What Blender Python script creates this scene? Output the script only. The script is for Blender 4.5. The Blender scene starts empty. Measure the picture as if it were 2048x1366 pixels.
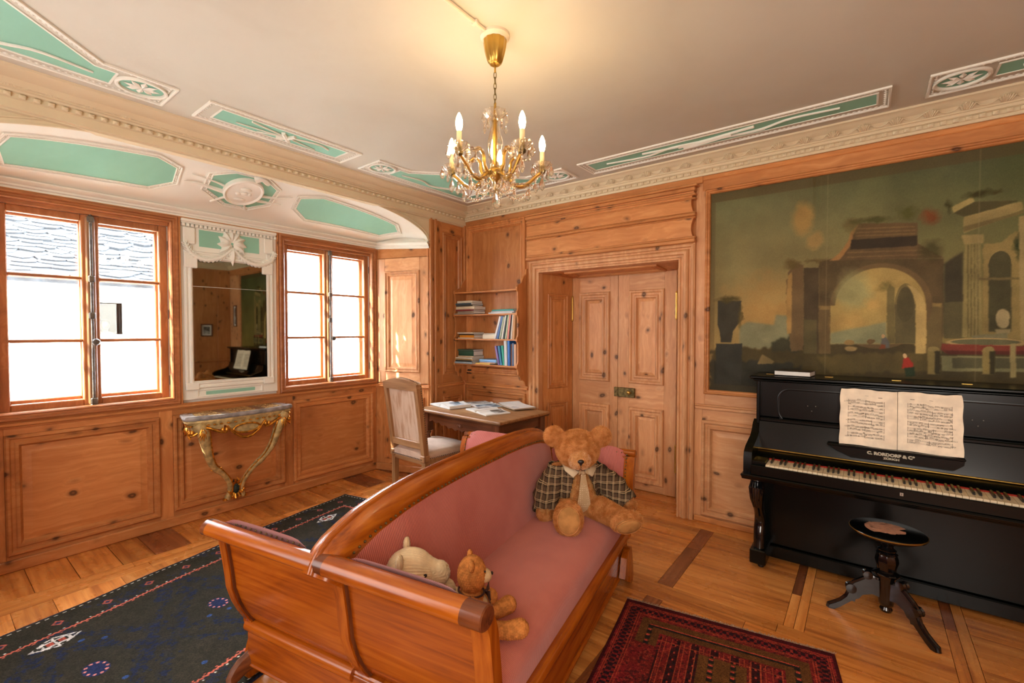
import bpy, bmesh, math, random
import numpy as np
from mathutils import Vector, Matrix, Euler

SC = bpy.context.scene
COL = SC.collection
R = math.radians
random.seed(7)
RNG = np.random.default_rng(11)

# ---------------------------------------------------------------- camera, sky, sun, lights, exposure
def s2l(c):
    return tuple(((v / 255) / 12.92 if v / 255 <= 0.04045 else (((v / 255) + 0.055) / 1.055) ** 2.4) for v in c[:3])

cam_d = bpy.data.cameras.new('camera')
cam_d.sensor_width = 36.0
cam_d.lens = 920.0 / 2048 * 36
cam_d.clip_start = 0.02
cam = bpy.data.objects.new('camera', cam_d)
COL.objects.link(cam)
cam.location = (3.551, -3.753, 1.5)
cam.rotation_euler = (R(90 - 1.4), 0, R(37.55))
SC.camera = cam

world = bpy.data.worlds.new('sky')
SC.world = world
world.use_nodes = True
wt = world.node_tree
bg = wt.nodes['Background']
bg.inputs['Color'].default_value = (0.80, 0.90, 1.0, 1)
bg.inputs['Strength'].default_value = 15.0

sun_d = bpy.data.lights.new('sun', 'SUN')
sun_d.energy = 24.0
sun_d.angle = R(0.6)
sun_d.color = (1.0, 0.90, 0.74)
sun = bpy.data.objects.new('sun', sun_d)
COL.objects.link(sun)
sun.rotation_euler = Vector((1.0, 2.3, -1.85)).to_track_quat('-Z', 'Y').to_euler()

def area(name, loc, direction, sx, sy, power, color, portal=False):
    d = bpy.data.lights.new(name, 'AREA')
    d.shape = 'RECTANGLE'
    d.size = sx
    d.size_y = sy
    d.energy = power
    d.color = color
    d.cycles.is_portal = portal
    o = bpy.data.objects.new(name, d)
    COL.objects.link(o)
    o.location = loc
    o.rotation_euler = Vector(direction).to_track_quat('-Z', 'Z').to_euler()
    return o

# daylight portals just outside the two windows of the alcove
area('daylight_portal', (-0.90, -3.055, 1.62), (1, 0, 0), 1.1, 1.45, 1, (1, 1, 1), True)
area('daylight_portal', (-0.90, -1.265, 1.62), (1, 0, 0), 1.1, 1.45, 1, (1, 1, 1), True)
# added fill lamps in closed recesses of the wall behind the camera
area('rear_fill', (1.3, -4.40, 1.6), (0, 1, 0), 1.3, 1.6, 12, (1.0, 0.98, 0.95))
area('rear_fill', (4.1, -4.40, 1.6), (0, 1, 0), 1.3, 1.6, 22, (1.0, 0.94, 0.84))

SC.view_settings.view_transform = 'Standard'
SC.view_settings.look = 'None'
SC.view_settings.gamma = 1.0
SC.view_settings.use_curve_mapping = False
SC.view_settings.exposure = 1.58
cy = SC.cycles
cy.use_denoising = True
cy.max_bounces = 7
cy.diffuse_bounces = 4
cy.glossy_bounces = 3
cy.transmission_bounces = 6
cy.transparent_max_bounces = 10
cy.caustics_reflective = False
cy.caustics_refractive = False
cy.sample_clamp_indirect = 6.0
cy.use_adaptive_sampling = True
cy.adaptive_threshold = 0.02

# ---------------------------------------------------------------- node helpers
class NT:
    def __init__(s, name):
        s.m = bpy.data.materials.new(name)
        s.m.use_nodes = True
        s.t = s.m.node_tree
        s.b = s.t.nodes['Principled BSDF']
        s.out = s.t.nodes['Material Output']
    def n(s, ty, **kw):
        nd = s.t.nodes.new('ShaderNode' + ty)
        for k, v in kw.items():
            setattr(nd, k, v)
        return nd
    def put(s, sock, v):
        if hasattr(v, 'is_output') or isinstance(v, bpy.types.NodeSocket):
            s.t.links.new(v, sock)
        elif isinstance(v, (tuple, list)):
            v = tuple(v)
            if sock.type == 'RGBA' and len(v) == 3:
                v = v + (1,)
            sock.default_value = v
        else:
            sock.default_value = v
    def math(s, op, a, b=0.0, c=None):
        nd = s.n('Math', operation=op)
        s.put(nd.inputs[0], a); s.put(nd.inputs[1], b)
        if c is not None:
            s.put(nd.inputs[2], c)
        return nd.outputs[0]
    def vmath(s, op, a, b=None, scale=None):
        nd = s.n('VectorMath', operation=op)
        s.put(nd.inputs[0], a)
        if b is not None:
            s.put(nd.inputs[1], b)
        if scale is not None:
            s.put(nd.inputs['Scale'], scale)
        return nd.outputs[0]
    def mix(s, f, a, b, blend='MIX'):
        nd = s.n('Mix', data_type='RGBA', blend_type=blend)
        s.put(nd.inputs[0], f); s.put(nd.inputs[6], a); s.put(nd.inputs[7], b)
        return nd.outputs[2]
    def ramp(s, f, stops):
        nd = s.n('ValToRGB')
        e = nd.color_ramp.elements
        while len(e) < len(stops):
            e.new(0.5)
        for el, (p, c) in zip(e, stops):
            el.position = p
            el.color = tuple(c) + (1,) if len(c) == 3 else c
        s.put(nd.inputs[0], f)
        return nd.outputs[0]
    def smooth(s, f, lo, hi):
        nd = s.n('MapRange', interpolation_type='SMOOTHSTEP')
        s.put(nd.inputs[0], f); s.put(nd.inputs[1], lo); s.put(nd.inputs[2], hi)
        return nd.outputs[0]
    def noise(s, v, scale, detail=2.0, rough=0.5, dist=0.0):
        nd = s.n('TexNoise')
        s.put(nd.inputs['Vector'], v)
        nd.inputs['Scale'].default_value = scale
        nd.inputs['Detail'].default_value = detail
        nd.inputs['Roughness'].default_value = rough
        nd.inputs['Distortion'].default_value = dist
        return nd.outputs[0]
    def obj(s):
        return s.n('TexCoord').outputs['Object']
    def sep(s, v):
        nd = s.n('SeparateXYZ'); s.put(nd.inputs[0], v)
        return nd.outputs
    def scale(s, v, sc):
        return s.vmath('MULTIPLY', v, sc)
    def rand(s):
        return s.n('ObjectInfo').outputs['Random']
    def bump(s, h, strength=0.3, dist=0.01):
        nd = s.n('Bump')
        nd.inputs['Strength'].default_value = strength
        nd.inputs['Distance'].default_value = dist
        s.put(nd.inputs['Height'], h)
        s.put(s.b.inputs['Normal'], nd.outputs[0])
    def fin(s, color=None, rough=None, metal=None, spec=None, **kw):
        if color is not None:
            s.put(s.b.inputs['Base Color'], color)
        if rough is not None:
            s.put(s.b.inputs['Roughness'], rough)
        if metal is not None:
            s.b.inputs['Metallic'].default_value = metal
        if spec is not None:
            s.b.inputs['Specular IOR Level'].default_value = spec
        for k, v in kw.items():
            s.put(s.b.inputs[k.replace('_', ' ')], v)
        return s.m

def plain(name, rgb, rough=0.5, metal=0.0, spec=0.5, var=0.06, vs=9.0, **kw):
    n = NT(name)
    c = s2l(rgb)
    f = n.noise(n.obj(), vs, 3)
    col = n.mix(n.smooth(f, 0.3, 0.7), tuple(v * (1 - var * 2) for v in c), tuple(min(1, v * (1 + var)) for v in c))
    return n.fin(col, rough, metal, spec, **kw)

def pine(name, axis, light, mid, dark, knots=1.0, rough=0.42):
    n = NT(name)
    v0 = n.vmath('ADD', n.obj(), n.vmath('SCALE', (3.7, 5.1, 7.3), scale=n.rand()))
    wob = n.n('TexNoise'); n.put(wob.inputs['Vector'], v0); wob.inputs['Scale'].default_value = 4.0
    v = n.vmath('ADD', v0, n.vmath('SCALE', wob.outputs['Color'], scale=0.09))
    al = {'x': 0, 'y': 1, 'z': 2}[axis]
    k = [8.2, 8.2, 8.2]; k[al] = 5.4
    vo = n.n('TexVoronoi'); n.put(vo.inputs['Vector'], n.scale(v, tuple(k))); vo.inputs['Scale'].default_value = 1.0
    d = vo.outputs['Distance']
    g = [34.0, 34.0, 34.0]; g[al] = 1.5
    bend = n.math('MULTIPLY', n.smooth(d, 0.42, 0.05), 0.10)
    vb = n.vmath('ADD', n.scale(v, tuple(g)), n.vmath('SCALE', (9.0, 9.0, 9.0), scale=bend))
    gr = n.noise(vb, 1.0, 4, 0.6)
    col = n.ramp(gr, [(0.22, s2l([0.5 * (a + c) for a, c in zip(dark, mid)])), (0.50, s2l(mid)), (0.78, s2l(light))])
    big = n.noise(n.scale(v, (2.6, 2.6, 2.6)), 1.0, 2)
    col = n.mix(n.math('MULTIPLY', n.smooth(big, 0.38, 0.72), 0.38), col, s2l(dark))
    tone = n.math('ADD', n.math('MULTIPLY', n.rand(), 0.24), 0.88)
    col = n.mix(1.0, col, n.vmath('SCALE', (1, 1, 1), scale=tone), 'MULTIPLY')
    if knots:
        halo = n.math('MULTIPLY', n.smooth(d, 0.30, 0.09), 0.45)
        col = n.mix(halo, col, s2l([c * 0.62 for c in dark]))
        kn = n.smooth(d, 0.165 * knots, 0.085 * knots)
        ring = n.ramp(n.math('MULTIPLY', d, 7.0 / knots), [(0.0, s2l([c * 0.75 for c in mid])), (0.45, s2l([c * 0.55 for c in dark])), (0.75, s2l((52, 30, 18)))])
        col = n.mix(n.math('MULTIPLY', kn, 0.85), col, ring)
    n.bump(gr, 0.12, 0.003)
    return n.fin(col, rough, spec=0.42)

def satin(name, axis, light, mid, dark, rough=0.26, coat=0.12, fine=46.0):
    n = NT(name)
    v = n.vmath('ADD', n.obj(), n.vmath('SCALE', (2.7, 4.3, 6.1), scale=n.rand()))
    g = [fine] * 3; g['xyz'.index(axis)] = 2.2
    gr = n.noise(n.scale(v, tuple(g)), 1.0, 4, 0.55, 0.4)
    sw = n.noise(n.scale(v, tuple(4.5 if i != 'xyz'.index(axis) else 1.1 for i in range(3))), 1.0, 3, 0.6, 1.6)
    f = n.math('ADD', n.math('MULTIPLY', gr, 0.55), n.math('MULTIPLY', sw, 0.5))
    col = n.ramp(f, [(0.36, s2l(dark)), (0.52, s2l(mid)), (0.70, s2l(light))])
    return n.fin(col, rough, spec=0.5, Coat_Weight=coat, Coat_Roughness=0.12)

def floorwood(name, axis, light, mid, dark):
    n = NT(name)
    geo = n.n('NewGeometry').outputs['Position']
    v = n.vmath('ADD', geo, n.vmath('SCALE', (5.7, 8.3, 3.1), scale=n.rand()))
    g = [40.0] * 3; g['xyz'.index(axis)] = 1.6
    gr = n.noise(n.scale(v, tuple(g)), 1.0, 4, 0.62, 0.3)
    h = [7.0] * 3; h['xyz'.index(axis)] = 0.8
    sw = n.noise(n.scale(v, tuple(h)), 1.0, 3, 0.6, 1.2)
    f = n.math('ADD', n.math('MULTIPLY', gr, 0.5), n.math('MULTIPLY', sw, 0.5))
    col = n.ramp(f, [(0.34, s2l(dark)), (0.5, s2l(mid)), (0.66, s2l(light))])
    tone = n.math('ADD', n.math('MULTIPLY', n.rand(), 0.42), 0.78)
    col = n.mix(1.0, col, n.vmath('SCALE', (1, 1, 1), scale=tone), 'MULTIPLY')
    rn = n.noise(geo, 7.0, 3)
    n.bump(gr, 0.05, 0.002)
    return n.fin(col, n.math('ADD', n.math('MULTIPLY', rn, 0.16), 0.20), spec=0.5)

M = {}
PL, PM, PD = (214, 154, 98), (196, 130, 74), (158, 96, 52)
for ax in 'xyz':
    M['pine_' + ax] = pine('knotty_pine_' + ax, ax, PL, PM, PD)
    M['pale_' + ax] = pine('pale_pine_' + ax, ax, (226, 178, 132), (210, 154, 106), (174, 118, 74))
    M['sash_' + ax] = pine('window_pine_' + ax, ax, (194, 134, 86), (170, 108, 64), (130, 78, 42), 0)
    M['honey_' + ax] = satin('honey_cherry_' + ax, ax, (184, 104, 24), (156, 78, 13), (116, 51, 7))
    M['honeycap_' + ax] = satin('dark_honey_' + ax, ax, (128, 72, 38), (104, 54, 28), (78, 38, 18))
    M['walnut_' + ax] = satin('dark_walnut_' + ax, ax, (128, 78, 46), (98, 56, 34), (66, 36, 22), 0.3, 0.2)
    M['oak_' + ax] = satin('worn_oak_' + ax, ax, (182, 140, 96), (158, 114, 72), (122, 84, 52), 0.5, 0.0)
for ax in 'xy':
    M['floor_' + ax] = floorwood('floor_board_' + ax, ax, (224, 158, 86), (200, 128, 60), (152, 86, 38))
    M['fdark_' + ax] = floorwood('dark_floor_board_' + ax, ax, (166, 104, 60), (138, 80, 44), (104, 56, 30))

def plaster(name, rgb, dirt, bump=0.12, crack=False):
    n = NT(name)
    o = n.obj()
    big = n.noise(o, 1.3, 4, 0.6, 0.6)
    fine = n.noise(o, 38.0, 3)
    col = n.mix(n.math('MULTIPLY', n.smooth(big, 0.35, 0.75), 0.45), s2l(rgb), s2l(dirt))
    if crack:
        cv = n.n('TexVoronoi', feature='DISTANCE_TO_EDGE')
        wv = n.n('TexNoise'); n.put(wv.inputs['Vector'], o); wv.inputs['Scale'].default_value = 3.0
        n.put(cv.inputs['Vector'], n.vmath('ADD', o, n.vmath('SCALE', wv.outputs['Color'], scale=0.35)))
        cv.inputs['Scale'].default_value = 0.55
        m = n.math('MULTIPLY', n.smooth(cv.outputs['Distance'], 0.006, 0.0), n.smooth(n.noise(o, 0.9, 2), 0.55, 0.66))
        col = n.mix(n.math('MULTIPLY', m, 0.45), col, s2l((150, 125, 100)))
    n.bump(n.math('ADD', fine, n.math('MULTIPLY', big, 2.0)), bump, 0.004)
    return n.fin(col, 0.85, spec=0.2)

M['ceiling'] = plaster('ceiling_plaster', (205, 201, 186), (191, 184, 167), 0.14, False)
M['stucco'] = plaster('cream_stucco', (236, 236, 226), (222, 219, 203))
M['stuccotan'] = plaster('tan_stucco', (222, 208, 176), (204, 186, 150))
M['green'] = plaster('mint_green_plaster', (148, 200, 178), (124, 180, 156))
M['reveal'] = plaster('white_lime_plaster', (232, 228, 216), (206, 200, 186))
M['gilt'] = plain('gilt', (214, 150, 58), 0.32, 0.85, var=0.25, vs=40)
M['giltpaint'] = plain('sage_and_gilt_paint', (196, 172, 116), 0.5, 0.15, var=0.2, vs=26)
M['darkgreen'] = plain('dark_green_paint', (48, 66, 60), 0.5, 0.0, var=0.4, vs=60)
M['brass'] = plain('brass', (196, 158, 78), 0.28, 0.9, var=0.1)
M['oldbrass'] = plain('aged_brass', (128, 112, 70), 0.42, 0.8, var=0.25, vs=40)
M['iron'] = plain('black_iron', (46, 44, 42), 0.45, 0.6, var=0.2)
M['black'] = plain('black_lacquer', (4, 6, 4), 0.26, 0.0, 0.28, var=0.1, Coat_Weight=0.06, Coat_Roughness=0.1)
M['boltiron'] = plain('weathered_iron', (104, 98, 88), 0.5, 0.3, var=0.2, vs=30)
M['gloss'] = plain('polished_black', (9, 10, 11), 0.14, 0.0, 0.55, var=0.1, Coat_Weight=0.5, Coat_Roughness=0.08)
M['ebony'] = plain('ebony_key', (16, 15, 14), 0.3)
M['ivory'] = plain('ivory_key', (228, 214, 182), 0.3, var=0.05, vs=30)
M['redfelt'] = plain('red_felt', (160, 40, 20), 0.9)
M['chrome'] = plain('dull_nickel', (190, 186, 176), 0.3, 0.9)
M['paper'] = plain('old_paper', (240, 228, 206), 0.8, var=0.06, vs=16, spec=0.2)
M['ink'] = plain('printing_ink', (92, 80, 68), 0.8, spec=0.1)
M['letter'] = plain('inlaid_letter', (186, 180, 158), 0.35, 0.2)
M['page'] = plain('white_page', (226, 226, 222), 0.75, var=0.03, spec=0.2)
M['candle'] = plain('candle_sleeve', (226, 206, 160), 0.5)
M['canopywhite'] = plain('white_enamel', (222, 208, 182), 0.4)

def glassm(name, rgb=(1, 1, 1), rough=0.0, ior=1.5):
    n = NT(name)
    g = n.n('BsdfGlass'); g.inputs['Color'].default_value = tuple(rgb) + (1,)
    g.inputs['Roughness'].default_value = rough; g.inputs['IOR'].default_value = ior
    tr = n.n('BsdfTransparent'); tr.inputs['Color'].default_value = tuple(rgb) + (1,)
    mx = n.n('MixShader'); mx.inputs[0].default_value = 0.35
    n.t.links.new(g.outputs[0], mx.inputs[1]); n.t.links.new(tr.outputs[0], mx.inputs[2])
    n.t.links.new(mx.outputs[0], n.out.inputs[0])
    return n.m
M['crystal'] = glassm('crystal', (1.0, 0.97, 0.92))
n = NT('window_glass')
tr = n.n('BsdfTransparent'); gl = n.n('BsdfGlossy'); gl.inputs['Roughness'].default_value = 0.01
fr = n.n('Fresnel'); bf_ = n.n('NewGeometry').outputs['Backfacing']
n.put(fr.inputs[0], n.math('SUBTRACT', 1.45, n.math('MULTIPLY', bf_, 1.45 - 1 / 1.45)))
mx = n.n('MixShader'); n.t.links.new(fr.outputs[0], mx.inputs[0]); n.t.links.new(tr.outputs[0], mx.inputs[1]); n.t.links.new(gl.outputs[0], mx.inputs[2])
n.t.links.new(mx.outputs[0], n.out.inputs[0])
M['glass'] = n.m
n = NT('old_mirror'); M['mirror'] = n.fin(n.mix(n.smooth(n.noise(n.obj(), 3.0, 4), 0.4, 0.8), (0.40, 0.45, 0.41), (0.33, 0.37, 0.34)), 0.025, 1.0)
n = NT('lit_bulb'); n.fin((1, 0.85, 0.6), 0.3, Emission_Color=(1.0, 0.72, 0.38, 1), Emission_Strength=26.0); M['bulb'] = n.m

def vcol(name, rough=0.9, spec=0.15, bump=0.0, bs=300):
    n = NT(name)
    a = n.n('Attribute', attribute_name='paint')
    if bump:
        n.bump(n.noise(n.obj(), bs, 3), bump, 0.004)
    return n.fin(a.outputs['Color'], rough, spec=spec)

# ---------------------------------------------------------------- mesh helpers
class MB:
    def __init__(s):
        s.v = []; s.f = []; s.mi = []
    def add(s, vs, fs, mi=0):
        o = len(s.v)
        s.v.extend(tuple(p) for p in vs)
        for f in fs:
            s.f.append(tuple(i + o for i in f)); s.mi.append(mi)
        return s
    def box(s, a, b, bev=0.0, mi=0, mp=None):
        lo = [min(a[i], b[i]) for i in range(3)]; hi = [max(a[i], b[i]) for i in range(3)]
        if bev <= 0:
            vs = [(x, y, z) for x in (lo[0], hi[0]) for y in (lo[1], hi[1]) for z in (lo[2], hi[2])]
            fs = [(0, 1, 3, 2), (4, 6, 7, 5), (0, 4, 5, 1), (2, 3, 7, 6), (0, 2, 6, 4), (1, 5, 7, 3)]
        else:
            bev = min([bev] + [(hi[i] - lo[i]) * 0.45 for i in range(3)])
            vs = []; idx = {}
            for sx in (0, 1):
                for sy in (0, 1):
                    for sz in (0, 1):
                        sg = (sx, sy, sz)
                        for ax in range(3):
                            p = [(hi[i] if sg[i] else lo[i]) if i == ax else ((hi[i] - bev) if sg[i] else (lo[i] + bev)) for i in range(3)]
                            idx[(sg, ax)] = len(vs); vs.append(tuple(p))
            fs = []
            for ax in range(3):
                o1, o2 = [i for i in range(3) if i != ax]
                for sd in (0, 1):
                    q = []
                    for (p1, p2) in ((0, 0), (1, 0), (1, 1), (0, 1)):
                        sg = [0, 0, 0]; sg[ax] = sd; sg[o1] = p1; sg[o2] = p2
                        q.append(idx[(tuple(sg), ax)])
                    fs.append(tuple(q))
                for p1 in (0, 1):
                    for p2 in (0, 1):
                        a0 = [0, 0, 0]; a0[ax] = 0; a0[o1] = p1; a0[o2] = p2
                        a1 = list(a0); a1[ax] = 1
                        fs.append((idx[(tuple(a0), o1)], idx[(tuple(a1), o1)], idx[(tuple(a1), o2)], idx[(tuple(a0), o2)]))
            for sx in (0, 1):
                for sy in (0, 1):
                    for sz in (0, 1):
                        fs.append(tuple(idx[((sx, sy, sz), ax)] for ax in range(3)))
        if mp:
            vs = [mp(*p) for p in vs]
        return s.add(vs, fs, mi)
    def loft(s, rings, closed=True, cap=True, mi=0):
        n = len(rings[0]); fs = []
        for i in range(len(rings) - 1):
            for j in range(n if closed else n - 1):
                k = (j + 1) % n
                fs.append((i * n + j, i * n + k, (i + 1) * n + k, (i + 1) * n + j))
        if cap and closed:
            fs.append(tuple(range(n - 1, -1, -1)))
            fs.append(tuple((len(rings) - 1) * n + j for j in range(n)))
        return s.add([p for r in rings for p in r], fs, mi)
    def lathe(s, prof, n=24, c=(0, 0, 0), mi=0, flute=0, fd=0.0, cap=True, squash=None):
        rings = []
        for (r, z) in prof:
            ring = []
            for j in range(n):
                a = 2 * math.pi * j / n
                rr = r * (1 + fd * math.cos(flute * a)) if flute else r
                ring.append((c[0] + rr * math.cos(a), c[1] + rr * math.sin(a) * (squash or 1), c[2] + z))
            rings.append(ring)
        return s.loft(rings, True, cap, mi)
    def tube(s, path, rad, n=8, mi=0, cap=True, flat=1.0, up=None):
        P = [Vector(p) for p in path]
        m = len(P)
        rs = rad if isinstance(rad, (list, tuple)) else [rad] * m
        t0 = (P[1] - P[0]).normalized()
        nv = Vector(up) if up else (Vector((0, 0, 1)) if abs(t0.z) < 0.9 else Vector((1, 0, 0)))
        rings = []
        for i in range(m):
            t = (P[min(i + 1, m - 1)] - P[max(i - 1, 0)]).normalized()
            nv = (nv - t * nv.dot(t))
            if nv.length < 1e-6:
                nv = t.orthogonal()
            nv.normalize()
            b = t.cross(nv)
            rings.append([tuple(P[i] + (nv * math.cos(2 * math.pi * j / n) + b * math.sin(2 * math.pi * j / n) * flat) * rs[i]) for j in range(n)])
        return s.loft(rings, True, cap, mi)
    def prism(s, poly, mp, h0, h1, mi=0):
        n = len(poly)
        vs = [mp(u, v, h0) for u, v in poly] + [mp(u, v, h1) for u, v in poly]
        fs = [tuple(range(n)), tuple(range(2 * n - 1, n - 1, -1))]
        fs += [(i, (i + 1) % n, n + (i + 1) % n, n + i) for i in range(n)]
        return s.add(vs, fs, mi)
    def ball(s, c, r, nu=12, nv=8, mi=0, rot=None):
        if not isinstance(r, (tuple, list)):
            r = (r, r, r)
        vs = []
        for i in range(1, nv):
            th = math.pi * i / nv
            for j in range(nu):
                ph = 2 * math.pi * j / nu
                vs.append([r[0] * math.sin(th) * math.cos(ph), r[1] * math.sin(th) * math.sin(ph), r[2] * math.cos(th)])
        vs.append([0, 0, r[2]]); vs.append([0, 0, -r[2]])
        if rot is not None:
            vs = [rot @ Vector(p) for p in vs]
        vs = [(p[0] + c[0], p[1] + c[1], p[2] + c[2]) for p in vs]
        fs = []
        for i in range(nv - 2):
            for j in range(nu):
                k = (j + 1) % nu
                fs.append((i * nu + j, (i + 1) * nu + j, (i + 1) * nu + k, i * nu + k))
        t = len(vs) - 2
        for j in range(nu):
            k = (j + 1) % nu
            fs.append((t, j, k)); fs.append((t + 1, (nv - 2) * nu + k, (nv - 2) * nu + j))
        return s.add(vs, fs, mi)
    def frame(s, mp, u0, u1, v0, v1, prof, mi=0):
        """mitred moulding round a rectangle; prof = [(inset, height)]"""
        n = len(prof); vs = []
        for (su, sv) in ((0, 0), (1, 0), (1, 1), (0, 1)):
            for d, h in prof:
                vs.append(mp((u1 - d) if su else (u0 + d), (v1 - d) if sv else (v0 + d), h))
        fs = []
        for c in range(4):
            e = (c + 1) % 4
            for i in range(n - 1):
                fs.append((c * n + i, e * n + i, e * n + i + 1, c * n + i + 1))
        return s.add(vs, fs, mi)
    def sweep(s, prof, path, mi=0, cap=True):
        """prof: list of functions giving the point for a path parameter"""
        return s.loft([prof(t) for t in path], True, cap, mi)
    def build(s, name, mats=None, parent=None, smooth=35, kind=None, loc=None, rz=0.0, fix=True):
        me = bpy.data.meshes.new(name)
        me.from_pydata(s.v, [], s.f)
        if not isinstance(mats, (list, tuple)):
            mats = [mats]
        for m in mats:
            me.materials.append(M[m] if isinstance(m, str) else m)
        if len(mats) > 1:
            me.polygons.foreach_set('material_index', s.mi)
        if fix:
            bm = bmesh.new(); bm.from_mesh(me)
            bmesh.ops.recalc_face_normals(bm, faces=bm.faces)
            bm.to_mesh(me); bm.free()
        if smooth:
            me.shade_smooth()
            me.set_sharp_from_angle(angle=R(smooth))
        return link(name, me, parent, kind, loc, rz)

def link(name, me, parent=None, kind=None, loc=None, rz=0.0):
    o = bpy.data.objects.new(name, me)
    COL.objects.link(o)
    if parent is not None:
        o.parent = parent
    if kind:
        o['kind'] = kind
    if loc is not None:
        o.location = loc
    if rz:
        o.rotation_euler = (0, 0, rz)
    return o

def empty(name, loc=(0, 0, 0), rz=0.0, parent=None, kind=None):
    o = link(name, None, parent, kind, loc, rz)
    o.empty_display_size = 0.1
    return o

def tag(o, label, cat, group=None):
    o['label'] = label; o['category'] = cat
    if group:
        o['group'] = group
    return o

def copy_tree(o, parent=None):
    c = o.copy(); COL.objects.link(c)
    if parent is not None:
        c.parent = parent
    for ch in list(o.children):
        copy_tree(ch, c)
    return c

def painted(name, P, C, mat, parent=None, nu=None, nv=None, thick=None):
    """grid sheet of nv rows x nu columns of points P (nv,nu,3) carrying colours C (nv,nu,3, linear)"""
    nv, nu = P.shape[:2]
    idx = np.arange(nv * nu).reshape(nv, nu)
    q = np.stack([idx[:-1, :-1], idx[:-1, 1:], idx[1:, 1:], idx[1:, :-1]], -1).reshape(-1, 4)
    me = bpy.data.meshes.new(name)
    me.vertices.add(nv * nu); me.vertices.foreach_set('co', P.astype(np.float32).ravel())
    me.loops.add(q.size); me.loops.foreach_set('vertex_index', q.astype(np.int32).ravel())
    me.polygons.add(len(q))
    me.polygons.foreach_set('loop_start', np.arange(0, q.size, 4, dtype=np.int32))
    me.polygons.foreach_set('use_smooth', np.ones(len(q), dtype=bool))
    me.update(calc_edges=True)
    a = me.color_attributes.new('paint', 'FLOAT_COLOR', 'POINT')
    rgba = np.ones((nv * nu, 4), np.float32); rgba[:, :3] = C.reshape(-1, 3)
    a.data.foreach_set('color', rgba.ravel())
    me.materials.append(mat)
    return link(name, me, parent)

def lin(a):
    a = np.asarray(a, float) / 255.0
    return np.where(a <= 0.04045, a / 12.92, ((a + 0.055) / 1.055) ** 2.4)

def fbm(shape, cell, octv=4, seed=0):
    """smooth value noise in 0..1 on a grid"""
    r = np.random.default_rng(seed); out = np.zeros(shape); amp = 1.0; tot = 0
    for o in range(octv):
        c = max(1.0, cell / 2 ** o)
        gy, gx = int(shape[0] / c) + 3, int(shape[1] / c) + 3
        g = r.random((gy, gx))
        y = np.arange(shape[0]) / c; x = np.arange(shape[1]) / c
        yi = y.astype(int); xi = x.astype(int)
        fy = (y - yi)[:, None]; fx = (x - xi)[None, :]
        fy = fy * fy * (3 - 2 * fy); fx = fx * fx * (3 - 2 * fx)
        a = g[yi][:, xi]; b = g[yi][:, xi + 1]; c2 = g[yi + 1][:, xi]; d = g[yi + 1][:, xi + 1]
        out += amp * ((a * (1 - fx) + b * fx) * (1 - fy) + (c2 * (1 - fx) + d * fx) * fy)
        tot += amp; amp *= 0.5
    return out / tot

def bez(pts, n):
    """Catmull-Rom through the points"""
    P = [Vector(p) for p in pts]
    P = [P[0] * 2 - P[1]] + P + [P[-1] * 2 - P[-2]]
    out = []
    seg = len(P) - 3
    for k in range(n):
        t = k / (n - 1) * seg
        i = min(int(t), seg - 1); f = t - i
        a, b, c, d = P[i], P[i + 1], P[i + 2], P[i + 3]
        out.append(0.5 * ((2 * b) + (c - a) * f + (2 * a - 5 * b + 4 * c - d) * f * f + (3 * b - a - 3 * c + d) * f ** 3))
    return out

def remeshed(bld, voxel, smooth=6, inflate=0.0):
    """one continuous skin over overlapping shapes, returned as a mesh"""
    me = bpy.data.meshes.new('tmp')
    me.from_pydata(bld.v, [], bld.f)
    o = bpy.data.objects.new('tmp', me); COL.objects.link(o)
    m = o.modifiers.new('r', 'REMESH'); m.mode = 'VOXEL'; m.voxel_size = voxel
    if smooth:
        k = o.modifiers.new('s', 'SMOOTH'); k.factor = 0.5; k.iterations = smooth
    dg = bpy.context.evaluated_depsgraph_get()
    out = bpy.data.meshes.new_from_object(o.evaluated_get(dg))
    bpy.data.objects.remove(o); bpy.data.meshes.remove(me)
    if inflate:
        co = np.empty(len(out.vertices) * 3, np.float32); out.vertices.foreach_get('co', co)
        no = np.empty(len(out.vertices) * 3, np.float32); out.vertex_normals.foreach_get('vector', no)
        out.vertices.foreach_set('co', co + no * inflate); out.update()
    out.shade_smooth()
    return out

def mesh_arrays(me):
    co = np.empty(len(me.vertices) * 3, np.float32); me.vertices.foreach_get('co', co)
    no = np.empty(len(me.vertices) * 3, np.float32); me.vertex_normals.foreach_get('vector', no)
    return co.reshape(-1, 3), no.reshape(-1, 3)
# ---------------------------------------------------------------- the room
ZC = 2.82
WL = lambda u, v, h: (-0.63 + h, u, v)
WP = lambda u, v, h: (h, u, v)
WB = lambda u, v, h: (u, -h, v)
WR = lambda u, v, h: (5.36 - h, u, v)
CP = lambda u, v, h: (u, v, ZC - h)
_e = Vector((0.63, 0.207, 0)).normalized()
WS = lambda u, v, h: (-0.63 + _e.x * u + _e.y * h, -0.722 + _e.y * u - _e.x * h, v)
SPL = 0.663
KEEP = []

def piece(name, mp, u0, u1, v0, v1, h0, h1, mat, parent, bev=0.004):
    return MB().box((u0, v0, h0), (u1, v1, h1), bev, 0, mp).build(name, mat, parent)

MOULD = [(0, -0.004), (0, 0.016), (0.008, 0.024), (0.020, 0.024), (0.028, 0.012), (0.042, 0.010), (0.048, 0.017), (0.062, 0.015), (0.076, -0.008)]
MOULD_S = [(0, -0.004), (0, 0.010), (0.006, 0.016), (0.014, 0.016), (0.020, 0.006), (0.028, 0.006), (0.034, 0.012), (0.044, 0.010), (0.054, -0.006)]
FIELD = [(0, -0.008), (0.004, -0.008), (0.042, 0.002)]
FIELD_S = [(0, -0.006), (0.003, -0.006), (0.026, 0.004)]

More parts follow.
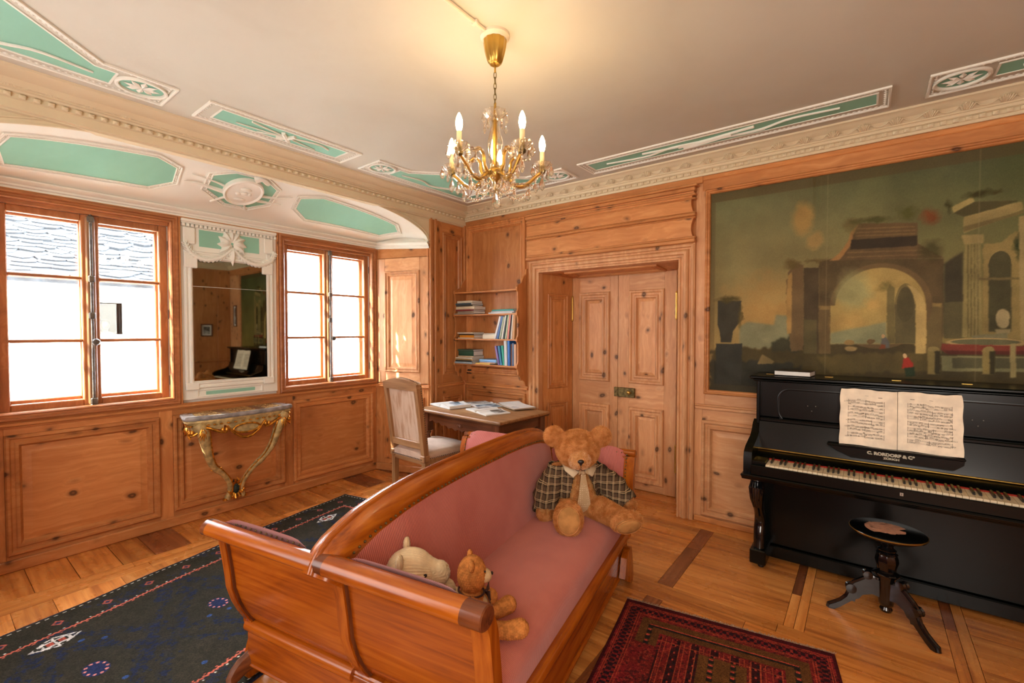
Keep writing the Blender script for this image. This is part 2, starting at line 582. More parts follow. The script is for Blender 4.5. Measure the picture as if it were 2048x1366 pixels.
def panel(mp, u0, u1, v0, v1, mat, parent, fmat=None, prof=None, field=None):
    prof = prof or MOULD; field = field or FIELD
    w = prof[-1][0]
    MB().frame(mp, u0, u1, v0, v1, prof).build('panel_moulding', fmat or mat, parent, fix=False, smooth=28)
    b = MB().frame(mp, u0 + w, u1 - w, v0 + w, v1 - w, field)
    i = w + field[-1][0]; h = field[-1][1]
    b.add([mp(u0 + i, v0 + i, h), mp(u1 - i, v0 + i, h), mp(u1 - i, v1 - i, h), mp(u0 + i, v1 - i, h)], [(0, 1, 2, 3)])
    b.build('raised_panel', mat, parent, fix=False, smooth=20)

def rails(mp, U0, U1, V0, V1, holes, sm, rm, parent, h0=-0.02, h1=0.0):
    """stiles and rails around a row of panel openings"""
    us = [U0]
    for (a, b) in holes:
        us += [a, b]
    us.append(U1)
    for k in range(0, len(us), 2):
        if us[k + 1] - us[k] > 0.003:
            piece('stile', mp, us[k], us[k + 1], V0, V1, h0, h1, sm, parent, 0.002)

# floor ------------------------------------------------------------
floor = MB().box((-1.0, -4.6, -0.12), (5.6, 0.6, -0.012)).build('floor', plain('floor_underlay', (58, 38, 22), 0.8), kind='structure')
PLK = MB().box((-0.5, -0.5, -0.5), (0.5, 0.5, 0.5)).build('plank_source', M['floor_x'])
_planks = {}
for k in ('floor_x', 'floor_y', 'fdark_x', 'fdark_y'):
    me = PLK.data.copy(); me.materials.clear(); me.materials.append(M[k]); me.name = 'plank_' + k
    _planks[k] = me
bpy.data.objects.remove(PLK)

def plank(x0, x1, y0, y1, k, gap=0.0012):
    o = link('plank', _planks[k], floor)
    o.location = ((x0 + x1) / 2, (y0 + y1) / 2, -0.011 + random.uniform(-0.0006, 0.0))
    o.scale = (x1 - x0 - 2 * gap, y1 - y0 - 2 * gap, 0.022)

rf = random.Random(5)
def split(a, b, w, jit=0.25):
    n = max(1, round((b - a) / w)); cuts = [a]
    for i in range(1, n):
        cuts.append(a + (b - a) * (i + rf.uniform(-jit, jit)) / n)
    return cuts + [b]
# border of short boards along the window wall, then two long narrow strips
ys = split(-3.76, -0.55, 0.19)
for a, b in zip(ys, ys[1:]):
    dk = rf.random() < 0.16
    plank(-0.63, -0.19, a, b, 'fdark_x' if dk else 'floor_x', 0.0022 if rf.random() < 0.2 else 0.0008)
for x0, x1 in ((-0.19, -0.11), (-0.11, -0.02)):
    ys = split(-4.4, -0.52, 0.75)
    for a, b in zip(ys, ys[1:]):
        plank(x0, x1, a, b, 'floor_y')
for x0, x1, y0, y1 in ((-0.2, 0.75, -0.52, -0.36), (-0.02, 0.75, -0.36, -0.17)):
    plank(x0, x1, y0, y1, 'floor_x')
# frames of dark strips with boards between them
XS = [-0.02] + [2.635 + 0.65 * k - 0.045 for k in range(-3, 5)]
rows = [(-0.155, -1.085), (-1.245, -2.20), (-2.36, -3.31), (-3.47, -4.42)]
for (ya, yb) in rows:
    for i in range(len(XS)):
        x0 = XS[i] + (0.09 if i else 0.0)
        x1 = XS[i + 1] if i + 1 < len(XS) else 5.36
        near = ya > -2.4
        bs = split(yb, ya, 0.155 if near and x0 > 1.8 else 0.3)
        for a, b in zip(bs, bs[1:]):
            plank(x0, x1, a, b, 'fdark_x' if rf.random() < 0.03 and b - a < 0.2 else 'floor_x')
        if i + 1 < len(XS):
            m = (ya + yb) / 2 + rf.uniform(-0.12, 0.12)
            if x1 < 3.2:
                for a, b in ((yb, m), (m, ya)):
                    plank(x1, x1 + 0.09, a, b, 'fdark_y')
            else:
                plank(x1, x1 + 0.045, m, ya, 'fdark_y'); plank(x1, x1 + 0.045, yb, m, 'floor_y')
                plank(x1 + 0.045, x1 + 0.09, yb, ya, 'floor_y')
for y0, y1 in ((-0.155, 0.0), (-1.245, -1.165), (-1.165, -1.085), (-2.36, -2.20), (-3.47, -3.31)):
    xs = split(-0.02, 5.36, 1.1)
    for a, b in zip(xs, xs[1:]):
        plank(a, b, y0, y1, 'floor_x')
plank(0.95, 2.5, 0.0, 0.19, 'floor_x'); plank(0.95, 2.5, 0.19, 0.42, 'floor_x')

# ceiling ----------------------------------------------------------
ceiling = MB().box((-0.06, -4.6, ZC), (5.6, 0.2, ZC + 0.1)).build('ceiling', 'ceiling', kind='structure')

def surf_poly(poly, mp, h, step=0.1):
    bm = bmesh.new()
    f = bm.faces.new([bm.verts.new((u, v, 0)) for u, v in poly])
    us = [p[0] for p in poly]; vs = [p[1] for p in poly]
    for ax, (lo, hi) in ((0, (min(us), max(us))), (1, (min(vs), max(vs)))):
        k = lo + step
        while k < hi - 1e-4:
            co = [0, 0, 0]; co[ax] = k; no = [0, 0, 0]; no[ax] = 1
            bmesh.ops.bisect_plane(bm, geom=bm.verts[:] + bm.edges[:] + bm.faces[:], plane_co=co, plane_no=no)
            k += step
    bm.verts.index_update()
    b = MB()
    b.add([mp(v.co.x, v.co.y, h) for v in bm.verts], [[v.index for v in fc.verts] for fc in bm.faces])
    bm.free()
    return b

def inset_poly(poly, d):
    """move every edge of a polygon inwards by d (either winding)"""
    n = len(poly); out = []
    A = sum(poly[i][0] * poly[(i + 1) % n][1] - poly[(i + 1) % n][0] * poly[i][1] for i in range(n))
    sg = 1 if A > 0 else -1
    for i in range(n):
        p0, p1, p2 = Vector(poly[i - 1]), Vector(poly[i]), Vector(poly[(i + 1) % n])
        a = (p1 - p0).normalized(); b = (p2 - p1).normalized()
        na = Vector((-a.y, a.x)) * sg; nb = Vector((-b.y, b.x)) * sg
        k = na + nb
        k = k / max(0.3, k.dot(na))
        out.append(tuple(p1 + k * d))
    return out

def band(poly, mp, d0, d1, h, seg=0.12, mi=0):
    """flat raised strip that follows a closed polygon between two insets"""
    b = MB(); P0 = inset_poly(poly, d0); P1 = inset_poly(poly, d1); n = len(poly)
    vs = []; 
    for i in range(n):
        a0, a1 = Vector(P0[i]), Vector(P0[(i + 1) % n]); c0, c1 = Vector(P1[i]), Vector(P1[(i + 1) % n])
        m = max(1, int((a1 - a0).length / seg))
        for k in range(m):
            f = k / m
            vs.append((a0.lerp(a1, f), c0.lerp(c1, f)))
    n = len(vs); V = []
    for a, c in vs:
        mid = (a + c) / 2
        V += [mp(a.x, a.y, 0.0), mp(a.x, a.y, h * 0.8), mp(mid.x, mid.y, h), mp(c.x, c.y, h * 0.8), mp(c.x, c.y, 0.0)]
    F = []
    for i in range(n):
        j = (i + 1) % n
        for k in range(4):
            F.append((i * 5 + k, j * 5 + k, j * 5 + k + 1, i * 5 + k + 1))
    return b.add(V, F, mi)

def beads(poly, mp, d, pitch, r, h, sx=0.42):
    b = MB(); P = inset_poly(poly, d); n = len(P)
    for i in range(n):
        a, c = Vector(P[i]), Vector(P[(i + 1) % n]); L = (c - a).length; m = max(2, int(L / pitch)); t = (c - a) / L
        w = Vector((-t.y, t.x))
        for k in range(m):
            p = a + t * (L * (k + 0.5) / m); e = t * pitch * sx
            q = [p - e, p + w * r, p + e, p - w * r]
            b.add([mp(p.x, p.y, h + r * 0.9)] + [mp(z.x, z.y, h) for z in q], [(0, 1, 2), (0, 2, 3), (0, 3, 4), (0, 4, 1)])
    return b

def stucco_panel(parent, mp, outer, green, orn=None, step=0.3, meds=(), pitch=0.026):
    e = empty('stucco_panel', parent=parent)
    band(outer, mp, 0, 0.014, 0.012).build('outer_fillet', 'stucco', e, fix=False)
    bd = beads(outer, mp, 0.026, pitch, 0.0085, 0.001).build('bead_border', 'stucco', e, smooth=0, fix=False); bd['kind'] = 'stuff'
    surf_poly(green, mp, 0.0012, step).build('green_field', 'green', e, fix=False)
    band(green, mp, -0.010, 0.0, 0.006).build('inner_fillet', 'stucco', e, fix=False)
    for (cu, cv, ru, rv) in meds:
        pl = [(cu + ru * math.cos(2 * math.pi * k / 28), cv + rv * math.sin(2 * math.pi * k / 28)) for k in range(28)]
        surf_poly(pl, mp, 0.0014, 0.5).build('rosette_ground', 'green', e, fix=False)
        band(pl, mp, -0.02, -0.004, 0.014).build('rosette_ring', 'stucco', e, fix=False)
        b = MB()
        for k in range(8):
            a = math.pi / 4 * k
            tip = (cu + ru * 0.86 * math.cos(a), cv + rv * 0.86 * math.sin(a))
            w = (-math.sin(a) * ru * 0.17, math.cos(a) * rv * 0.17)
            mid = (cu + ru * 0.5 * math.cos(a), cv + rv * 0.5 * math.sin(a))
            b.add([mp(cu, cv, 0.006), mp(mid[0] + w[0], mid[1] + w[1], 0.005), mp(tip[0], tip[1], 0.003), mp(mid[0] - w[0], mid[1] - w[1], 0.005), mp(mid[0], mid[1], 0.014)],
                  [(0, 1, 4), (1, 2, 4), (2, 3, 4), (3, 0, 4)])
        b.build('rosette_petals', 'stucco', e, smooth=0, fix=False)
    if orn:
        orn(e)
    return e

def strokes(mp, lines, parent, name='stucco_ornament', mat='stucco'):
    b = MB()
    for pts, r0, r1 in lines:
        q = bez([(p[0], p[1], 0) for p in pts], 14)
        P = [mp(p.x, p.y, 0.006) for p in q]
        b.tube(P, [r0 + (r1 - r0) * i / 13 for i in range(14)], 6)
    return b.build(name, mat, parent)

def rect(u0, u1, v0, v1):
    return [(u0, v0), (u1, v0), (u1, v1), (u0, v1)]

def orn_left(e):
    cx, cy = 0.405, -2.185
    L = [([(cx + 0.06, cy - 0.24), (cx, cy), (cx - 0.06, cy + 0.24)], 0.007, 0.004),
         ([(cx - 0.07, cy - 0.16), (cx, cy), (cx + 0.05, cy + 0.2), (cx + 0.02, cy + 0.3)], 0.005, 0.008),
         ([(cx - 0.03, cy - 0.3), (cx - 0.02, cy - 0.1), (cx, cy)], 0.004, 0.006),
         ([(cx - 0.05, cy - 0.04), (cx, cy + 0.02), (cx + 0.05, cy + 0.04)], 0.018, 0.012),
         ([(cx + 0.05, cy - 0.04), (cx, cy), (cx - 0.05, cy + 0.04)], 0.014, 0.018)]
    strokes(CP, L, e)
stucco_panel(ceiling, CP, rect(0.26, 0.55, -2.69, -1.68), rect(0.325, 0.485, -2.60, -1.77), orn_left)

def orn_right(e):
    cx, cy = 2.66, -0.378
    L = [([(cx - 0.75, cy - 0.01), (cx - 0.45, cy + 0.03), (cx - 0.25, cy - 0.02), (cx, cy)], 0.006, 0.010),
         ([(cx, cy), (cx + 0.3, cy + 0.03), (cx + 0.5, cy - 0.03), (cx + 0.75, cy - 0.01)], 0.010, 0.006),
         ([(cx - 0.45, cy - 0.035), (cx, cy + 0.01), (cx + 0.35, cy + 0.035)], 0.008, 0.008),
         ([(cx - 0.2, cy + 0.02), (cx, cy - 0.01), (cx + 0.3, cy - 0.045)], 0.006, 0.010),
         ([(cx - 0.16, cy + 0.01), (cx, cy), (cx + 0.16, cy - 0.02)], 0.022, 0.018)]
    strokes(CP, L, e)
stucco_panel(ceiling, CP, rect(1.71, 3.645, -0.515, -0.233), rect(1.775, 3.58, -0.452, -0.305), orn_right)

def corner(fx, fy):
    out = [fx_fy for fx_fy in [(0.262, -1.53), (0.552, -1.53), (0.556, -1.215), (1.215, -0.52), (1.572, -0.52), (1.572, -0.235), (0.262, -0.235)]]
    grn = [(0.335, -1.275), (0.485, -1.275), (0.487, -1.19), (1.20, -0.45), (1.305, -0.45), (1.305, -0.315), (0.335, -0.315)]
    lines = [([(0.41, -1.2), (0.44, -1.0), (0.39, -0.85), (0.47, -0.66)], 0.006, 0.010),
             ([(1.22, -0.38), (1.0, -0.42), (0.85, -0.36), (0.7, -0.46)], 0.006, 0.010)]
    for k in range(7):
        a = R(-12 - 11 * k) ; c = (0.47, -0.42)
        lines.append(([(c[0], c[1]), (c[0] + 0.16 * math.cos(a), c[1] + 0.16 * math.sin(a)), (c[0] + 0.27 * math.cos(a), c[1] + 0.27 * math.sin(a))], 0.012, 0.03))
    tr = lambda p: (fx(p[0]), fy(p[1]))
    stucco_panel(ceiling, CP, [tr(p) for p in out], [tr(p) for p in grn],
                 lambda e: strokes(CP, [([tr(p) for p in l], a, b) for l, a, b in lines], e),
                 meds=[(fx(0.41), fy(-1.40), 0.085, 0.095), (fx(1.44), fy(-0.38), 0.095, 0.085)])
corner(lambda x: x, lambda y: y)
corner(lambda x: x, lambda y: -4.37 - y)
corner(lambda x: 5.37 - x, lambda y: y)
b = MB()
b.tube([(2.214, -3.4, ZC - 0.008), (2.212, -2.209, ZC - 0.008)], 0.008, 8)
for y in (-2.95, -2.27):
    b.box((2.196, y - 0.008, ZC - 0.019), (2.228, y + 0.008, ZC - 0.0005), 0.003)
tag(b.build('cable_conduit', 'canopywhite'), 'white cable conduit running along the ceiling to the chandelier', 'conduit')

# cornices ---------------------------------------------------------
def cornice(name, prof, a, b_, along, mat='stuccotan'):
    """prof=[(d,z)] swept straight; along(t,d,z) -> point"""
    m = MB(); m.loft([[along(t, d, z) for d, z in prof] for t in (a, b_)], False, False)
    return m.build(name, mat, kind='structure', fix=False, smooth=25)
cor_b = [(0.145, ZC), (0.145, 2.808), (0.128, 2.804), (0.118, 2.797), (0.085, 2.782), (0.068, 2.762), (0.06, 2.758), (0.06, 2.752), (0.05, 2.748), (0.046, 2.74), (0.046, 2.734), (0.030, 2.728), (0.030, 2.709), (0.022, 2.706), (0.022, 2.69), (-0.02, 2.69)]
cor_l = [(0.182, ZC), (0.178, 2.808), (0.16, 2.803), (0.15, 2.795), (0.105, 2.778), (0.085, 2.752), (0.074, 2.748), (0.074, 2.742), (0.062, 2.738), (0.058, 2.73), (0.042, 2.726), (0.042, 2.705), (0.03, 2.70), (0.03, 2.652), (0.018, 2.646), (0.018, 2.64), (0.006, 2.636), (-0.02, 2.634)]
trim_back = cornice('trim_1', cor_b, -0.0, 5.36, lambda t, d, z: (t, -d, z))
trim_left = cornice('trim_2', cor_l, -4.37, 0.0, lambda t, d, z: (d, t, z))
trim_right = cornice('trim_3', cor_b, -4.37, 0.0, lambda t, d, z: (5.36 - d, t, z))

def leafmesh():
    b = MB()
    for s in (-1, 1):
        for k, (w, l, hh) in enumerate(((0.010, 0.047, 0.010), (0.021, 0.043, 0.012), (0.032, 0.034, 0.010))):
            x0 = s * k * 0.009
            b.tube([(x0, 0, 0.003), (s * w * 0.75, l * 0.6, hh), (s * w, l, hh * 0.9), (s * (w + 0.006), l * 0.86, 0.012)], [0.004, 0.0055, 0.005, 0.002], 5)
    b.tube([(0, 0, 0.003), (0, 0.03, 0.009), (0, 0.049, 0.011)], [0.006, 0.006, 0.002], 5)
    q = bez([(0.036, 0.03, 0.004), (0.05, 0.012, 0.004), (0.078, 0.004, 0.004), (0.106, 0.012, 0.004), (0.12, 0.03, 0.004)], 9)
    b.tube([tuple(p) for p in q], 0.0028, 4)
    return b
def at_cornice(o, t, wall, base_d, base_z, top_d, top_z):
    dx, dz = top_d - base_d, top_z - base_z
    L = math.hypot(dx, dz); up2 = (dx / L, dz / L); nr = (up2[1], -up2[0])
    if wall == 'b':
        X = Vector((1, 0, 0)); U = Vector((0, -up2[0], up2[1])); N = Vector((0, -nr[0], nr[1])); p = Vector((t, -base_d, base_z))
    else:
        X = Vector((0, -1, 0)); U = Vector((up2[0], 0, up2[1])); N = Vector((nr[0], 0, nr[1])); p = Vector((base_d, t, base_z))
    o.matrix_local = Matrix(((X.x, U.x, N.x, p.x), (X.y, U.y, N.y, p.y), (X.z, U.z, N.z, p.z), (0, 0, 0, 1)))
lm = leafmesh().build('acanthus_leaf', 'stuccotan', trim_back)
dm = MB()
dm.box((-0.014, 0, -0.01), (0.014, 0.021, 0.010), 0.003)
dm.add([(-0.012, 0.002, 0.011), (0.012, 0.002, 0.011), (0.0, 0.012, 0.017), (-0.012, 0.02, 0.012), (0.012, 0.02, 0.012)], [(0, 1, 2), (1, 4, 2), (4, 3, 2), (3, 0, 2)])
den = dm.build('dentil', 'stuccotan', trim_back, smooth=0)
k = 0
for i in range(34):
    t = 0.09 + 0.156 * i
    o = lm if i == 0 else lm.copy()
    if i: COL.objects.link(o)
    at_cornice(o, t, 'b', 0.07, 2.762, 0.118, 2.797)
for i in range(97):
    o = den if i == 0 else den.copy()
    if i: COL.objects.link(o)
    at_cornice(o, 0.06 + 0.054 * i, 'b', 0.032, 2.708, 0.036, 2.73)
for i in range(27):
    o = lm.copy(); COL.objects.link(o); o.parent = trim_left; o.scale = (1, 1.2, 0.35)
    at_cornice(o, -0.16 - 0.156 * i, 'l', 0.088, 2.754, 0.148, 2.795)
    o.scale = (1, 1.15, 0.3)
for i in range(78):
    o = den.copy(); COL.objects.link(o); o.parent = trim_left
    at_cornice(o, -0.09 - 0.054 * i, 'l', 0.044, 2.704, 0.048, 2.727)

# left wall with the flat arch over the window alcove -----------------
def arch(Y):
    return 2.33 + 0.355 * max(0.0, 1 - min(1.0, abs(Y + 2.13) / 1.62) ** 2.4) ** (1 / 2.4)
wl = MB()
yy = [-3.745 + 3.23 * i / 64 for i in range(65)]
ring = [[(0.0, y, arch(y)), (0.0, y, ZC), (-0.05, y, ZC), (-0.05, y, arch(y))] for y in yy]
wl.loft(ring, True, True)
wl.box((-0.05, -0.515, 2.656), (-0.003, 0.0, ZC)); wl.box((-0.05, -4.4, 2.656), (0, -3.745, ZC))
wall_left = wl.build('wall_left', 'stuccotan', kind='structure')
b = MB()
for (d0, d1, hh) in ((0.0, 0.012, 0.006), (0.03, 0.042, 0.008)):
    b.loft([[(0.0, y, arch(y) + d0), (hh, y, arch(y) + d0 + 0.002), (hh, y, arch(y) + d1 - 0.002), (0.0, y, arch(y) + d1)] for y in yy], False, False)
b.build('arch_moulding', 'stuccotan', wall_left, fix=False)

# alcove vault
def vault(Y, t, h=0.0):
    z0 = 2.43
    f = lambda Y, t: z0 + (arch(Y) - z0) * (max(t, 0.0) ** 0.8)
    z = f(Y, t)
    n = Vector((-(f(Y, min(1, t + 0.01)) - f(Y, max(0, t - 0.01))) / (0.6 * (min(1, t + 0.01) - max(0, t - 0.01))), -(f(Y + 0.01, t) - f(Y - 0.01, t)) / 0.02, 1)).normalized()
    p = Vector((-0.60 + 0.60 * t, Y, z)) - n * h
    return tuple(p)
vb = MB(); NS, NTt = 64, 14
rows_v = []
for j in range(NTt + 1):
    t = j / NTt
    yr = -0.712 + 0.197 * t; yl = -3.548 - 0.197 * t
    rows_v.append([vault(yl + (yr - yl) * i / NS, t) for i in range(NS + 1)])
vb.loft(rows_v, False, False)
vault_o = vb.build('ceiling_alcove', 'stucco', kind='structure', fix=False)
MB().add([WS(-0.05, 2.34, -0.004), WS(SPL - 0.004, 2.31, -0.004), WS(SPL - 0.004, 2.75, -0.004), WS(-0.05, 2.75, -0.004)], [(0, 1, 2, 3)]).build('vault_end', 'stucco', vault_o, fix=False)
# pixel-measured outlines in (Y, t)
def vpanel(outer, step=0.07, orn=None, pitch=0.022):
    sc = 0.6
    mp = lambda u, v, h: vault(u, v / sc, h)
    ou = [(y, t * sc) for y, t in outer]
    e = empty('stucco_panel', parent=vault_o)
    surf_poly(inset_poly(ou, 0.02), mp, 0.002, step).build('green_field', 'green', e, fix=False)
    band(ou, mp, 0.014, 0.022, 0.008, 0.05).build('inner_fillet', 'stucco', e, fix=False)
    band(ou, mp, -0.014, -0.004, 0.010, 0.05).build('outer_fillet', 'stucco', e, fix=False)
    bd = beads(ou, mp, 0.005, pitch, 0.0085, 0.001).build('bead_border', 'stucco', e, smooth=0, fix=False); bd['kind'] = 'stuff'
    if orn:
        orn(e, mp)
vpanel([(-3.47, 0.55), (-3.43, 0.81), (-2.754, 0.83), (-2.617, 0.70), (-2.594, 0.40), (-2.727, 0.216), (-3.428, 0.20)])
vpanel([(-1.776, 0.66), (-1.60, 0.80), (-0.82, 0.77), (-0.70, 0.6), (-0.80, 0.246), (-1.586, 0.19), (-1.743, 0.383)])
def medal(e, mp):
    cu, cv = -2.178, 0.32
    b = MB()
    ringp = []
    for (f, h) in ((1.0, 0.0), (1.0, 0.03), (0.93, 0.038), (0.87, 0.032), (0.84, 0.026), (0.5, 0.028)):
        ringp.append([mp(cu + 0.135 * f * math.cos(2 * math.pi * k / 36), cv + 0.155 * f * math.sin(2 * math.pi * k / 36), h) for k in range(36)])
    b.loft(ringp, True, True)
    b.build('medallion', 'stucco', e)
    # portrait relief: head, hair, neck
    hd = MB()
    def lump(u, v, r, h):
        p = mp(cu + u, cv + v, h * 0.5 + 0.018); hd.ball(p, (r[0] * 0.8, r[1] * 0.8, 0.012), 12, 6)
    lump(0.005, -0.01, (0.04, 0.042, 0.05), 0.016); lump(0.0, 0.04, (0.04, 0.05, 0.03), 0.018); lump(0.04, -0.005, (0.03, 0.02, 0.02), 0.022); lump(-0.035, -0.02, (0.03, 0.025, 0.04), 0.018); lump(0.0, -0.085, (0.03, 0.06, 0.04), 0.014)
    hd.build('portrait_relief', 'stucco', e)
    ln = [([(cu - 0.36, cv + 0.06), (cu - 0.2, cv + 0.03), (cu - 0.12, cv)], 0.003, 0.012), ([(cu - 0.38, cv - 0.03), (cu - 0.28, cv - 0.03), (cu - 0.1, cv - 0.06)], 0.003, 0.02),
          ([(cu + 0.12, cv - 0.02), (cu + 0.25, cv), (cu + 0.36, cv + 0.05)], 0.014, 0.003), ([(cu + 0.1, cv - 0.08), (cu + 0.22, cv - 0.08), (cu + 0.32, cv - 0.07)], 0.016, 0.004),
          ([(cu - 0.16, cv - 0.2), (cu - 0.1, cv - 0.13), (cu - 0.06, cv - 0.1)], 0.008, 0.012), ([(cu + 0.1, cv - 0.22), (cu + 0.06, cv - 0.14), (cu + 0.03, cv - 0.1)], 0.008, 0.012),
          ([(cu + 0.02, cv + 0.16), (cu + 0.06, cv + 0.19), (cu + 0.12, cv + 0.15)], 0.03, 0.024)]
    strokes(mp, ln, e, 'crossed_arms')
vpanel([(-2.436, 0.712), (-2.30, 0.86), (-2.08, 0.86), (-1.945, 0.70), (-1.932, 0.348), (-2.061, 0.183), (-2.241, 0.18), (-2.423, 0.393)], 0.07, medal)
# moulding between vault and panelling
hp = [(-0.03, 2.445), (0.03, 2.443), (0.036, 2.432), (0.052, 2.43), (0.055, 2.42), (0.045, 2.408), (0.03, 2.40), (0.028, 2.388), (0.018, 2.384), (0.016, 2.368), (-0.03, 2.364)]
b = MB()
pth = []
for (x, y, nx, ny) in ((-0.63, -3.9, 1, 0), (-0.63, -0.722, 1, -0.28), (0.0, -0.515, 0.312, -0.95)):
    pth.append([(x + nx * d, y + ny * d, z - (0.03 if x == 0 else 0)) for d, z in hp])
b.loft(pth, False, False)
b.build('trim_4', 'stucco', kind='structure', fix=False, smooth=25)

# the masonry behind the panelling
W1 = (-3.445, -2.567); W2 = (-1.700, -0.785); ZW = (0.965, 2.285)
b = MB()
for xa, xb, wd in ((-0.735, -0.655, 0.0), (-0.792, -0.735, 0.16)):
    b.box((xa, -3.9, 0), (xb, -0.6, ZW[0])); b.box((xa, -3.9, ZW[1] + wd), (xb, -0.6, 2.9))
    for a, c in ((-3.9, W1[0] - wd), (W1[1] + wd, W2[0] - wd), (W2[1] + wd, -0.6)):
        b.box((xa, a, ZW[0]), (xb, c, ZW[1] + wd))
b.build('wall_window', 'reveal', kind='structure')
b = MB()
b.box((-0.80, -13, -6), (-0.74, 9, -0.1)); b.box((-0.80, -13, 2.95), (-0.74, 9, 6.5)); b.box((-0.80, -13, -0.1), (-0.74, -3.9, 2.95)); b.box((-0.80, -0.4, -0.1), (-0.74, 9, 2.95))
b.build('wall_facade', plain('grey_facade', (150, 146, 138), 0.9), kind='structure')
b = MB(); b.box((-0.87, -0.46, -0.0), (-0.06, 0.7, 2.9)); b.box((-0.87, -0.70, 0), (-0.64, -0.46, 2.9)); b.box((-0.66, -0.62, 0), (-0.40, -0.46, 2.9))
b.box((-0.87, -4.6, 0), (-0.05, -3.76, 2.9))
b.box((-0.87, -4.6, 2.9), (-0.05, 0.0, 2.95)); b.box((-0.2, -0.5, 2.36), (-0.06, -0.4, 2.9)); b.box((-0.87, -0.5, 2.36), (-0.06, -0.46, 2.9))
b.build('wall_alcove_end', 'reveal', kind='structure')

# panelling of the window wall -----------------------------------------
dado = MB().box((-3.76, 0.0, -0.022), (-0.70, 0.93, -0.010), 0, 0, WL).build('wall_dado', 'pine_y', kind='structure')
P3 = [(-3.430, -2.646), (-2.562, -1.714), (-1.634, -0.768)]
rails(WL, -3.76, -0.722, 0.0, 0.93, P3, 'pine_z', 'pine_y', dado, -0.012, 0.0)
for (a, c), (z0, z1) in zip(P3, ((0.10, 0.850), (0.115, 0.850), (0.10, 0.848))):
    piece('rail', WL, a, c, 0.0, z0, -0.012, 0.0, 'pine_y', dado, 0.001); piece('rail', WL, a, c, z1, 0.93, -0.012, 0.0, 'pine_y', dado, 0.001)
    panel(WL, a, c, z0, z1, 'pine_y', dado)
piece('baseboard_window', WL, -3.76, -0.71, 0.0, 0.075, 0.0, 0.022, 'pine_y', None, 0.008)['kind'] = 'structure'
b = MB()
for z0, z1, h in ((0.893, 0.906, 0.014), (0.906, 0.926, 0.03), (0.926, 0.936, 0.022)):
    b.box((-3.76, z0, -0.01), (-0.70, z1, h), 0.004, 0, WL)
b.build('sill_rail', 'pine_y', dado)

CAS = [(0, -0.005), (0, 0.030), (0.010, 0.040), (0.020, 0.038), (0.026, 0.024), (0.036, 0.022), (0.044, 0.028), (0.052, 0.020), (0.056, -0.034)]
def make_window(name, y0, y1):
    e = empty(name, kind='structure')
    MB().frame(WL, y0 - 0.056, y1 + 0.056, ZW[0] - 0.03, ZW[1] + 0.078, CAS).build('casing', 'sash_y', e, fix=False, smooth=28)
    MB().box((y0 - 0.0, ZW[1] - 0.001, -0.03), (y1 + 0.0, ZW[1] + 0.03, 0.0), 0.003, 0, WL).build('head_board', 'sash_y', e)
    c = (y0 + y1) / 2
    for layer, (x0, x1, st, mt, tz, bz) in enumerate(((-0.075, -0.035, 0.052, 0.046, 0.045, 0.066), (-0.152, -0.117, 0.058, 0.046, 0.055, 0.085))):
        for (a, d, inner) in ((y0, c, 1), (c, y1, 0)):
            la, ra = (st, mt) if inner else (mt, st)
            cs = MB()
            cs.box((a, ZW[0], x0), (a + la, ZW[1], x1), 0.005, 0, WL); cs.box((d - ra, ZW[0], x0), (d, ZW[1], x1), 0.005, 0, WL)
            cs.box((a + la, ZW[0], x0 + 0.001), (d - ra, ZW[0] + bz, x1 - 0.001), 0.005, 0, WL); cs.box((a + la, ZW[1] - tz, x0 + 0.001), (d - ra, ZW[1], x1 - 0.001), 0.005, 0, WL)
            cso = cs.build('casement', 'sash_z' if layer == 0 else 'sash_z', e)
            zs = [ZW[0] + bz, 1.430, 1.853, ZW[1] - tz]
            for zb in zs[1:3]:
                MB().box((a + la, zb - 0.011, x0 + 0.006), (d - ra, zb + 0.011, x1 - 0.002), 0.005, 0, WL).build('glazing_bar', 'sash_y', cso)
            for z0, z1 in zip(zs, zs[1:]):
                MB().box((a + la - 0.004, z0 - 0.004, (x0 + x1) / 2 - 0.0015), (d - ra + 0.004, z1 + 0.004, (x0 + x1) / 2 + 0.0015), 0, 0, WL).build('pane', 'glass', cso, smooth=0)
    for a, d in ((y0 - 0.165, y0), (y1, y1 + 0.165)):
        MB().box((a, ZW[0], -0.150), (d, ZW[1], -0.120), 0.002, 0, WL).build('outer_board', 'reveal', e)
    MB().box((y0, ZW[1], -0.150), (y1, ZW[1] + 0.165, -0.120), 0.002, 0, WL).build('outer_board', 'reveal', e)
    b = MB(); b.box((c - 0.026, ZW[0] + 0.01, -0.036), (c + 0.026, ZW[1] - 0.01, -0.016), 0.008, 0, WL)
    cover = b.build('cover_strip', 'oak_z', e)
    r = MB(); r.tube([WL(c, ZW[0] - 0.02, -0.008), WL(c, ZW[1] + 0.01, -0.008)], 0.008, 8)
    for z in (ZW[0] + 0.01, ZW[0] + 0.05, 1.60, 1.85, ZW[1] - 0.03):
        r.box((c - 0.018, z - 0.022, -0.018), (c + 0.018, z + 0.022, 0.004), 0.006, 0, WL)
    r.build('bolt_rod', 'boltiron', cover)
    kb = MB(); kb.lathe([(0.003, 0), (0.008, 0.004), (0.007, 0.02), (0.02, 0.026), (0.024, 0.036), (0.018, 0.046), (0.002, 0.05)], 16)
    ko = kb.build('knob', 'boltiron', cover); ko.location = WL(c + 0.008, 1.42, 0.0); ko.rotation_euler = (0, R(90), 0)
    hb = MB()
    for yh, sg in ((y0 - 0.004, 1), (y1 + 0.004, -1)):
        for z in (1.12, 1.62, 2.14):
            hb.tube([WL(yh, z - 0.035, -0.026), WL(yh, z + 0.035, -0.026)], 0.006, 6)
    hb.build('hinge_pins', 'iron', e)
    return e
make_window('window_1', *W1)
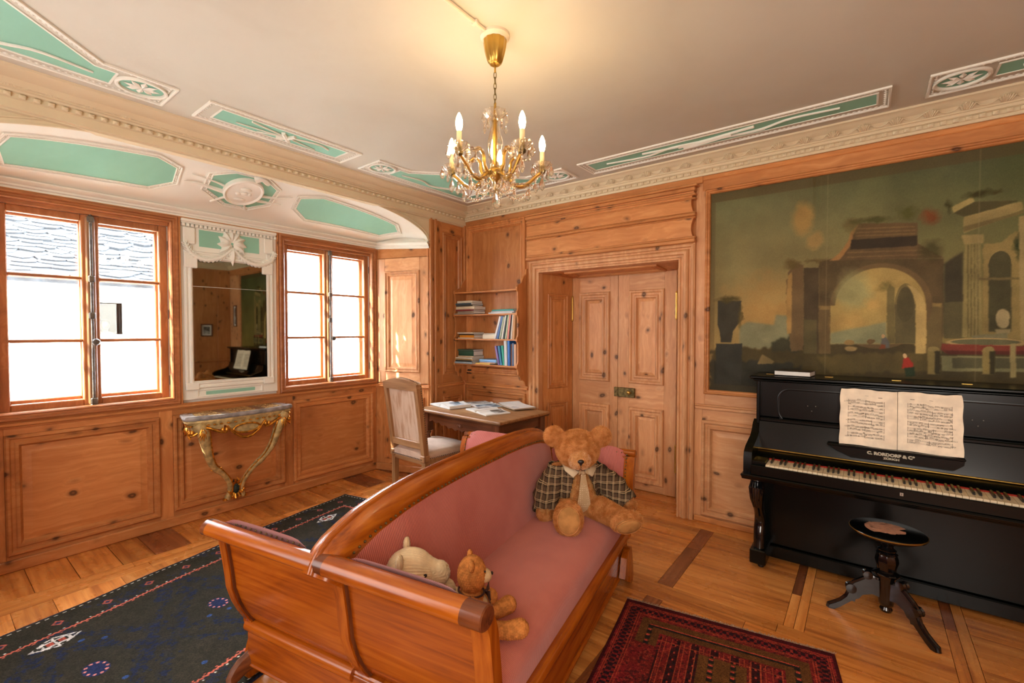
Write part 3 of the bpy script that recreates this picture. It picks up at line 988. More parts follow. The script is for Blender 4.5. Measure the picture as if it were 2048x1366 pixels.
make_window('window_2', *W2)
# panelled corner pieces between the windows and the splay
for y0, y1 in ((-0.731, -0.716), (-1.772, -1.758), (-2.512, -2.498)):
    piece('window_post', WL, y0, y1, 0.93, 2.365, -0.02, 0.03, 'pine_z', dado)
piece('head_fillet', WL, -3.9, -0.72, 2.352, 2.372, -0.02, 0.02, 'pine_y', dado)

# splayed end of the alcove with the shutter ------------------------------
sp = MB().box((0, 0, -0.03), (SPL, 2.40, -0.012), 0, 0, WS).build('wall_splay', 'pine_z', kind='structure')
piece('top_board', WS, 0.012, SPL, 2.262, 2.362, -0.012, 0.0, 'pine_x', sp, 0.002)
sh = empty('shutter', parent=sp)
U0, U1 = 0.03, SPL - 0.012
for a, c in ((U0, U0 + 0.10), (U1 - 0.10, U1)):
    piece('stile', WS, a, c, 0.945, 2.255, -0.012, 0.014, 'pale_z', sh, 0.003)
piece('rail', WS, U0 + 0.10, U1 - 0.10, 0.945, 1.06, -0.012, 0.014, 'pale_x', sh, 0.002); piece('rail', WS, U0 + 0.10, U1 - 0.10, 2.12, 2.255, -0.012, 0.014, 'pale_x', sh, 0.002)
WS2 = lambda u, v, h: WS(u, v, h + 0.012)
panel(WS2, U0 + 0.10, U1 - 0.10, 1.06, 2.12, 'pale_z', sh, prof=MOULD_S, field=[(0, -0.006), (0.004, -0.006), (0.04, 0.004)])
hg = MB()
for z in (1.12, 1.65, 2.08):
    hg.tube([WS(0.022, z - 0.05, 0.014), WS(0.022, z + 0.05, 0.014)], 0.007, 8)
hg.build('hinge_pins', 'oldbrass', sh)
b = MB()
for z0, z1, h in ((0.885, 0.90, 0.012), (0.90, 0.922, 0.03), (0.922, 0.934, 0.02)):
    b.box((0.0, z0, -0.01), (SPL, z1, h), 0.004, 0, WS)
b.build('chair_rail', 'pine_x', sp)
rails(WS, 0, SPL, 0, 0.885, [(0.11, SPL - 0.07)], 'pine_z', 'pine_x', sp, -0.014, 0)
piece('rail', WS, 0.11, SPL - 0.07, 0, 0.13, -0.014, 0, 'pine_x', sp, 0.001); piece('rail', WS, 0.11, SPL - 0.07, 0.80, 0.885, -0.014, 0, 'pine_x', sp, 0.001)
panel(WS, 0.11, SPL - 0.07, 0.13, 0.80, 'pine_z', sp, prof=MOULD_S)
piece('baseboard_splay', WS, -0.01, SPL, 0, 0.075, 0, 0.022, 'pine_x', None, 0.008)['kind'] = 'structure'

# the far end of the alcove, out of the frame
WS3 = lambda u, v, h: (-0.63 + _e.x * u + _e.y * h, -3.538 - _e.y * u + _e.x * h, v)
s3 = MB().box((0, 0, -0.03), (SPL, 2.40, -0.012), 0, 0, WS3).build('wall_splay', 'pine_z', kind='structure')
MB().box((-0.03, 2.34, -0.03), (SPL, 2.80, -0.002), 0, 0, WS3).build('vault_end', 'stucco', s3)
panel(WS3, 0.08, SPL - 0.06, 1.02, 2.22, 'pine_z', s3); panel(WS3, 0.08, SPL - 0.06, 0.13, 0.80, 'pine_z', s3)
piece('chair_rail', WS3, 0, SPL, 0.89, 0.93, -0.01, 0.028, 'pine_x', s3)
MB().box((-0.06, -4.4, 0), (0.0, -3.745, 2.655)).build('wall_left_pier', 'pine_z', kind='structure')
# narrow panelled pier between alcove and corner --------------------------
pr = MB().box((-0.53, 0, -0.03), (0.0, 2.655, -0.012), 0, 0, WP).build('wall_pier', 'pine_z', kind='structure')
for a, c, h in ((-0.522, -0.492, 0.02), (-0.492, -0.462, 0.010), (-0.462, -0.43, 0.022), (-0.43, -0.375, 0.006)):
    piece('stile', WP, a, c, 0.0, 2.652, -0.014, h, 'pine_z', pr, 0.006)
for a, c in ((-0.375, -0.34), (-0.05, -0.002)):
    piece('stile', WP, a, c, 0.0, 2.652, -0.014, 0.0, 'pine_z', pr, 0.001)
for z0, z1 in ((0, 0.13), (0.80, 1.03), (2.53, 2.652)):
    piece('rail', WP, -0.34, -0.05, z0, z1, -0.014, 0.0, 'pine_y', pr, 0.001)
panel(WP, -0.34, -0.05, 1.03, 2.53, 'pine_z', pr, prof=MOULD_S)
panel(WP, -0.34, -0.05, 0.13, 0.80, 'pine_z', pr, prof=MOULD_S)
b = MB()
for z0, z1, h in ((0.90, 0.925, 0.026), (0.925, 0.937, 0.016)):
    b.box((-0.43, z0, -0.01), (0, z1, h), 0.004, 0, WP)
b.build('chair_rail', 'pine_y', pr)
piece('corner_post', WP, -0.03, 0.0, 0, 2.66, -0.01, 0.028, 'pine_z', pr, 0.004)

# back wall: masonry with the door niche ------------------------------------
b = MB()
b.box((-0.1, 0.02, 0), (0.98, 0.12, 2.9)); b.box((2.42, 0.02, 0), (5.5, 0.12, 2.9)); b.box((0.98, 0.02, 2.10), (2.42, 0.12, 2.9))
b.box((0.9, 0.12, 0), (0.98, 0.5, 2.2)); b.box((2.42, 0.12, 0), (2.5, 0.5, 2.2)); b.box((0.9, 0.42, 0), (2.5, 0.5, 2.2)); b.box((0.9, 0.12, 2.12), (2.5, 0.5, 2.2))
wall_back = b.build('wall_back', 'pine_z', kind='structure')
# left bay above the desk
for a, c in ((0.0, 0.035), (0.845, 0.89)):
    piece('stile', WB, a, c, 0.0, 2.64, -0.021, 0.0, 'pine_z', wall_back, 0.002)
for z0, z1 in ((0, 0.13), (0.86, 1.03), (2.64, 2.692)):
    piece('rail', WB, 0.035 if z0 < 2.6 else 0.0, 0.845 if z0 < 2.6 else 2.535, z0, z1, -0.021, 0.0 if z0 < 2.6 else 0.012, 'pine_x', wall_back, 0.002)
panel(WB, 0.035, 0.845, 1.03, 2.64, 'pine_z', wall_back)
panel(WB, 0.035, 0.845, 0.13, 0.86, 'pine_x', wall_back)
b = MB()
for z0, z1, h in ((0.898, 0.92, 0.026), (0.92, 0.932, 0.016)):
    b.box((0.0, z0, -0.01), (0.875, z1, h), 0.004, 0, WB)
b.build('chair_rail', 'pine_x', wall_back)
# door casing: three sides (the fourth lies below the floor)
dc = [(0, -0.02), (0, 0.022), (0.012, 0.030), (0.026, 0.030), (0.034, 0.016), (0.044, 0.014), (0.052, 0.034), (0.064, 0.042), (0.082, 0.040), (0.090, 0.026), (0.104, 0.024), (0.112, 0.034), (0.124, 0.032), (0.130, -0.03)]
MB().frame(WB, 0.893, 2.486, -0.35, 2.185, dc).build('door_casing', 'pale_z', wall_back, fix=False, smooth=28)
# boarded pediment with scrolled ends
def wave(z):
    f = (z - 2.195) / (2.60 - 2.195)
    return 0.034 * abs(math.sin(f * math.pi * 2.0)) ** 0.8
zs = [2.195 + (2.60 - 2.195) * i / 40 for i in range(41)]
poly = [(0.872 + 0.0, z) for z in zs] + [(2.49 - wave(z), z) for z in reversed(zs)]
MB().prism(poly, WB, -0.02, 0.035).build('pediment_board', 'pine_x', wall_back)
b = MB()
for z0, z1, h in ((2.185, 2.215, 0.055), (2.215, 2.235, 0.045), (2.375, 2.390, 0.042), (2.390, 2.412, 0.055), (2.412, 2.424, 0.045), (2.52, 2.535, 0.043), (2.548, 2.570, 0.05), (2.582, 2.612, 0.062), (2.612, 2.632, 0.075)):
    b.box((0.872, z0, -0.005), (2.492 + (0.02 if z0 > 2.6 else 0), z1, h), 0.006, 0, WB)
b.build('pediment_moulding', 'pine_x', wall_back)
# niche: splayed cheeks and head
b = MB()
b.add([WB(1.012, 0, -0.02), WB(1.012, 2.10, -0.02), WB(1.163, 2.10, -0.37), WB(1.163, 0, -0.37)], [(0, 1, 2, 3)])
b.add([WB(2.362, 0, -0.02), WB(2.362, 2.10, -0.02), WB(2.225, 2.10, -0.37), WB(2.225, 0, -0.37)], [(3, 2, 1, 0)])
b.add([WB(1.0, 2.058, -0.0), WB(2.37, 2.058, -0.0), WB(2.37, 2.03, -0.39), WB(1.0, 2.03, -0.39)], [(0, 1, 2, 3)])
b.build('niche_lining', 'pine_z', wall_back, fix=False)
_d = Vector((0.151, 0.35, 0)); _dl = _d.length; _d /= _dl
CHK = lambda u, v, h: (1.012 + _d.x * u + _d.y * h, 0.02 + _d.y * u - _d.x * h, v)
panel(CHK, 0.075, _dl - 0.06, 0.92, 1.86, 'pine_z', wall_back, prof=MOULD_S, field=FIELD_S)
panel(CHK, 0.075, _dl - 0.06, 0.10, 0.78, 'pine_z', wall_back, prof=MOULD_S, field=FIELD_S)
HDM = lambda u, v, h: (u, v, 2.058 - 0.072 * v - h)
panel(HDM, 1.25, 2.15, 0.06, 0.32, 'pine_x', wall_back, prof=MOULD_S, field=FIELD_S)

# double door --------------------------------------------------------------
WD = lambda u, v, h: (u, 0.37 - h, v)
door = empty('door_1', kind='structure')
def leaf(x0, x1, px0, px1):
    lf = MB().box((x0, 0.006, -0.04), (x1, 2.035, -0.014), 0.003, 0, WD).build('door_leaf', 'pale_z', door)
    for a, c in ((x0, px0), (px1, x1)):
        piece('stile', WD, a, c, 0.006, 2.035, -0.016, 0.0, 'pale_z', lf, 0.0015)
    for z0, z1 in ((0.006, 0.075), (0.775, 1.0), (1.875, 2.035)):
        piece('rail', WD, px0, px1, z0, z1, -0.016, 0.0, 'pale_x', lf, 0.001)
    for z0, z1 in ((0.075, 0.775), (1.0, 1.875)):
        panel(WD, px0, px1, z0, z1, 'pale_z', lf, prof=[(0, -0.004), (0, 0.014), (0.008, 0.022), (0.022, 0.022), (0.032, 0.010), (0.050, 0.009), (0.058, 0.018), (0.072, 0.017), (0.084, -0.004)], field=FIELD_S)
    return lf
l1 = leaf(1.166, 1.664, 1.250, 1.580)
l2 = leaf(1.668, 2.222, 1.780, 2.113)
b = MB(); b.box((1.635, 0.865, 0.0), (1.675, 0.955, 0.018), 0.003, 0, WD); b.build('lock_keeper', 'oldbrass', l1)
b = MB(); b.box((1.68, 0.865, 0.0), (1.845, 0.955, 0.028), 0.004, 0, WD)
for (u, v) in ((1.69, 0.872), (1.69, 0.948), (1.835, 0.872), (1.835, 0.948)):
    b.ball(WD(u, v, 0.028), 0.004, 6, 4)
lk = b.build('box_lock', 'oldbrass', l2)
b = MB(); b.lathe([(0.006, 0), (0.006, 0.02), (0.016, 0.026), (0.018, 0.036), (0.012, 0.044), (0.001, 0.046)], 14)
kb = b.build('door_knob', 'brass', l2); kb.location = WD(1.80, 0.915, 0.026); kb.rotation_euler = (R(90), 0, 0)
for lf, x in ((l1, 1.168), (l2, 2.222)):
    for z in (0.35, 1.72):
        hb = MB(); hb.tube([WD(x, z - 0.11, 0.006), WD(x, z + 0.11, 0.006)], 0.009, 8)
        for zz in (-0.118, 0.118):
            hb.ball(WD(x, z + zz, 0.006), 0.011, 8, 6)
        hb.build('hinge', 'brass', lf)

# bay with the big painting ------------------------------------------------
piece('stile', WB, 2.486, 2.562, 0.886, 2.642, -0.021, 0.0, 'pale_z', wall_back, 0.002)
piece('frieze_board', WB, 2.535, 5.36, 2.575, 2.692, -0.021, 0.004, 'pine_x', wall_back, 0.003)
piece('frieze_fillet', WB, 2.535, 5.36, 2.655, 2.690, 0.0, 0.014, 'pine_x', wall_back, 0.005)
piece('rail', WB, 2.562, 5.36, 0.922, 1.016, -0.021, 0.0, 'pale_x', wall_back, 0.002)
piece('stile', WB, 4.84, 5.36, 1.016, 2.575, -0.021, 0.0, 'pale_z', wall_back, 0.002)
b = MB()
for z0, z1, h in ((0.885, 0.91, 0.022), (0.91, 0.924, 0.03)):
    b.box((2.495, z0, -0.01), (5.36, z1, h), 0.005, 0, WB)
b.build('chair_rail', 'pale_x', wall_back)
PB = [(2.545, 3.60), (3.68, 4.75)]
rails(WB, 2.486, 5.36, 0.0, 0.885, PB, 'pale_z', 'pale_x', wall_back, -0.021, 0.0)
for a, c in PB:
    piece('rail', WB, a, c, 0.0, 0.055, -0.021, 0.0, 'pale_x', wall_back, 0.001); piece('rail', WB, a, c, 0.80, 0.885, -0.021, 0.0, 'pale_x', wall_back, 0.001)
    panel(WB, a, c, 0.055, 0.80, 'pale_x', wall_back, fmat='pale_x')
piece('baseboard_back', WB, 2.49, 5.36, 0.0, 0.045, 0.0, 0.02, 'pine_x', None, 0.006)['kind'] = 'structure'
piece('baseboard_niche', WB, 0.03, 0.89, 0.0, 0.075, 0.0, 0.02, 'pine_x', None, 0.006)['kind'] = 'structure'

# right wall of boards and the wall behind the camera -------------------------
wr = MB().box((5.39, -4.6, 0), (5.5, 0.2, 2.9)).build('wall_right', 'pine_z', kind='structure')
y = -4.37
while y < -0.02:
    w = min(rf.uniform(0.26, 0.40), -y)
    piece('board', WR, y, y + w - 0.002, 0.0, 2.69, -0.028, 0.0, 'pine_z', wr, 0.004); y += w
piece('chair_rail', WR, -4.37, 0, 0.89, 0.92, 0.0, 0.025, 'pine_y', wr)
b = MB()
for x0, x1 in ((-0.9, 0.65), (1.95, 3.45), (4.75, 5.5)):
    b.box((x0, -4.52, 0), (x1, -4.37, 2.9))
for x0, x1 in ((0.65, 1.95), (3.45, 4.75)):
    b.box((x0, -4.52, 0), (x1, -4.37, 0.8)); b.box((x0, -4.52, 2.4), (x1, -4.37, 2.9)); b.box((x0, -4.52, 0.8), (x1, -4.46, 2.4))
b.build('wall_rear', 'pine_x', kind='structure')
# ---------------------------------------------------------------- double sofa
def cord(name, axis, period, a, b_, c):
    n = NT(name)
    o = n.obj(); x = n.sep(o)['XYZ'.index(axis.upper())]
    w = n.math('SINE', n.math('MULTIPLY', x, 2 * math.pi / period))
    w01 = n.math('ADD', n.math('MULTIPLY', w, 0.5), 0.5)
    mot = n.noise(o, 5.0, 3)
    col = n.mix(n.smooth(mot, 0.35, 0.7), s2l(a), s2l(b_))
    col = n.mix(n.math('MULTIPLY', n.smooth(w01, 0.42, 0.0), 0.8), col, s2l(c))
    weave = n.noise(o, 420.0, 2)
    n.bump(n.math('ADD', w01, n.math('MULTIPLY', weave, 0.3)), 0.5, 0.0025)
    return n.fin(col, 0.82, spec=0.2, Sheen_Weight=0.25, Sheen_Roughness=0.4)
M['cord_back'] = cord('rose_corduroy_back', 'y', 0.0078, (202, 118, 104), (190, 104, 90), (134, 66, 56))
M['cord_seat'] = cord('rose_corduroy_seat', 'y', 0.0056, (204, 118, 100), (192, 106, 90), (140, 70, 58))
M['cord_arm'] = cord('rose_corduroy_arm', 'x', 0.0078, (206, 124, 116), (192, 108, 100), (128, 66, 60))

SOFA = (1.955, -2.03, 0.0); SA = R(10.0)
sofa = tag(empty('sofa', SOFA, SA), 'double-sided rose corduroy sofa with honey wood frame and scroll arms', 'sofa')
SZ = [0.262, 0.29, 0.33, 0.38, 0.45, 0.53, 0.60, 0.65, 0.69, 0.715]
def Sy(z):
    zs = [0.25, 0.30, 0.35, 0.40, 0.45, 0.55, 0.65, 0.70, 0.74]; ys = [0.762, 0.796, 0.822, 0.842, 0.855, 0.866, 0.882, 0.902, 0.93]
    return float(np.interp(z, zs, ys))
def sheet(lx0, lx1, out, inn, sg, b, bev=0.0):
    b.loft([[(lx0, sg * (Sy(z) + out), z), (lx1, sg * (Sy(z) + out), z), (lx1, sg * (Sy(z) - inn), z), (lx0, sg * (Sy(z) - inn), z)] for z in SZ], True, True)
for sg in (-1, 1):
    b = MB(); sheet(-0.60, 0.61, -0.004, 0.030, sg, b)
    arm = b.build('end_panel', 'honey_x', sofa)
    for lx0, lx1, out in ((-0.628, -0.588, 0.012), (0.026, 0.072, 0.014), (0.578, 0.640, 0.012)):
        b = MB(); sheet(lx0, lx1, out, 0.036, sg, b); b.build('stile', 'honey_z', arm)
    for lx0, lx1 in ((-0.588, -0.583), (0.072, 0.078)):
        b = MB(); sheet(lx0, lx1, 0.006, 0.02, sg, b); b.build('groove_shade', 'walnut_z', arm)  # dark wood strip standing in for the shadow groove beside the stile
    yc = sg * 0.922
    for x0, x1, r, zc in (((-0.645, 0.004, 0.036, 0.712), (0.0, 0.650, 0.040, 0.720)) if sg < 0 else ((-0.632, 0.004, 0.028, 0.716), (0.0, 0.636, 0.029, 0.722))):
        b = MB()
        if x0 < 0:
            segs = ((x0, x0 + 0.03, 'honeycap_x'), (x0 + 0.03, x1, 'honey_x'))
        else:
            segs = ((x0, x0 + 0.045, 'honeycap_x'), (x0 + 0.045, x1 - 0.07, 'honey_x'), (x1 - 0.07, x1, 'honeycap_x' if sg < 0 else 'honey_x'))
        for i, (a, c, mt) in enumerate(segs):
            q = MB()
            ring = lambda x, rr: [(x, yc + rr * math.cos(t), zc + rr * (0.95 if math.sin(t) > 0 else 0.75) * math.sin(t)) for t in [2 * math.pi * k / 20 for k in range(20)]]
            e0 = 0.004 if i == 0 else 0.0; e1 = 0.004 if i == len(segs) - 1 else 0.0
            q.loft([ring(a, r - e0), ring(a + 0.004, r), ring(c - 0.004, r), ring(c, r - e1)])
            q.build('scroll_rail', mt, sofa)
# plinth
b = MB(); b.box((-0.61, -0.785, 0.085), (0.615, 0.785, 0.262), 0.006)
base = b.build('plinth', 'honey_y', sofa)
for sg in (-1, 1):
    b = MB(); b.box((-0.612, sg * 0.782, 0.088), (0.617, sg * 0.789, 0.25), 0.002); b.build('plinth_end', 'honey_x', base)
for sg in (-1, 1):
    b = MB()
    ring = lambda x: [(x, sg * (0.775 + 0.026 * math.cos(t)), 0.245 + 0.026 * math.sin(t)) for t in [2 * math.pi * k / 16 for k in range(16)]]
    b.loft([ring(-0.622), ring(0.0)]); b.build('plinth_moulding', 'honey_x', base)
    b = MB(); b.box((-0.615, sg * 0.78, 0.078), (0.62, sg * 0.795, 0.092), 0.005); b.build('plinth_lip', 'honey_x', base)
    b = MB()
    ring = lambda y: [(sg * (0.612 + 0.026 * math.cos(t)), y, 0.272 + 0.026 * math.sin(t)) for t in [2 * math.pi * k / 16 for k in range(16)]]
    b.loft([ring(-0.79), ring(0.79)]); b.build('seat_rail', 'honey_y', base)
    b = MB(); b.box((sg * 0.61, -0.79, 0.078), (sg * 0.625, 0.79, 0.094), 0.005); b.build('plinth_lip', 'honey_y', base)
for sx in (-1, 1):
    for sy in (-1, 1):
        # flat scroll bracket foot seen from the seat side
        prof = [(0.0, 0.0), (0.035, 0.0), (0.05, 0.03), (0.042, 0.09), (0.02, 0.16), (0.0, 0.22), (-0.05, 0.23), (-0.12, 0.20), (-0.16, 0.10), (-0.13, 0.085), (-0.10, 0.06), (-0.075, 0.08), (-0.045, 0.06), (-0.03, 0.02)]
        b = MB(); b.prism([(sy * (0.74 + u), v) for u, v in prof], lambda u, v, h: (sx * (0.622 + h), u, v), 0.0, 0.034)
        b.build('bracket_foot', 'honey_z', sofa)
        b = MB(); P = bez([(sx * 0.60, sy * 0.70, 0.10), (sx * 0.62, sy * 0.80, 0.085), (sx * 0.61, sy * 0.86, 0.05), (sx * 0.58, sy * 0.855, 0.018)], 9)
        b.tube(P, [0.045, 0.045, 0.042, 0.038, 0.034, 0.03, 0.026, 0.022, 0.018], 10, flat=0.7); b.build('scroll_foot', 'walnut_y', sofa)
# backrest: wooden arch rail over two wedge cushions
def ridge(y):
    ys = [-0.965, -0.95, -0.92, -0.88, -0.82, -0.745, -0.60, -0.433, -0.20, 0.05, 0.30, 0.505, 0.66, 0.757, 0.85, 0.91, 0.95, 0.965]
    zs = [0.70, 0.735, 0.768, 0.795, 0.818, 0.842, 0.866, 0.880, 0.886, 0.886, 0.884, 0.876, 0.864, 0.850, 0.826, 0.80, 0.765, 0.735]
    return float(np.interp(y, ys, zs))
ysb = [-0.965 + 0.012 * i for i in range(8)] + list(np.linspace(-0.865, 0.865, 44)) + [0.88 + 0.012 * i for i in range(8)]
ysb[-1] = 0.965
def rail_ring(y):
    z = ridge(y); w = 0.074
    s = (ridge(min(0.965, y + 0.01)) - ridge(max(-0.965, y - 0.01))) / 0.02
    L = math.hypot(1, s); ny, nz = -s / L, 1 / L
    pts = []
    for lx, d in ((-w, 0.085), (-w, 0.060), (-w * 0.93, 0.035), (-w * 0.7, 0.014), (-w * 0.30, 0.004), (-0.014, 0.003), (-0.010, -0.006), (0.0, -0.010), (0.010, -0.006), (0.014, 0.003), (w * 0.30, 0.004), (w * 0.7, 0.014), (w * 0.93, 0.035), (w, 0.060), (w, 0.085)):
        pts.append((lx, y - ny * d, z - nz * d))
    return pts
b = MB(); b.loft([rail_ring(y) for y in ysb], True, True)
b.build('crest_rail', 'honey_y', sofa, smooth=50)
for sx in (1, -1):
    rows_ = []
    NY = 60
    for j in range(13):
        f = j / 12
        row = []
        for i in range(NY + 1):
            y0_ = -0.90 + 1.80 * i / NY
            zt = ridge(y0_) - 0.066
            z = 0.40 + (zt - 0.40) * f
            y = y0_ / 0.90 * min(0.90, Sy(min(z, 0.70)) - 0.034)
            x = 0.185 - (0.185 - 0.070) * f ** 0.8 + 0.018 * math.sin(math.pi * f) * (1 - abs(y / 0.92) ** 6)
            row.append((sx * x, y, z))
        rows_.append(row)
    b = MB(); b.loft(rows_, False, False)
    
    cush = b.build('back_cushion', 'cord_back', sofa, smooth=60)
    # brass nails along the top seam, joined: hundreds of tiny heads
    nb = MB(); y = -0.895
    while y < 0.90:
        zt = ridge(y) - 0.062
        nb.ball((sx * 0.077, y, zt - 0.004), 0.0052, 6, 4); y += 0.027 / math.hypot(1, (ridge(y + 0.01) - ridge(y - 0.01)) / 0.02)
    nb.build('upholstery_nails', 'oldbrass', cush)['kind'] = 'stuff'
    # seat
    rows_ = []
    prof = [(0.10, 0.405), (0.19, 0.425), (0.30, 0.438), (0.42, 0.438), (0.52, 0.428), (0.572, 0.412), (0.598, 0.392), (0.604, 0.36), (0.602, 0.30), (0.598, 0.276)]
    for y in np.linspace(-0.80, 0.80, 41):
        e = 0.008 * (1 - abs(y / 0.86) ** 4)
        rows_.append([(sx * x, y, z + (e if 0.15 < x < 0.6 and z > 0.38 else 0)) for x, z in prof])
    b = MB(); b.loft(rows_, False, False); b.build('seat_cushion', 'cord_seat', sofa, smooth=60)
    for sg in (-1, 1):
        rows_ = []
        for f in np.linspace(0, 1, 12):
            z = 0.43 + (0.764 - 0.43) * f
            row = []
            for g in np.linspace(0, 1, 16):
                lx = 0.17 + (0.585 - 0.17) * g - 0.10 * f * (1 - g)
                bul = 0.022 * math.sin(math.pi * min(1, g)) ** 0.5 + 0.004
                row.append((sx * lx, sg * (Sy(min(z, 0.72)) - 0.028 - bul * math.sin(math.pi * (0.25 + 0.6 * f)) + (0.02 if f > 0.95 else 0)), z - (0.03 * (1 - min(1, math.sin(math.pi * g) * 2.2)) if f > 0.9 else 0)))
            rows_.append(row)
        b = MB(); b.loft(rows_, False, False); pad = b.build('arm_pad', 'cord_arm', sofa, smooth=60)
        nb = MB()
        for f in np.linspace(0.12, 0.93, 15):
            z = 0.40 + 0.348 * f; nb.ball((sx * 0.590, sg * (Sy(min(z, 0.72)) - 0.034), z), 0.006, 6, 4)
        for g in np.linspace(0.05, 0.95, 15):
            nb.ball((sx * (0.10 + 0.48 * g), sg * (0.884), 0.734), 0.004, 6, 4)
        nb.build('upholstery_nails', 'oldbrass', pad)['kind'] = 'stuff'

# ---------------------------------------------------------------- upright piano
pno = tag(empty('piano', (3.71, -0.20, 0)), 'black lacquered upright piano under the large painting', 'piano')
PX = lambda x: x - 3.71
PY = lambda y: y + 0.20
def pbox(name, x0, x1, y0, y1, z0, z1, mat='black', parent=None, bev=0.004):
    return MB().box((PX(x0), PY(y0), z0), (PX(x1), PY(y1), z1), bev).build(name, mat, parent or pno)
pbox('back_case', 2.985, 4.435, -0.30, -0.04, 0.03, 1.172)
lid = pbox('lid', 2.945, 4.475, -0.385, -0.03, 1.180, 1.202, bev=0.007)
pbox('lid_moulding', 2.962, 4.458, -0.365, -0.03, 1.165, 1.180, bev=0.006)
for x in (3.04, 3.37, 3.70, 4.0, 4.25):
    pbox('lid_hinge', x - 0.022, x + 0.022, -0.215, -0.205, 1.201, 1.2045, 'brass', lid, 0.001)
pbox('front_panel', 2.992, 4.428, -0.325, -0.29, 0.93, 1.165)
# rounded oblong grooves on the front panel, either side of the desk
for x0, x1 in ((3.10, 3.62), (3.74, 4.33)):
    ou = []
    rr = 0.075
    for (cx, cz, a0) in ((x1 - rr, 1.125 - rr, 0), (x0 + rr, 1.125 - rr, 90), (x0 + rr, 0.90 + rr, 180), (x1 - rr, 0.90 + rr, 270)):
        for k in range(9):
            a = R(a0 + 90 * k / 8); ou.append((cx + rr * math.cos(a), cz + rr * math.sin(a)))
    mpz = lambda u, v, h: (PX(u), PY(-0.325 - h), v)
    band(ou, mpz, 0.0, 0.012, 0.006, 0.2).build('panel_bead', 'black', pno, fix=False)
    for (u, v) in ((-0.022, 0.012), (0.02, 0.014), (0.0, -0.018)):
        cxm = x0 + 0.19 if x0 < 3.5 else x1 - 0.30
        q = MB(); q.ball((PX(cxm + u), PY(-0.327), 1.01 + v), 0.003, 6, 4); q.build('candle_screw', 'chrome', pno)
for x0, x1 in ((2.982, 3.004), (4.416, 4.438)):
    pbox('side_board', x0, x1, -0.345, -0.04, 0.03, 1.167)
# fallboard
pbox('fallboard_top', 3.006, 4.414, -0.375, -0.30, 0.905, 0.928, bev=0.006)
b = MB(); b.loft([[(PX(x), PY(y), z) for y, z in ((-0.345, 0.905), (-0.368, 0.905), (-0.42, 0.742), (-0.395, 0.738))] for x in (3.006, 4.414)]); b.build('fallboard', 'black', pno)
b = MB(); b.tube([(PX(3.006), PY(-0.418), 0.737), (PX(4.414), PY(-0.418), 0.737)], 0.0045, 6); b.build('hinge_strip', 'brass', pno)
b = MB(); b.loft([[(PX(x), PY(y), z) for y, z in ((-0.395, 0.732), (-0.42, 0.732), (-0.505, 0.704), (-0.48, 0.69))] for x in (3.006, 4.414)]); b.build('name_board', 'black', pno)
pbox('red_felt', 3.085, 4.318, -0.512, -0.500, 0.688, 0.7005, 'redfelt', bev=0.001)
# cheeks with scooped arms
for x0, x1 in ((2.962, 3.008), (4.412, 4.458)):
    pr_ = [(-0.30, 0.62), (-0.30, 0.905), (-0.345, 0.885), (-0.38, 0.845), (-0.43, 0.815), (-0.52, 0.792), (-0.585, 0.775), (-0.625, 0.75), (-0.637, 0.715), (-0.637, 0.62)]
    b = MB(); b.prism([(PY(u), v) for u, v in pr_], lambda u, v, h: (h, u, v), PX(x0), PX(x1)); b.build('cheek', 'black', pno, smooth=25)
pbox('key_block', 3.008, 3.084, -0.64, -0.48, 0.655, 0.703); pbox('key_block', 4.316, 4.412, -0.64, -0.48, 0.655, 0.703)
pbox('key_slip', 3.008, 4.412, -0.672, -0.655, 0.625, 0.684)
for z0, z1, y in ((0.598, 0.612, -0.672), (0.610, 0.626, -0.69), (0.588, 0.600, -0.66)):
    pbox('keybed_moulding', 2.955, 4.465, y, -0.30, z0, z1, bev=0.006)
pbox('keybed', 2.985, 4.435, -0.65, -0.30, 0.59, 0.655)
# keys: 52 white, 36 black
KW = 1.229 / 52
wk = MB(); wk.box((-KW / 2 + 0.0006, -0.075, -0.018), (KW / 2 - 0.0006, 0.072, 0.0), 0.0012)
wme = wk.build('white_key', 'ivory', pno)
bkm = MB(); bkm.loft([[(-0.0055, y, z0), (0.0055, y, z0), (0.0045, y + (0.004 if z else 0), z), (-0.0045, y + (0.004 if z else 0), z)] for y, z0, z in ((-0.048, -0.002, 0.006), (-0.043, -0.002, 0.0125), (0.048, -0.002, 0.0125))])
bme = bkm.build('black_key', 'ebony', pno)
for k in range(52):
    o = wme if k == 0 else wme.copy()
    if k: COL.objects.link(o)
    o.location = (PX(3.086 + KW * (k + 0.5)), PY(-0.580), 0.694 - (0.0008 if (k * 7) % 11 == 3 else 0))
first = True
for k in range(51):
    if (k + 5) % 7 in (0, 1, 3, 4, 5):   # after A, C, D, F, G
        o = bme if first else bme.copy()
        if not first: COL.objects.link(o)
        first = False
        o.location = (PX(3.086 + KW * (k + 1)), PY(-0.556), 0.694)
b = MB(); b.box((PX(3.703), PY(-0.6735), 0.648), (PX(3.717), PY(-0.672), 0.664), 0.0004); sl = b.build('lock_plate', 'chrome', pno)
b = MB(); b.ball((PX(3.71), PY(-0.674), 0.658), 0.0025, 6, 4); b.box((PX(3.709), PY(-0.6745), 0.651), (PX(3.711), PY(-0.6725), 0.658)); b.build('keyhole', 'ebony', sl)
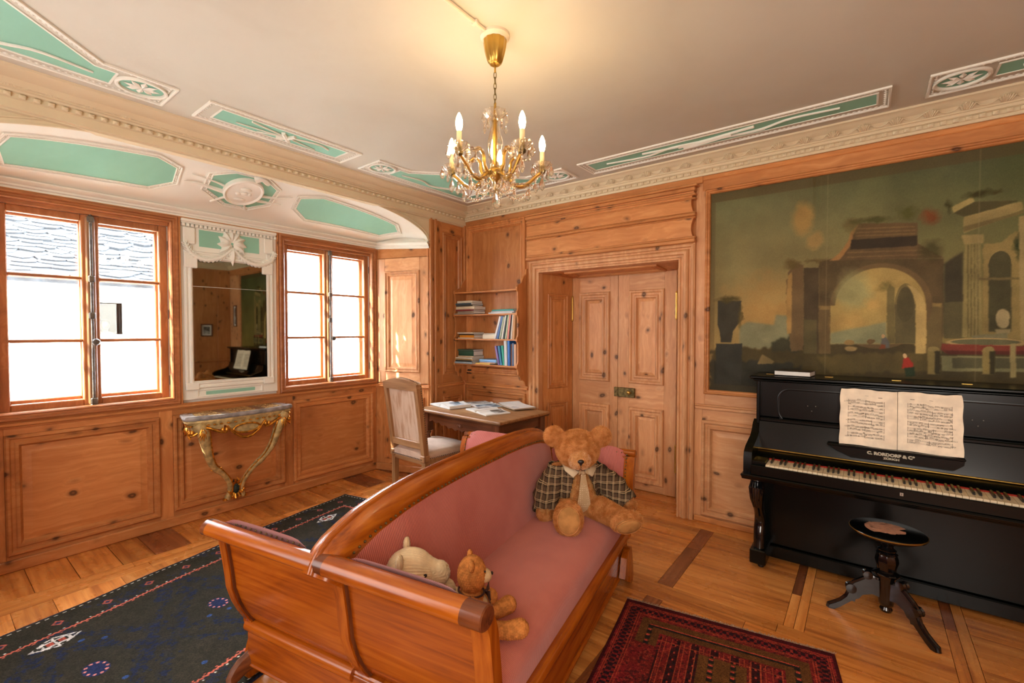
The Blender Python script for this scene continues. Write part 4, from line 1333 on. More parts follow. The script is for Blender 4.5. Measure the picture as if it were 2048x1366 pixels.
# lower panel, plinth, legs
pbox('lower_panel', 2.992, 4.428, -0.345, -0.29, 0.10, 0.592)
pbox('plinth', 2.992, 4.428, -0.372, -0.29, 0.022, 0.097, bev=0.003)
for xc in (3.03, 4.39):
    P = bez([(PX(xc), PY(-0.565), 0.575), (PX(xc), PY(-0.580), 0.50), (PX(xc), PY(-0.545), 0.42), (PX(xc), PY(-0.485), 0.34), (PX(xc), PY(-0.455), 0.27), (PX(xc), PY(-0.475), 0.19), (PX(xc), PY(-0.485), 0.11)], 20)
    rr = [0.036, 0.040, 0.043, 0.043, 0.041, 0.038, 0.035, 0.033, 0.031, 0.03, 0.03, 0.031, 0.033, 0.034, 0.035, 0.035, 0.034, 0.033, 0.032, 0.032]
    b = MB(); b.tube(P, rr, 14, flat=0.8); lg = b.build('console_leg', 'gloss', pno, smooth=60)
    b = MB()
    for k in range(5):
        dx = (k - 2) * 0.013
        b.tube([(PX(xc) + dx, PY(-0.592), 0.57), (PX(xc) + dx * 1.2, PY(-0.618), 0.53), (PX(xc) + dx, PY(-0.612), 0.46), (PX(xc) + dx * 0.6, PY(-0.585), 0.40)], [0.006, 0.009, 0.007, 0.003], 6)
    b.lathe([(0.03, 0), (0.042, 0.008), (0.040, 0.02), (0.03, 0.024)], 14, (PX(xc), PY(-0.58), 0.568)); b.build('carved_leaf', 'gloss', lg)
    b = MB(); b.box((PX(xc - 0.046), PY(-0.535), 0.022), (PX(xc + 0.046), PY(-0.29), 0.112), 0.006); b.build('leg_block', 'black', pno)
    b = MB(); b.lathe([(0.012, 0), (0.018, 0.004), (0.018, 0.018), (0.012, 0.023)], 12, (PX(xc + 0.015), PY(-0.50), 0.0)); b.build('foot', 'iron', pno)
    b = MB(); b.box((PX(xc - 0.02), PY(-0.1), 0.0), (PX(xc + 0.02), PY(-0.06), 0.03), 0.003); b.build('foot', 'iron', pno)
# music desk with inlaid lettering
tilt = R(-12)
desk = MB(); desk.loft([[(x0, y, z) for x0, y, z in ((-0.30 + d, 0.0, 0.0), (0.30 - d, 0.0, 0.0), (0.285 - d, 0.0, -0.055), (-0.265 + d, 0.0, -0.055))] for d in (0, 0)], True, True)
desk = MB()
pol = [(-0.325, 0.0), (0.265, 0.0), (0.262, -0.03), (0.225, -0.062), (-0.21, -0.062), (-0.285, -0.03)]
desk.prism(pol, lambda u, v, h: (u, -h, v), -0.018, 0.010)
desk.box((-0.325, -0.045, -0.002), (0.265, 0.018, 0.010), 0.004)
md = desk.build('music_desk', 'black', pno); md.location = (PX(3.705), PY(-0.435), 0.826)

def text_mesh(body, size, name, mat, parent, loc, rot, extr=0.0006, sx=1.0, bold=0.0):
    c = bpy.data.curves.new('t', 'FONT'); c.body = body; c.size = size; c.align_x = 'CENTER'; c.align_y = 'CENTER'; c.extrude = extr; c.offset = bold; c.resolution_u = 3
    o = bpy.data.objects.new('t', c); COL.objects.link(o)
    me = bpy.data.meshes.new_from_object(o.evaluated_get(bpy.context.evaluated_depsgraph_get()))
    bpy.data.objects.remove(o); bpy.data.curves.remove(c)
    me.materials.clear(); me.materials.append(M[mat]); me.name = name
    q = link(name, me, parent, loc=loc); q.rotation_euler = rot; q.scale = (sx, 1, 1)
    return q
text_mesh('C. RORDORF & C\u00ba', 0.0225, 'maker_lettering', 'letter', md, (-0.035, -0.0115, -0.024), (R(90), 0, 0), 0.0006, 1.12, 0.0016)
text_mesh('Z\u00dcRICH', 0.0145, 'city_lettering', 'letter', md, (-0.03, -0.0115, -0.045), (R(90), 0, 0), 0.0006, 1.3, 0.0008)

# open sheet music on the desk -------------------------------------------
score = tag(empty('sheet_music', (3.70, -0.448, 0.838)), 'open yellowed book of sheet music on the piano desk', 'music book')
score.rotation_euler = (tilt, 0, R(0.0))
def page_pt(u, v, off=0.0):
    # u in -1..1 across both leaves, v 0..1 up
    s = abs(u)
    d = 0.012 * math.exp(-s * 9) - 0.010 * s * s
    if u > 0.80 and v < 0.3:
        d -= 0.02 * (u - 0.80) * (0.3 - v) * 8
    return (0.262 * u + (0.0 if u < 0 else 0.0), d - off, 0.322 * v + 0.003 * math.sin(u * 7) * (1 if v > 0.5 else 0.6))
for sgn, nm in ((-1, 'left_leaf'), (1, 'right_leaf')):
    rr_ = []
    for j in range(25):
        v = j / 24; row = []
        for i in range(25):
            u = sgn * (0.004 + 0.996 * i / 24)
            p = list(page_pt(u, v))
            if i == 24: p[0] += sgn * (0.0018 * math.sin(v * 17) - 0.05 * max(0, v - 0.95))
            if j == 24: p[2] += 0.0012 * math.sin(u * 23)
            row.append(p)
        rr_.append(row)
    b = MB(); b.loft(rr_, False, False)
    b.loft([[(p[0] * 1.004, p[1] + 0.004, p[2] - 0.001) for p in r_] for r_ in rr_], False, False)
    leafo = b.build(nm, 'paper', score, smooth=60, fix=False)
    ink = MB(); rm = random.Random(3 if sgn < 0 else 4)
    def dash(u0, u1, v, t):
        k = max(1, int(abs(u1 - u0) / 0.12))
        for q in range(k):
            a = u0 + (u1 - u0) * q / k; c = u0 + (u1 - u0) * (q + 1) / k
            ink.add([page_pt(a, v - t, 0.0012), page_pt(c, v - t, 0.0012), page_pt(c, v + t, 0.0012), page_pt(a, v + t, 0.0012)], [(0, 1, 2, 3)])
    ua, ub = (0.22, 0.85) if sgn < 0 else (0.16, 0.84)
    nsys = 6 if sgn < 0 else 7
    for sy in range(nsys):
        v0 = 0.80 - sy * (0.70 / nsys)
        h = 0.46 / nsys
        for st in range(2):
            vb = v0 - st * h * 0.66
            for l in range(5):
                dash(sgn * ua, sgn * ub, vb - l * 0.0058, 0.0004)
            u = ua + 0.03
            while u < ub - 0.02:
                w = rm.uniform(0.03, 0.09)
                if rm.random() < 0.9:
                    vv = vb - rm.uniform(-0.004, 0.028)
                    dash(sgn * u, sgn * (u + w * 0.8), vv + 0.012, 0.0016)
                    for q in range(rm.randint(3, 5)):
                        un = u + w * 0.8 * q / 3
                        dash(sgn * un, sgn * (un + 0.011), vv - rm.uniform(0, 0.01), 0.0022)
                        dash(sgn * (un + 0.009), sgn * (un + 0.012), vv + 0.004, 0.008)
                u += w + 0.012
        for ue in (ua, ub, ua + rm.uniform(0.2, 0.4)):
            dash(sgn * ue, sgn * (ue + 0.005), v0 - h * 0.45, h * 0.6)
    dash(sgn * (ua + 0.04), sgn * (ua + 0.11), 0.875, 0.004); dash(sgn * 0.5, sgn * 0.56, 0.885, 0.002)
    ink.build('printed_music', 'ink', leafo, smooth=0, fix=False)['kind'] = 'stuff'

# book lying on the piano ---------------------------------------------------
def closed_book(name, w, d, t, cover, label, loc, rz, group=None, rx=0.0, ry=0.0, page='page', fore='y'):
    """lying flat: w along x, d along y, t thick; spine on the -y side unless fore == '-y'"""
    b = MB(); c = 0.0025
    sg = -1 if fore == 'y' else 1
    b.box((-w / 2, -d / 2, 0), (w / 2, d / 2, c), 0.0008); b.box((-w / 2, -d / 2, t - c), (w / 2, d / 2, t), 0.0008)
    y0 = sg * d / 2
    b.loft([[(x, y0, 0.0005), (x, y0 + sg * 0.003, t * 0.25), (x, y0 + sg * 0.003, t * 0.75), (x, y0, t - 0.0005), (x, y0 - sg * 0.002, t - 0.0005), (x, y0 - sg * 0.002, 0.0005)] for x in (-w / 2, w / 2)])
    if name is None:
        name = 'book'
    o = b.build(name, cover, None, smooth=30)
    o.location = loc; o.rotation_euler = (rx, ry, rz)
    p = MB(); p.box((-w / 2 + 0.003, -d / 2 + (0.002 if sg < 0 else 0.004), c), (w / 2 - 0.003, d / 2 - (0.004 if sg < 0 else 0.002), t - c), 0)
    p.build('page_block', page, o, smooth=0)
    tag(o, label, 'book', group)
    return o
def ccol(rgb):
    k = 'cover_%d_%d_%d' % rgb
    if k not in M:
        M[k] = plain(k, rgb, 0.45, var=0.05)
    return k
closed_book('book', 0.205, 0.150, 0.030, ccol((52, 44, 34)), 'closed book with dark cover lying on the piano lid', (3.185, -0.235, 1.2055), R(-6), fore='-y')

# piano stool -----------------------------------------------------------------
st = tag(empty('piano_stool', (3.655, -0.715, 0)), 'round black piano stool on a carved three-legged column', 'stool')
b = MB(); b.lathe([(0.045, 0.425), (0.10, 0.432), (0.135, 0.446), (0.150, 0.455), (0.158, 0.460), (0.160, 0.466), (0.157, 0.472), (0.150, 0.474), (0.002, 0.474)], 48)
top = b.build('stool_top', 'gloss', st)
b = MB(); b.lathe([(0.1585, 0.4705), (0.1612, 0.4685), (0.1600, 0.4655)], 48, cap=False); b.build('gold_rim_line', 'brass', top)
inl = MB(); rr_ = random.Random(2)
ol = []
for k in range(40):
    a = 2 * math.pi * k / 40; r_ = 0.094 if math.sin(a + 2.4) < 0.25 else 0.052 + 0.022 * rr_.random()
    ol.append((r_ * math.cos(a), r_ * math.sin(a), 0.4752))
inl.add(ol, [tuple(range(40))])
for k in range(26):
    a = rr_.uniform(1.2, 3.6); r_ = rr_.uniform(0.05, 0.092); s_ = rr_.uniform(0.004, 0.011)
    c_ = (r_ * math.cos(a), r_ * math.sin(a))
    inl.add([(c_[0] + s_ * math.cos(t), c_[1] + s_ * 0.7 * math.sin(t), 0.4754) for t in [2 * math.pi * q / 7 + a for q in range(7)]], [tuple(range(7))])
inl.build('inlaid_landscape', plain('faded_pink_lacquer', (196, 146, 120), 0.4, var=0.12, vs=60), top, smooth=0)
b = MB(); b.lathe([(0.018, 0.30), (0.018, 0.35), (0.036, 0.362), (0.040, 0.372), (0.030, 0.380), (0.024, 0.39), (0.034, 0.405), (0.05, 0.426), (0.02, 0.43)], 24)
b.lathe([(0.03, 0.235), (0.052, 0.240), (0.056, 0.248), (0.048, 0.256), (0.036, 0.262), (0.040, 0.285), (0.047, 0.31), (0.045, 0.33), (0.040, 0.345), (0.044, 0.352), (0.038, 0.36), (0.02, 0.362)], 32, flute=8, fd=0.05)
b.lathe([(0.016, 0.045), (0.024, 0.05), (0.028, 0.062), (0.022, 0.075), (0.030, 0.085), (0.034, 0.10), (0.037, 0.22), (0.046, 0.238), (0.02, 0.24)], 24)
b.build('column', 'gloss', st)
for k, ang in enumerate((-172, -40, 84)):
    a = R(ang); dx, dy = math.cos(a), math.sin(a)
    side = (-dy, dx)
    mpL = lambda u, v, h: (u * dx + h * side[0], u * dy + h * side[1], v)
    prof = [(0.03, 0.205), (0.06, 0.215), (0.095, 0.195), (0.135, 0.165), (0.155, 0.14), (0.155, 0.115), (0.165, 0.085), (0.19, 0.055), (0.22, 0.032), (0.243, 0.018), (0.246, 0.0), (0.222, 0.0), (0.195, 0.020), (0.168, 0.046), (0.145, 0.068), (0.132, 0.066), (0.128, 0.082), (0.115, 0.088), (0.10, 0.112), (0.085, 0.118), (0.06, 0.128), (0.03, 0.120)]
    b = MB(); b.prism(prof, mpL, -0.017, 0.017); leg = b.build('leg', 'gloss', st, smooth=30)
    b = MB()
    b.tube([mpL(u, v, 0) for u, v in prof[:11]], 0.011, 8)
    for u, v, r_ in ((0.078, 0.222, 0.021), (0.148, 0.132, 0.024)):
        b.lathe([(0.004, -0.022), (r_, -0.020), (r_ * 0.75, -0.012), (r_, 0.0), (r_ * 0.75, 0.012), (r_, 0.020), (0.004, 0.022)], 14)
        n_ = 14 * 7; vv = b.v[-n_:]
        b.v[-n_:] = [mpL(u + p[0], v + p[1], p[2]) for p in vv]
    b.build('carved_scroll', 'gloss', leg)
# painted shapes of the canvas, in metres on the wall
PAINT = [('e',(158,128,76),(2.989,1.642),(0.388,0.296),0.9,0.9),('e',(160,132,78),(3.498,1.588),(0.225,0.214),0.8,0.8),('e',(152,122,70),(3.194,2.272),(0.083,0.141),0.5,0.75),('e',(150,124,76),(3.267,2.108),(0.064,0.083),0.6,0.7),('e',(126,118,80),(2.808,2.147),(0.29,0.182),0.9,0.5),('e',(80,84,62),(3.958,2.494),(0.309,0.191),0.9,0.6),('e',(86,90,66),(3.421,2.413),(0.129,0.269),0.9,0.4),('p',(116,116,88),[(2.801,1.525),(2.856,1.562),(3.029,1.538),(3.041,1.611),(3.11,1.603),(3.368,1.412),(3.369,1.371),(2.803,1.356)],0.02,0),('p',(120,122,92),[(3.367,1.495),(3.542,1.535),(3.654,1.566),(3.657,1.411),(3.369,1.405)],0.02,0),('p',(72,64,38),[(2.6,1.351),(3.119,1.386),(3.368,1.412),(3.84,1.42),(4.248,1.416),(4.302,1.395),(4.308,1.057),(2.605,0.874)],0.03,0.02),('p',(88,78,44),[(3.277,1.326),(3.86,1.371),(3.917,1.249),(3.371,1.205)],0.05,0.02),('p',(50,50,40),[(2.601,1.272),(3.108,1.277),(3.279,1.186),(3.187,0.937),(2.605,0.874)],0.05,0.03),('p',(60,58,46),[(2.648,1.726),(2.813,1.719),(2.803,1.563),(2.759,1.494),(2.746,1.409),(2.674,1.408),(2.665,1.486),(2.65,1.541)],0.01,0),('e',(76,68,36),(2.728,1.733),(0.099,0.033),0.6,1.0),('e',(84,74,40),(2.803,1.601),(0.025,0.115),0.7,0.8),('p',(54,54,46),[(2.638,1.396),(2.822,1.4),(2.82,1.097),(2.645,1.084)],0.01,0),('p',(60,60,42),[(3.018,1.406),(3.081,1.451),(3.168,1.466),(3.205,1.388),(3.182,1.337),(3.018,1.362)],0.03,0.03),('p',(112,98,64),[(2.925,1.252),(2.956,1.327),(3.035,1.277),(3.019,1.259)],0.008,0),('p',(100,84,56),[(3.106,1.884),(3.139,1.967),(3.204,1.954),(3.212,1.353),(3.132,1.358),(3.103,1.682)],0.008,0.012),('p',(142,116,70),[(3.103,1.675),(3.111,1.883),(3.135,1.91),(3.138,1.48),(3.111,1.473)],0.006,0),('p',(74,64,44),[(3.204,1.933),(3.293,1.926),(3.301,1.341),(3.212,1.338)],0.006,0),('p',(84,78,50),[(3.21,1.572),(3.284,1.571),(3.287,1.341),(3.213,1.338)],0.006,0),('p',(84,72,46),[(3.292,1.967),(3.372,1.979),(3.914,1.928),(3.919,1.654),(3.915,1.36),(3.846,1.358),(3.841,1.657),(3.359,1.673),(3.364,1.343),(3.301,1.341)],0.006,0),('p',(96,82,52),[(3.294,1.669),(3.365,1.666),(3.365,1.343),(3.301,1.341)],0.006,0),('p',(102,90,56),[(3.841,1.663),(3.914,1.66),(3.915,1.36),(3.846,1.358)],0.006,0),('p',(130,112,68),[(3.836,1.666),(3.911,1.663),(3.906,1.64),(3.844,1.642)],0.004,0),('p',(120,102,64),[(3.294,1.664),(3.371,1.662),(3.365,1.639),(3.299,1.641)],0.004,0),('e',(100,84,54),(3.612,1.654),(0.26,0.277),0.03,1.0),('e',(150,132,80),(3.612,1.654),(0.23,0.248),0.03,1.0),('p',(150,132,80),[(3.36,1.666),(3.84,1.651),(3.844,1.418),(3.364,1.409)],0.006,0),('e',(146,146,102),(3.496,1.749),(0.135,0.161),0.6,0.8),('e',(166,140,84),(3.592,1.665),(0.061,0.059),0.8,0.8),('e',(160,134,80),(3.466,1.549),(0.127,0.081),0.8,0.8),('p',(124,126,94),[(3.363,1.481),(3.655,1.553),(3.657,1.414),(3.364,1.409)],0.02,0),('p',(104,96,60),[(3.653,1.754),(3.666,1.792),(3.691,1.765),(3.699,1.418),(3.659,1.417)],0.006,0),('e',(112,102,64),(3.744,1.654),(0.053,0.14),0.04,1.0),('p',(92,86,56),[(3.693,1.662),(3.792,1.659),(3.795,1.417),(3.697,1.415)],0.005,0),('e',(84,78,50),(3.744,1.66),(0.042,0.112),0.05,1.0),('p',(170,150,96),[(3.749,1.787),(3.788,1.759),(3.822,1.707),(3.84,1.657),(3.845,1.358),(3.796,1.356),(3.792,1.659),(3.779,1.722)],0.006,0),('e',(92,86,48),(3.641,1.774),(0.07,0.046),0.8,0.7),('p',(92,76,50),[(3.361,1.969),(3.416,2.01),(3.464,2.072),(3.467,2.125),(3.5,2.194),(3.793,2.159),(3.795,2.034),(3.916,1.932)],0.006,0),('p',(146,114,70),[(3.352,1.967),(3.405,2.011),(3.45,2.087),(3.463,2.145),(3.505,2.193),(3.477,2.124),(3.468,2.065),(3.427,1.995),(3.401,1.965)],0.006,0),('p',(56,48,34),[(3.467,2.092),(3.792,2.081),(3.793,2.019),(3.462,2.029)],0.005,0),('p',(112,94,60),[(3.49,2.165),(3.782,2.14),(3.782,2.133),(3.488,2.157)],0.003,0),('p',(112,94,60),[(3.49,2.141),(3.782,2.118),(3.782,2.11),(3.488,2.133)],0.003,0),('p',(112,94,60),[(3.49,2.119),(3.783,2.098),(3.783,2.09),(3.488,2.112)],0.003,0),('p',(112,94,60),[(3.449,2.015),(3.822,1.993),(3.822,1.986),(3.443,2.007)],0.003,0),('p',(112,94,60),[(3.449,1.985),(3.822,1.966),(3.822,1.959),(3.444,1.978)],0.003,0),('e',(96,88,52),(3.468,2.191),(0.064,0.06),0.8,0.9),('e',(70,70,36),(3.584,2.204),(0.13,0.029),0.7,0.8),('e',(76,76,38),(3.742,2.222),(0.067,0.056),0.7,0.9),('e',(108,66,38),(3.846,2.188),(0.057,0.059),0.7,0.95),('e',(70,66,36),(3.859,1.977),(0.072,0.074),0.8,0.8),('e',(92,80,44),(3.131,1.967),(0.061,0.042),0.8,0.9),('e',(84,74,40),(3.269,1.978),(0.069,0.02),0.8,0.8),('p',(62,58,40),[(3.915,1.898),(3.997,1.963),(4.006,1.459),(3.922,1.458)],0.02,0),('p',(84,80,52),[(3.92,1.666),(4.006,1.669),(4.01,1.453),(3.924,1.452)],0.006,0),('p',(124,116,74),[(4.002,2.01),(4.07,2.002),(4.086,1.458),(4.001,1.457)],0.006,0),('p',(92,86,54),[(4.014,2.001),(4.019,2.001),(4.029,1.462),(4.024,1.462)],0.003,0),('p',(92,86,54),[(4.028,2.0),(4.032,1.999),(4.043,1.462),(4.037,1.462)],0.003,0),('p',(92,86,54),[(4.042,1.998),(4.046,1.998),(4.056,1.462),(4.051,1.462)],0.003,0),('p',(92,86,54),[(4.055,1.997),(4.059,1.996),(4.07,1.462),(4.065,1.462)],0.003,0),('p',(140,128,84),[(3.989,2.059),(4.084,2.052),(4.08,2.001),(4.001,2.005)],0.005,0),('p',(134,122,80),[(3.994,2.142),(3.998,2.165),(4.206,2.213),(4.229,2.212),(4.235,2.168),(4.0,2.067)],0.006,0),('p',(108,98,62),[(3.996,2.106),(4.235,2.163),(4.235,2.15),(3.998,2.076)],0.004,0),('p',(142,130,84),[(3.943,2.229),(4.03,2.276),(4.041,2.246),(3.954,2.193)],0.005,0),('p',(74,70,44),[(3.954,2.193),(4.041,2.244),(4.217,2.22),(4.123,2.193),(3.998,2.165)],0.006,0),('e',(58,56,28),(4.055,2.286),(0.091,0.033),0.7,0.95),('e',(60,58,30),(3.936,2.235),(0.021,0.049),0.8,0.9),('e',(66,60,32),(4.129,2.284),(0.024,0.019),0.8,0.9),('p',(124,112,70),[(4.08,1.994),(4.15,1.997),(4.205,2.049),(4.251,2.06),(4.263,1.422),(4.087,1.419)],0.006,0.006),('e',(70,68,44),(4.149,1.878),(0.045,0.072),0.05,1.0),('p',(70,68,44),[(4.104,1.882),(4.194,1.874),(4.201,1.49),(4.111,1.49)],0.005,0),('p',(100,92,58),[(4.064,1.803),(4.256,1.794),(4.256,1.78),(4.064,1.789)],0.004,0),('e',(40,50,24),(4.222,1.962),(0.028,0.114),0.8,0.95),('p',(136,124,84),[(4.216,2.133),(4.25,2.139),(4.263,1.416),(4.238,1.416)],0.006,0),('e',(148,138,102),(4.166,1.565),(0.031,0.06),0.2,1.0),('p',(130,122,88),[(4.135,1.507),(4.199,1.507),(4.193,1.478),(4.142,1.478)],0.005,0),('p',(110,108,80),[(4.044,1.471),(4.184,1.484),(4.184,1.449),(4.095,1.446),(4.095,1.427),(4.045,1.426)],0.006,0),('e',(150,132,88),(4.095,1.429),(0.169,0.028),0.08,1.0),('e',(92,92,66),(4.095,1.432),(0.149,0.018),0.1,1.0),('p',(112,58,44),[(3.914,1.419),(4.294,1.412),(4.287,1.372),(3.933,1.363),(3.913,1.385)],0.008,0),('p',(84,44,34),[(3.923,1.379),(4.287,1.383),(4.279,1.365),(3.942,1.356)],0.006,0),('p',(118,116,82),[(3.913,1.348),(4.295,1.354),(4.296,1.268),(3.917,1.254)],0.006,0),('p',(82,80,56),[(3.96,1.337),(4.264,1.344),(4.266,1.287),(3.963,1.274)],0.006,0),('p',(140,130,88),[(4.199,1.424),(4.22,1.425),(4.224,1.234),(4.2,1.233)],0.005,0),('p',(126,114,70),[(3.85,1.381),(3.907,1.382),(3.908,1.234),(3.855,1.231)],0.006,0),('e',(132,120,76),(3.879,1.384),(0.028,0.02),0.2,1.0),('p',(58,54,32),[(3.884,1.374),(3.909,1.375),(3.91,1.234),(3.886,1.233)],0.008,0),('p',(126,114,70),[(4.086,1.387),(4.137,1.388),(4.138,1.248),(4.09,1.245)],0.006,0),('e',(132,120,76),(4.112,1.39),(0.025,0.019),0.2,1.0),('p',(58,54,32),[(4.116,1.38),(4.139,1.381),(4.14,1.248),(4.118,1.247)],0.008,0),('p',(146,52,38),[(3.733,1.283),(3.739,1.327),(3.766,1.333),(3.788,1.293),(3.786,1.268),(3.733,1.262)],0.006,0.006),('e',(176,150,110),(3.747,1.342),(0.011,0.018),0.2,1.0),('p',(46,58,36),[(3.748,1.266),(3.791,1.274),(3.797,1.218),(3.754,1.209)],0.01,0),('p',(96,96,90),[(3.627,1.388),(3.631,1.443),(3.651,1.456),(3.672,1.424),(3.672,1.389)],0.008,0),('e',(170,140,100),(3.639,1.461),(0.009,0.013),0.2,1.0),('p',(120,70,44),[(3.619,1.38),(3.631,1.414),(3.652,1.409),(3.652,1.381)],0.008,0),('e',(128,108,68),(3.463,1.42),(0.03,0.021),0.3,1.0),('e',(140,122,80),(3.474,1.38),(0.037,0.019),0.3,1.0),('e',(104,86,54),(3.58,1.429),(0.025,0.019),0.3,1.0)]
# ---------------------------------------------------------------- the big canvas set in the panelling
pt = tag(empty('landscape_painting', (3.714, 0.0, 1.04)), 'large old canvas of classical ruins and a fountain above the piano', 'painting')
X0, X1, Z0, Z1 = 2.590, 4.840, 1.037, 2.548
MB().frame(lambda u, v, h: (u - 3.714, -h, v - 1.04), X0 - 0.032, X1 + 0.032, Z0 - 0.032, Z1 + 0.032, [(0, -0.01), (0, 0.016), (0.008, 0.024), (0.016, 0.020), (0.020, 0.012), (0.028, 0.012), (0.034, 0.004), (0.036, -0.02)]).build('frame_moulding', 'pine_x', pt, fix=False, smooth=28)
NU, NV = 780, 524
xs = np.linspace(X0, X1, NU); zs_ = np.linspace(Z0, Z1, NV)
GX, GZ = np.meshgrid(xs, zs_)
def inpoly(px, py, poly):
    r = np.zeros(px.shape, bool); n = len(poly)
    for i in range(n):
        x1, y1 = poly[i]; x2, y2 = poly[(i + 1) % n]
        if y1 == y2:
            continue
        c = ((y1 > py) != (y2 > py)) & (px < (x2 - x1) * (py - y1) / (y2 - y1) + x1)
        r ^= c
    return r
def blur(a, k):
    for _ in range(k):
        a = (np.roll(a, 1, 0) + a + np.roll(a, -1, 0)) / 3; a = (np.roll(a, 1, 1) + a + np.roll(a, -1, 1)) / 3
    return a
g = np.clip((GZ - 1.25) / 1.25, 0, 1)[..., None]
Cc = np.array([146., 124, 76]) * (1 - g) + np.array([98., 100, 72]) * g
rt = np.clip((GX - 3.2) / 1.2, 0, 1)[..., None]
Cc = Cc * (1 - 0.16 * rt) + np.array([-6., 2, -4]) * rt
n1 = fbm((NV, NU), 78, 5, 1); n2 = fbm((NV, NU), 34, 5, 2)
WX = (fbm((NV, NU), 10, 3, 5) - 0.5); WZ = (fbm((NV, NU), 10, 3, 6) - 0.5)
Cc *= (0.86 + 0.28 * n1)[..., None]
for f in PAINT:
    col = np.array(f[1], float)
    if f[0] == 'p':
        j = 0.005 + (f[4] or 0) * 2.0
        m = inpoly(GX + WX * j, GZ + WZ * j, f[2]).astype(float)
        if f[3] > 0.012:
            m = blur(m, 5)
        else:
            m = blur(m, 1)
    else:
        (cx, cz), (rx, rz) = f[2], f[3]
        d = np.sqrt(((GX + WX * 0.05 * f[4] - cx) / rx) ** 2 + ((GZ + WZ * 0.05 * f[4] - cz) / rz) ** 2)
        if f[4] > 0.5:
            d = d + (n2 - 0.5) * 0.9
        m = np.clip((1 - d) / max(f[4], 0.02), 0, 1) * f[5]
    tex = (0.84 + 0.32 * n2)[..., None]
    Cc = Cc * (1 - m[..., None]) + col * tex * m[..., None]
# darkened turned-in margin of the canvas, vertical seams
edge = np.minimum(GX - X0, np.minimum(Z1 - GZ, GZ - Z0))
mz = np.where((Z1 - GZ) < 0.072, 0.55, 0.0); mx = np.where((GX - X0) < 0.036, 0.35, 0.0); mb_ = np.where((GZ - Z0) < 0.05, 0.35, 0.0)
mm = blur(np.maximum(np.maximum(mz, mx), mb_), 1)[..., None]
Cc = Cc * (1 - mm) + np.array([84., 70, 46]) * mm
for xs_ in (3.335, 4.06):
    sm = np.exp(-((GX - xs_) / 0.0035) ** 2)[..., None] * 0.25
    Cc = Cc * (1 - sm) + np.array([140., 130, 96]) * sm
Cc *= (0.95 + 0.10 * RNG.random((NV, NU)))[..., None]
wr_ = 0.006 * np.exp(-((GX - 3.27) / 0.05) ** 2) * np.clip((GZ - 2.1) / 0.4, 0, 1) * np.sin((GX - 3.2) * 110) + 0.0028 * np.exp(-((GX - 2.85) / 0.22) ** 2 - ((GZ - 1.2) / 0.12) ** 2) * np.sin((GX * 0.7 + GZ) * 34) + 0.004 * np.sin(GX * 9 + 1) * np.sin(GZ * 5)
P_ = np.stack([GX - 3.714, 0.010 + wr_ * 0.8, GZ - 1.04], -1)
painted('canvas', P_, lin(np.clip(((Cc - 92) * 1.14 + 92) * np.array([1.0, 1.0, 1.0]), 0, 255)), vcol('oil_paint', 0.5, 0.14), pt)

# ---------------------------------------------------------------- pier mirror with stucco frame
pm = tag(empty('pier_mirror', (-0.63, -2.135, 0.955)), 'tall old mirror in a cream stucco frame between the two windows', 'mirror')
MM = lambda u, v, h: (h + 0.0, u + 2.135, v - 0.955)
bb = MB(); bb.box((-2.498, 0.957, -0.02), (-1.772, 2.362, 0.004), 0.001, 0, MM); bb.build('stucco_ground', 'stucco', pm)
for z0, z1 in ((1.090, 1.843), (1.847, 2.062)):
    b = MB(); b.box((-2.418, z0, 0.004), (-1.862, z1, 0.010), 0.0, 0, MM); mg = b.build('mirror_glass', 'mirror', pm, smooth=0); mg.rotation_euler = (0, 0, R(-0.6))
MB().frame(MM, -2.476, -1.806, 1.040, 2.120, [(0, 0.003), (0, 0.014), (0.006, 0.022), (0.016, 0.022), (0.020, 0.014), (0.032, 0.014), (0.038, 0.024), (0.048, 0.024), (0.054, 0.012), (0.060, 0.008)]).build('frame_moulding', 'stucco', pm, fix=False, smooth=28)
for u0, u1, v0, v1 in ((-2.476, -2.385, 1.985, 2.105), (-1.897, -1.806, 1.985, 2.105), (-2.476, -2.385, 1.03, 1.09), (-1.897, -1.806, 1.03, 1.09)):
    b = MB(); b.box((u0, v0, 0.004), (u1, v1, 0.026), 0.006, 0, MM); b.build('corner_block', 'stucco', pm)
for u0, u1 in ((-2.478, -2.395), (-1.878, -1.80)):
    b = MB(); b.box((u0, 2.17, 0.004), (u1, 2.30, 0.020), 0.008, 0, MM); b.build('top_block', 'stucco', pm)
    b = MB(); b.box((u0 + 0.02, 2.085, 0.004), (u1 - 0.02, 2.165, 0.016), 0.006, 0, MM); b.build('drop_block', 'stucco', pm)
b = MB(); b.box((-2.368, 2.160, 0.003), (-1.915, 2.292, 0.006), 0.0, 0, MM); b.build('green_field', 'green', pm, smooth=0)
b = MB(); b.box((-2.335, 0.985, 0.003), (-1.965, 1.012, 0.008), 0.0, 0, MM); b.build('green_strip', 'green', pm, smooth=0)
MB().frame(MM, -2.40, -1.90, 0.968, 1.032, [(0, 0.003), (0, 0.010), (0.008, 0.012), (0.014, 0.004)]).build('base_moulding', 'stucco', pm, fix=False)
b = MB()
b.box((-2.494, 2.336, 0.0), (-1.778, 2.360, 0.040), 0.005, 0, MM); b.box((-2.49, 2.326, 0.0), (-1.78, 2.338, 0.026), 0.003, 0, MM)
cz = b.build('cornice', 'stucco', pm)
dd = MB(); dd.box((-0.010, 0, 0.0), (0.010, 0.022, 0.030), 0.002, 0, lambda u, v, h: (h, u, v))
d0 = dd.build('dentil', 'stucco', cz)
for k in range(24):
    o = d0 if k == 0 else d0.copy()
    if k: COL.objects.link(o)
    o.location = (0, -2.478 + 0.030 * k + 2.135, 2.302 - 0.955)
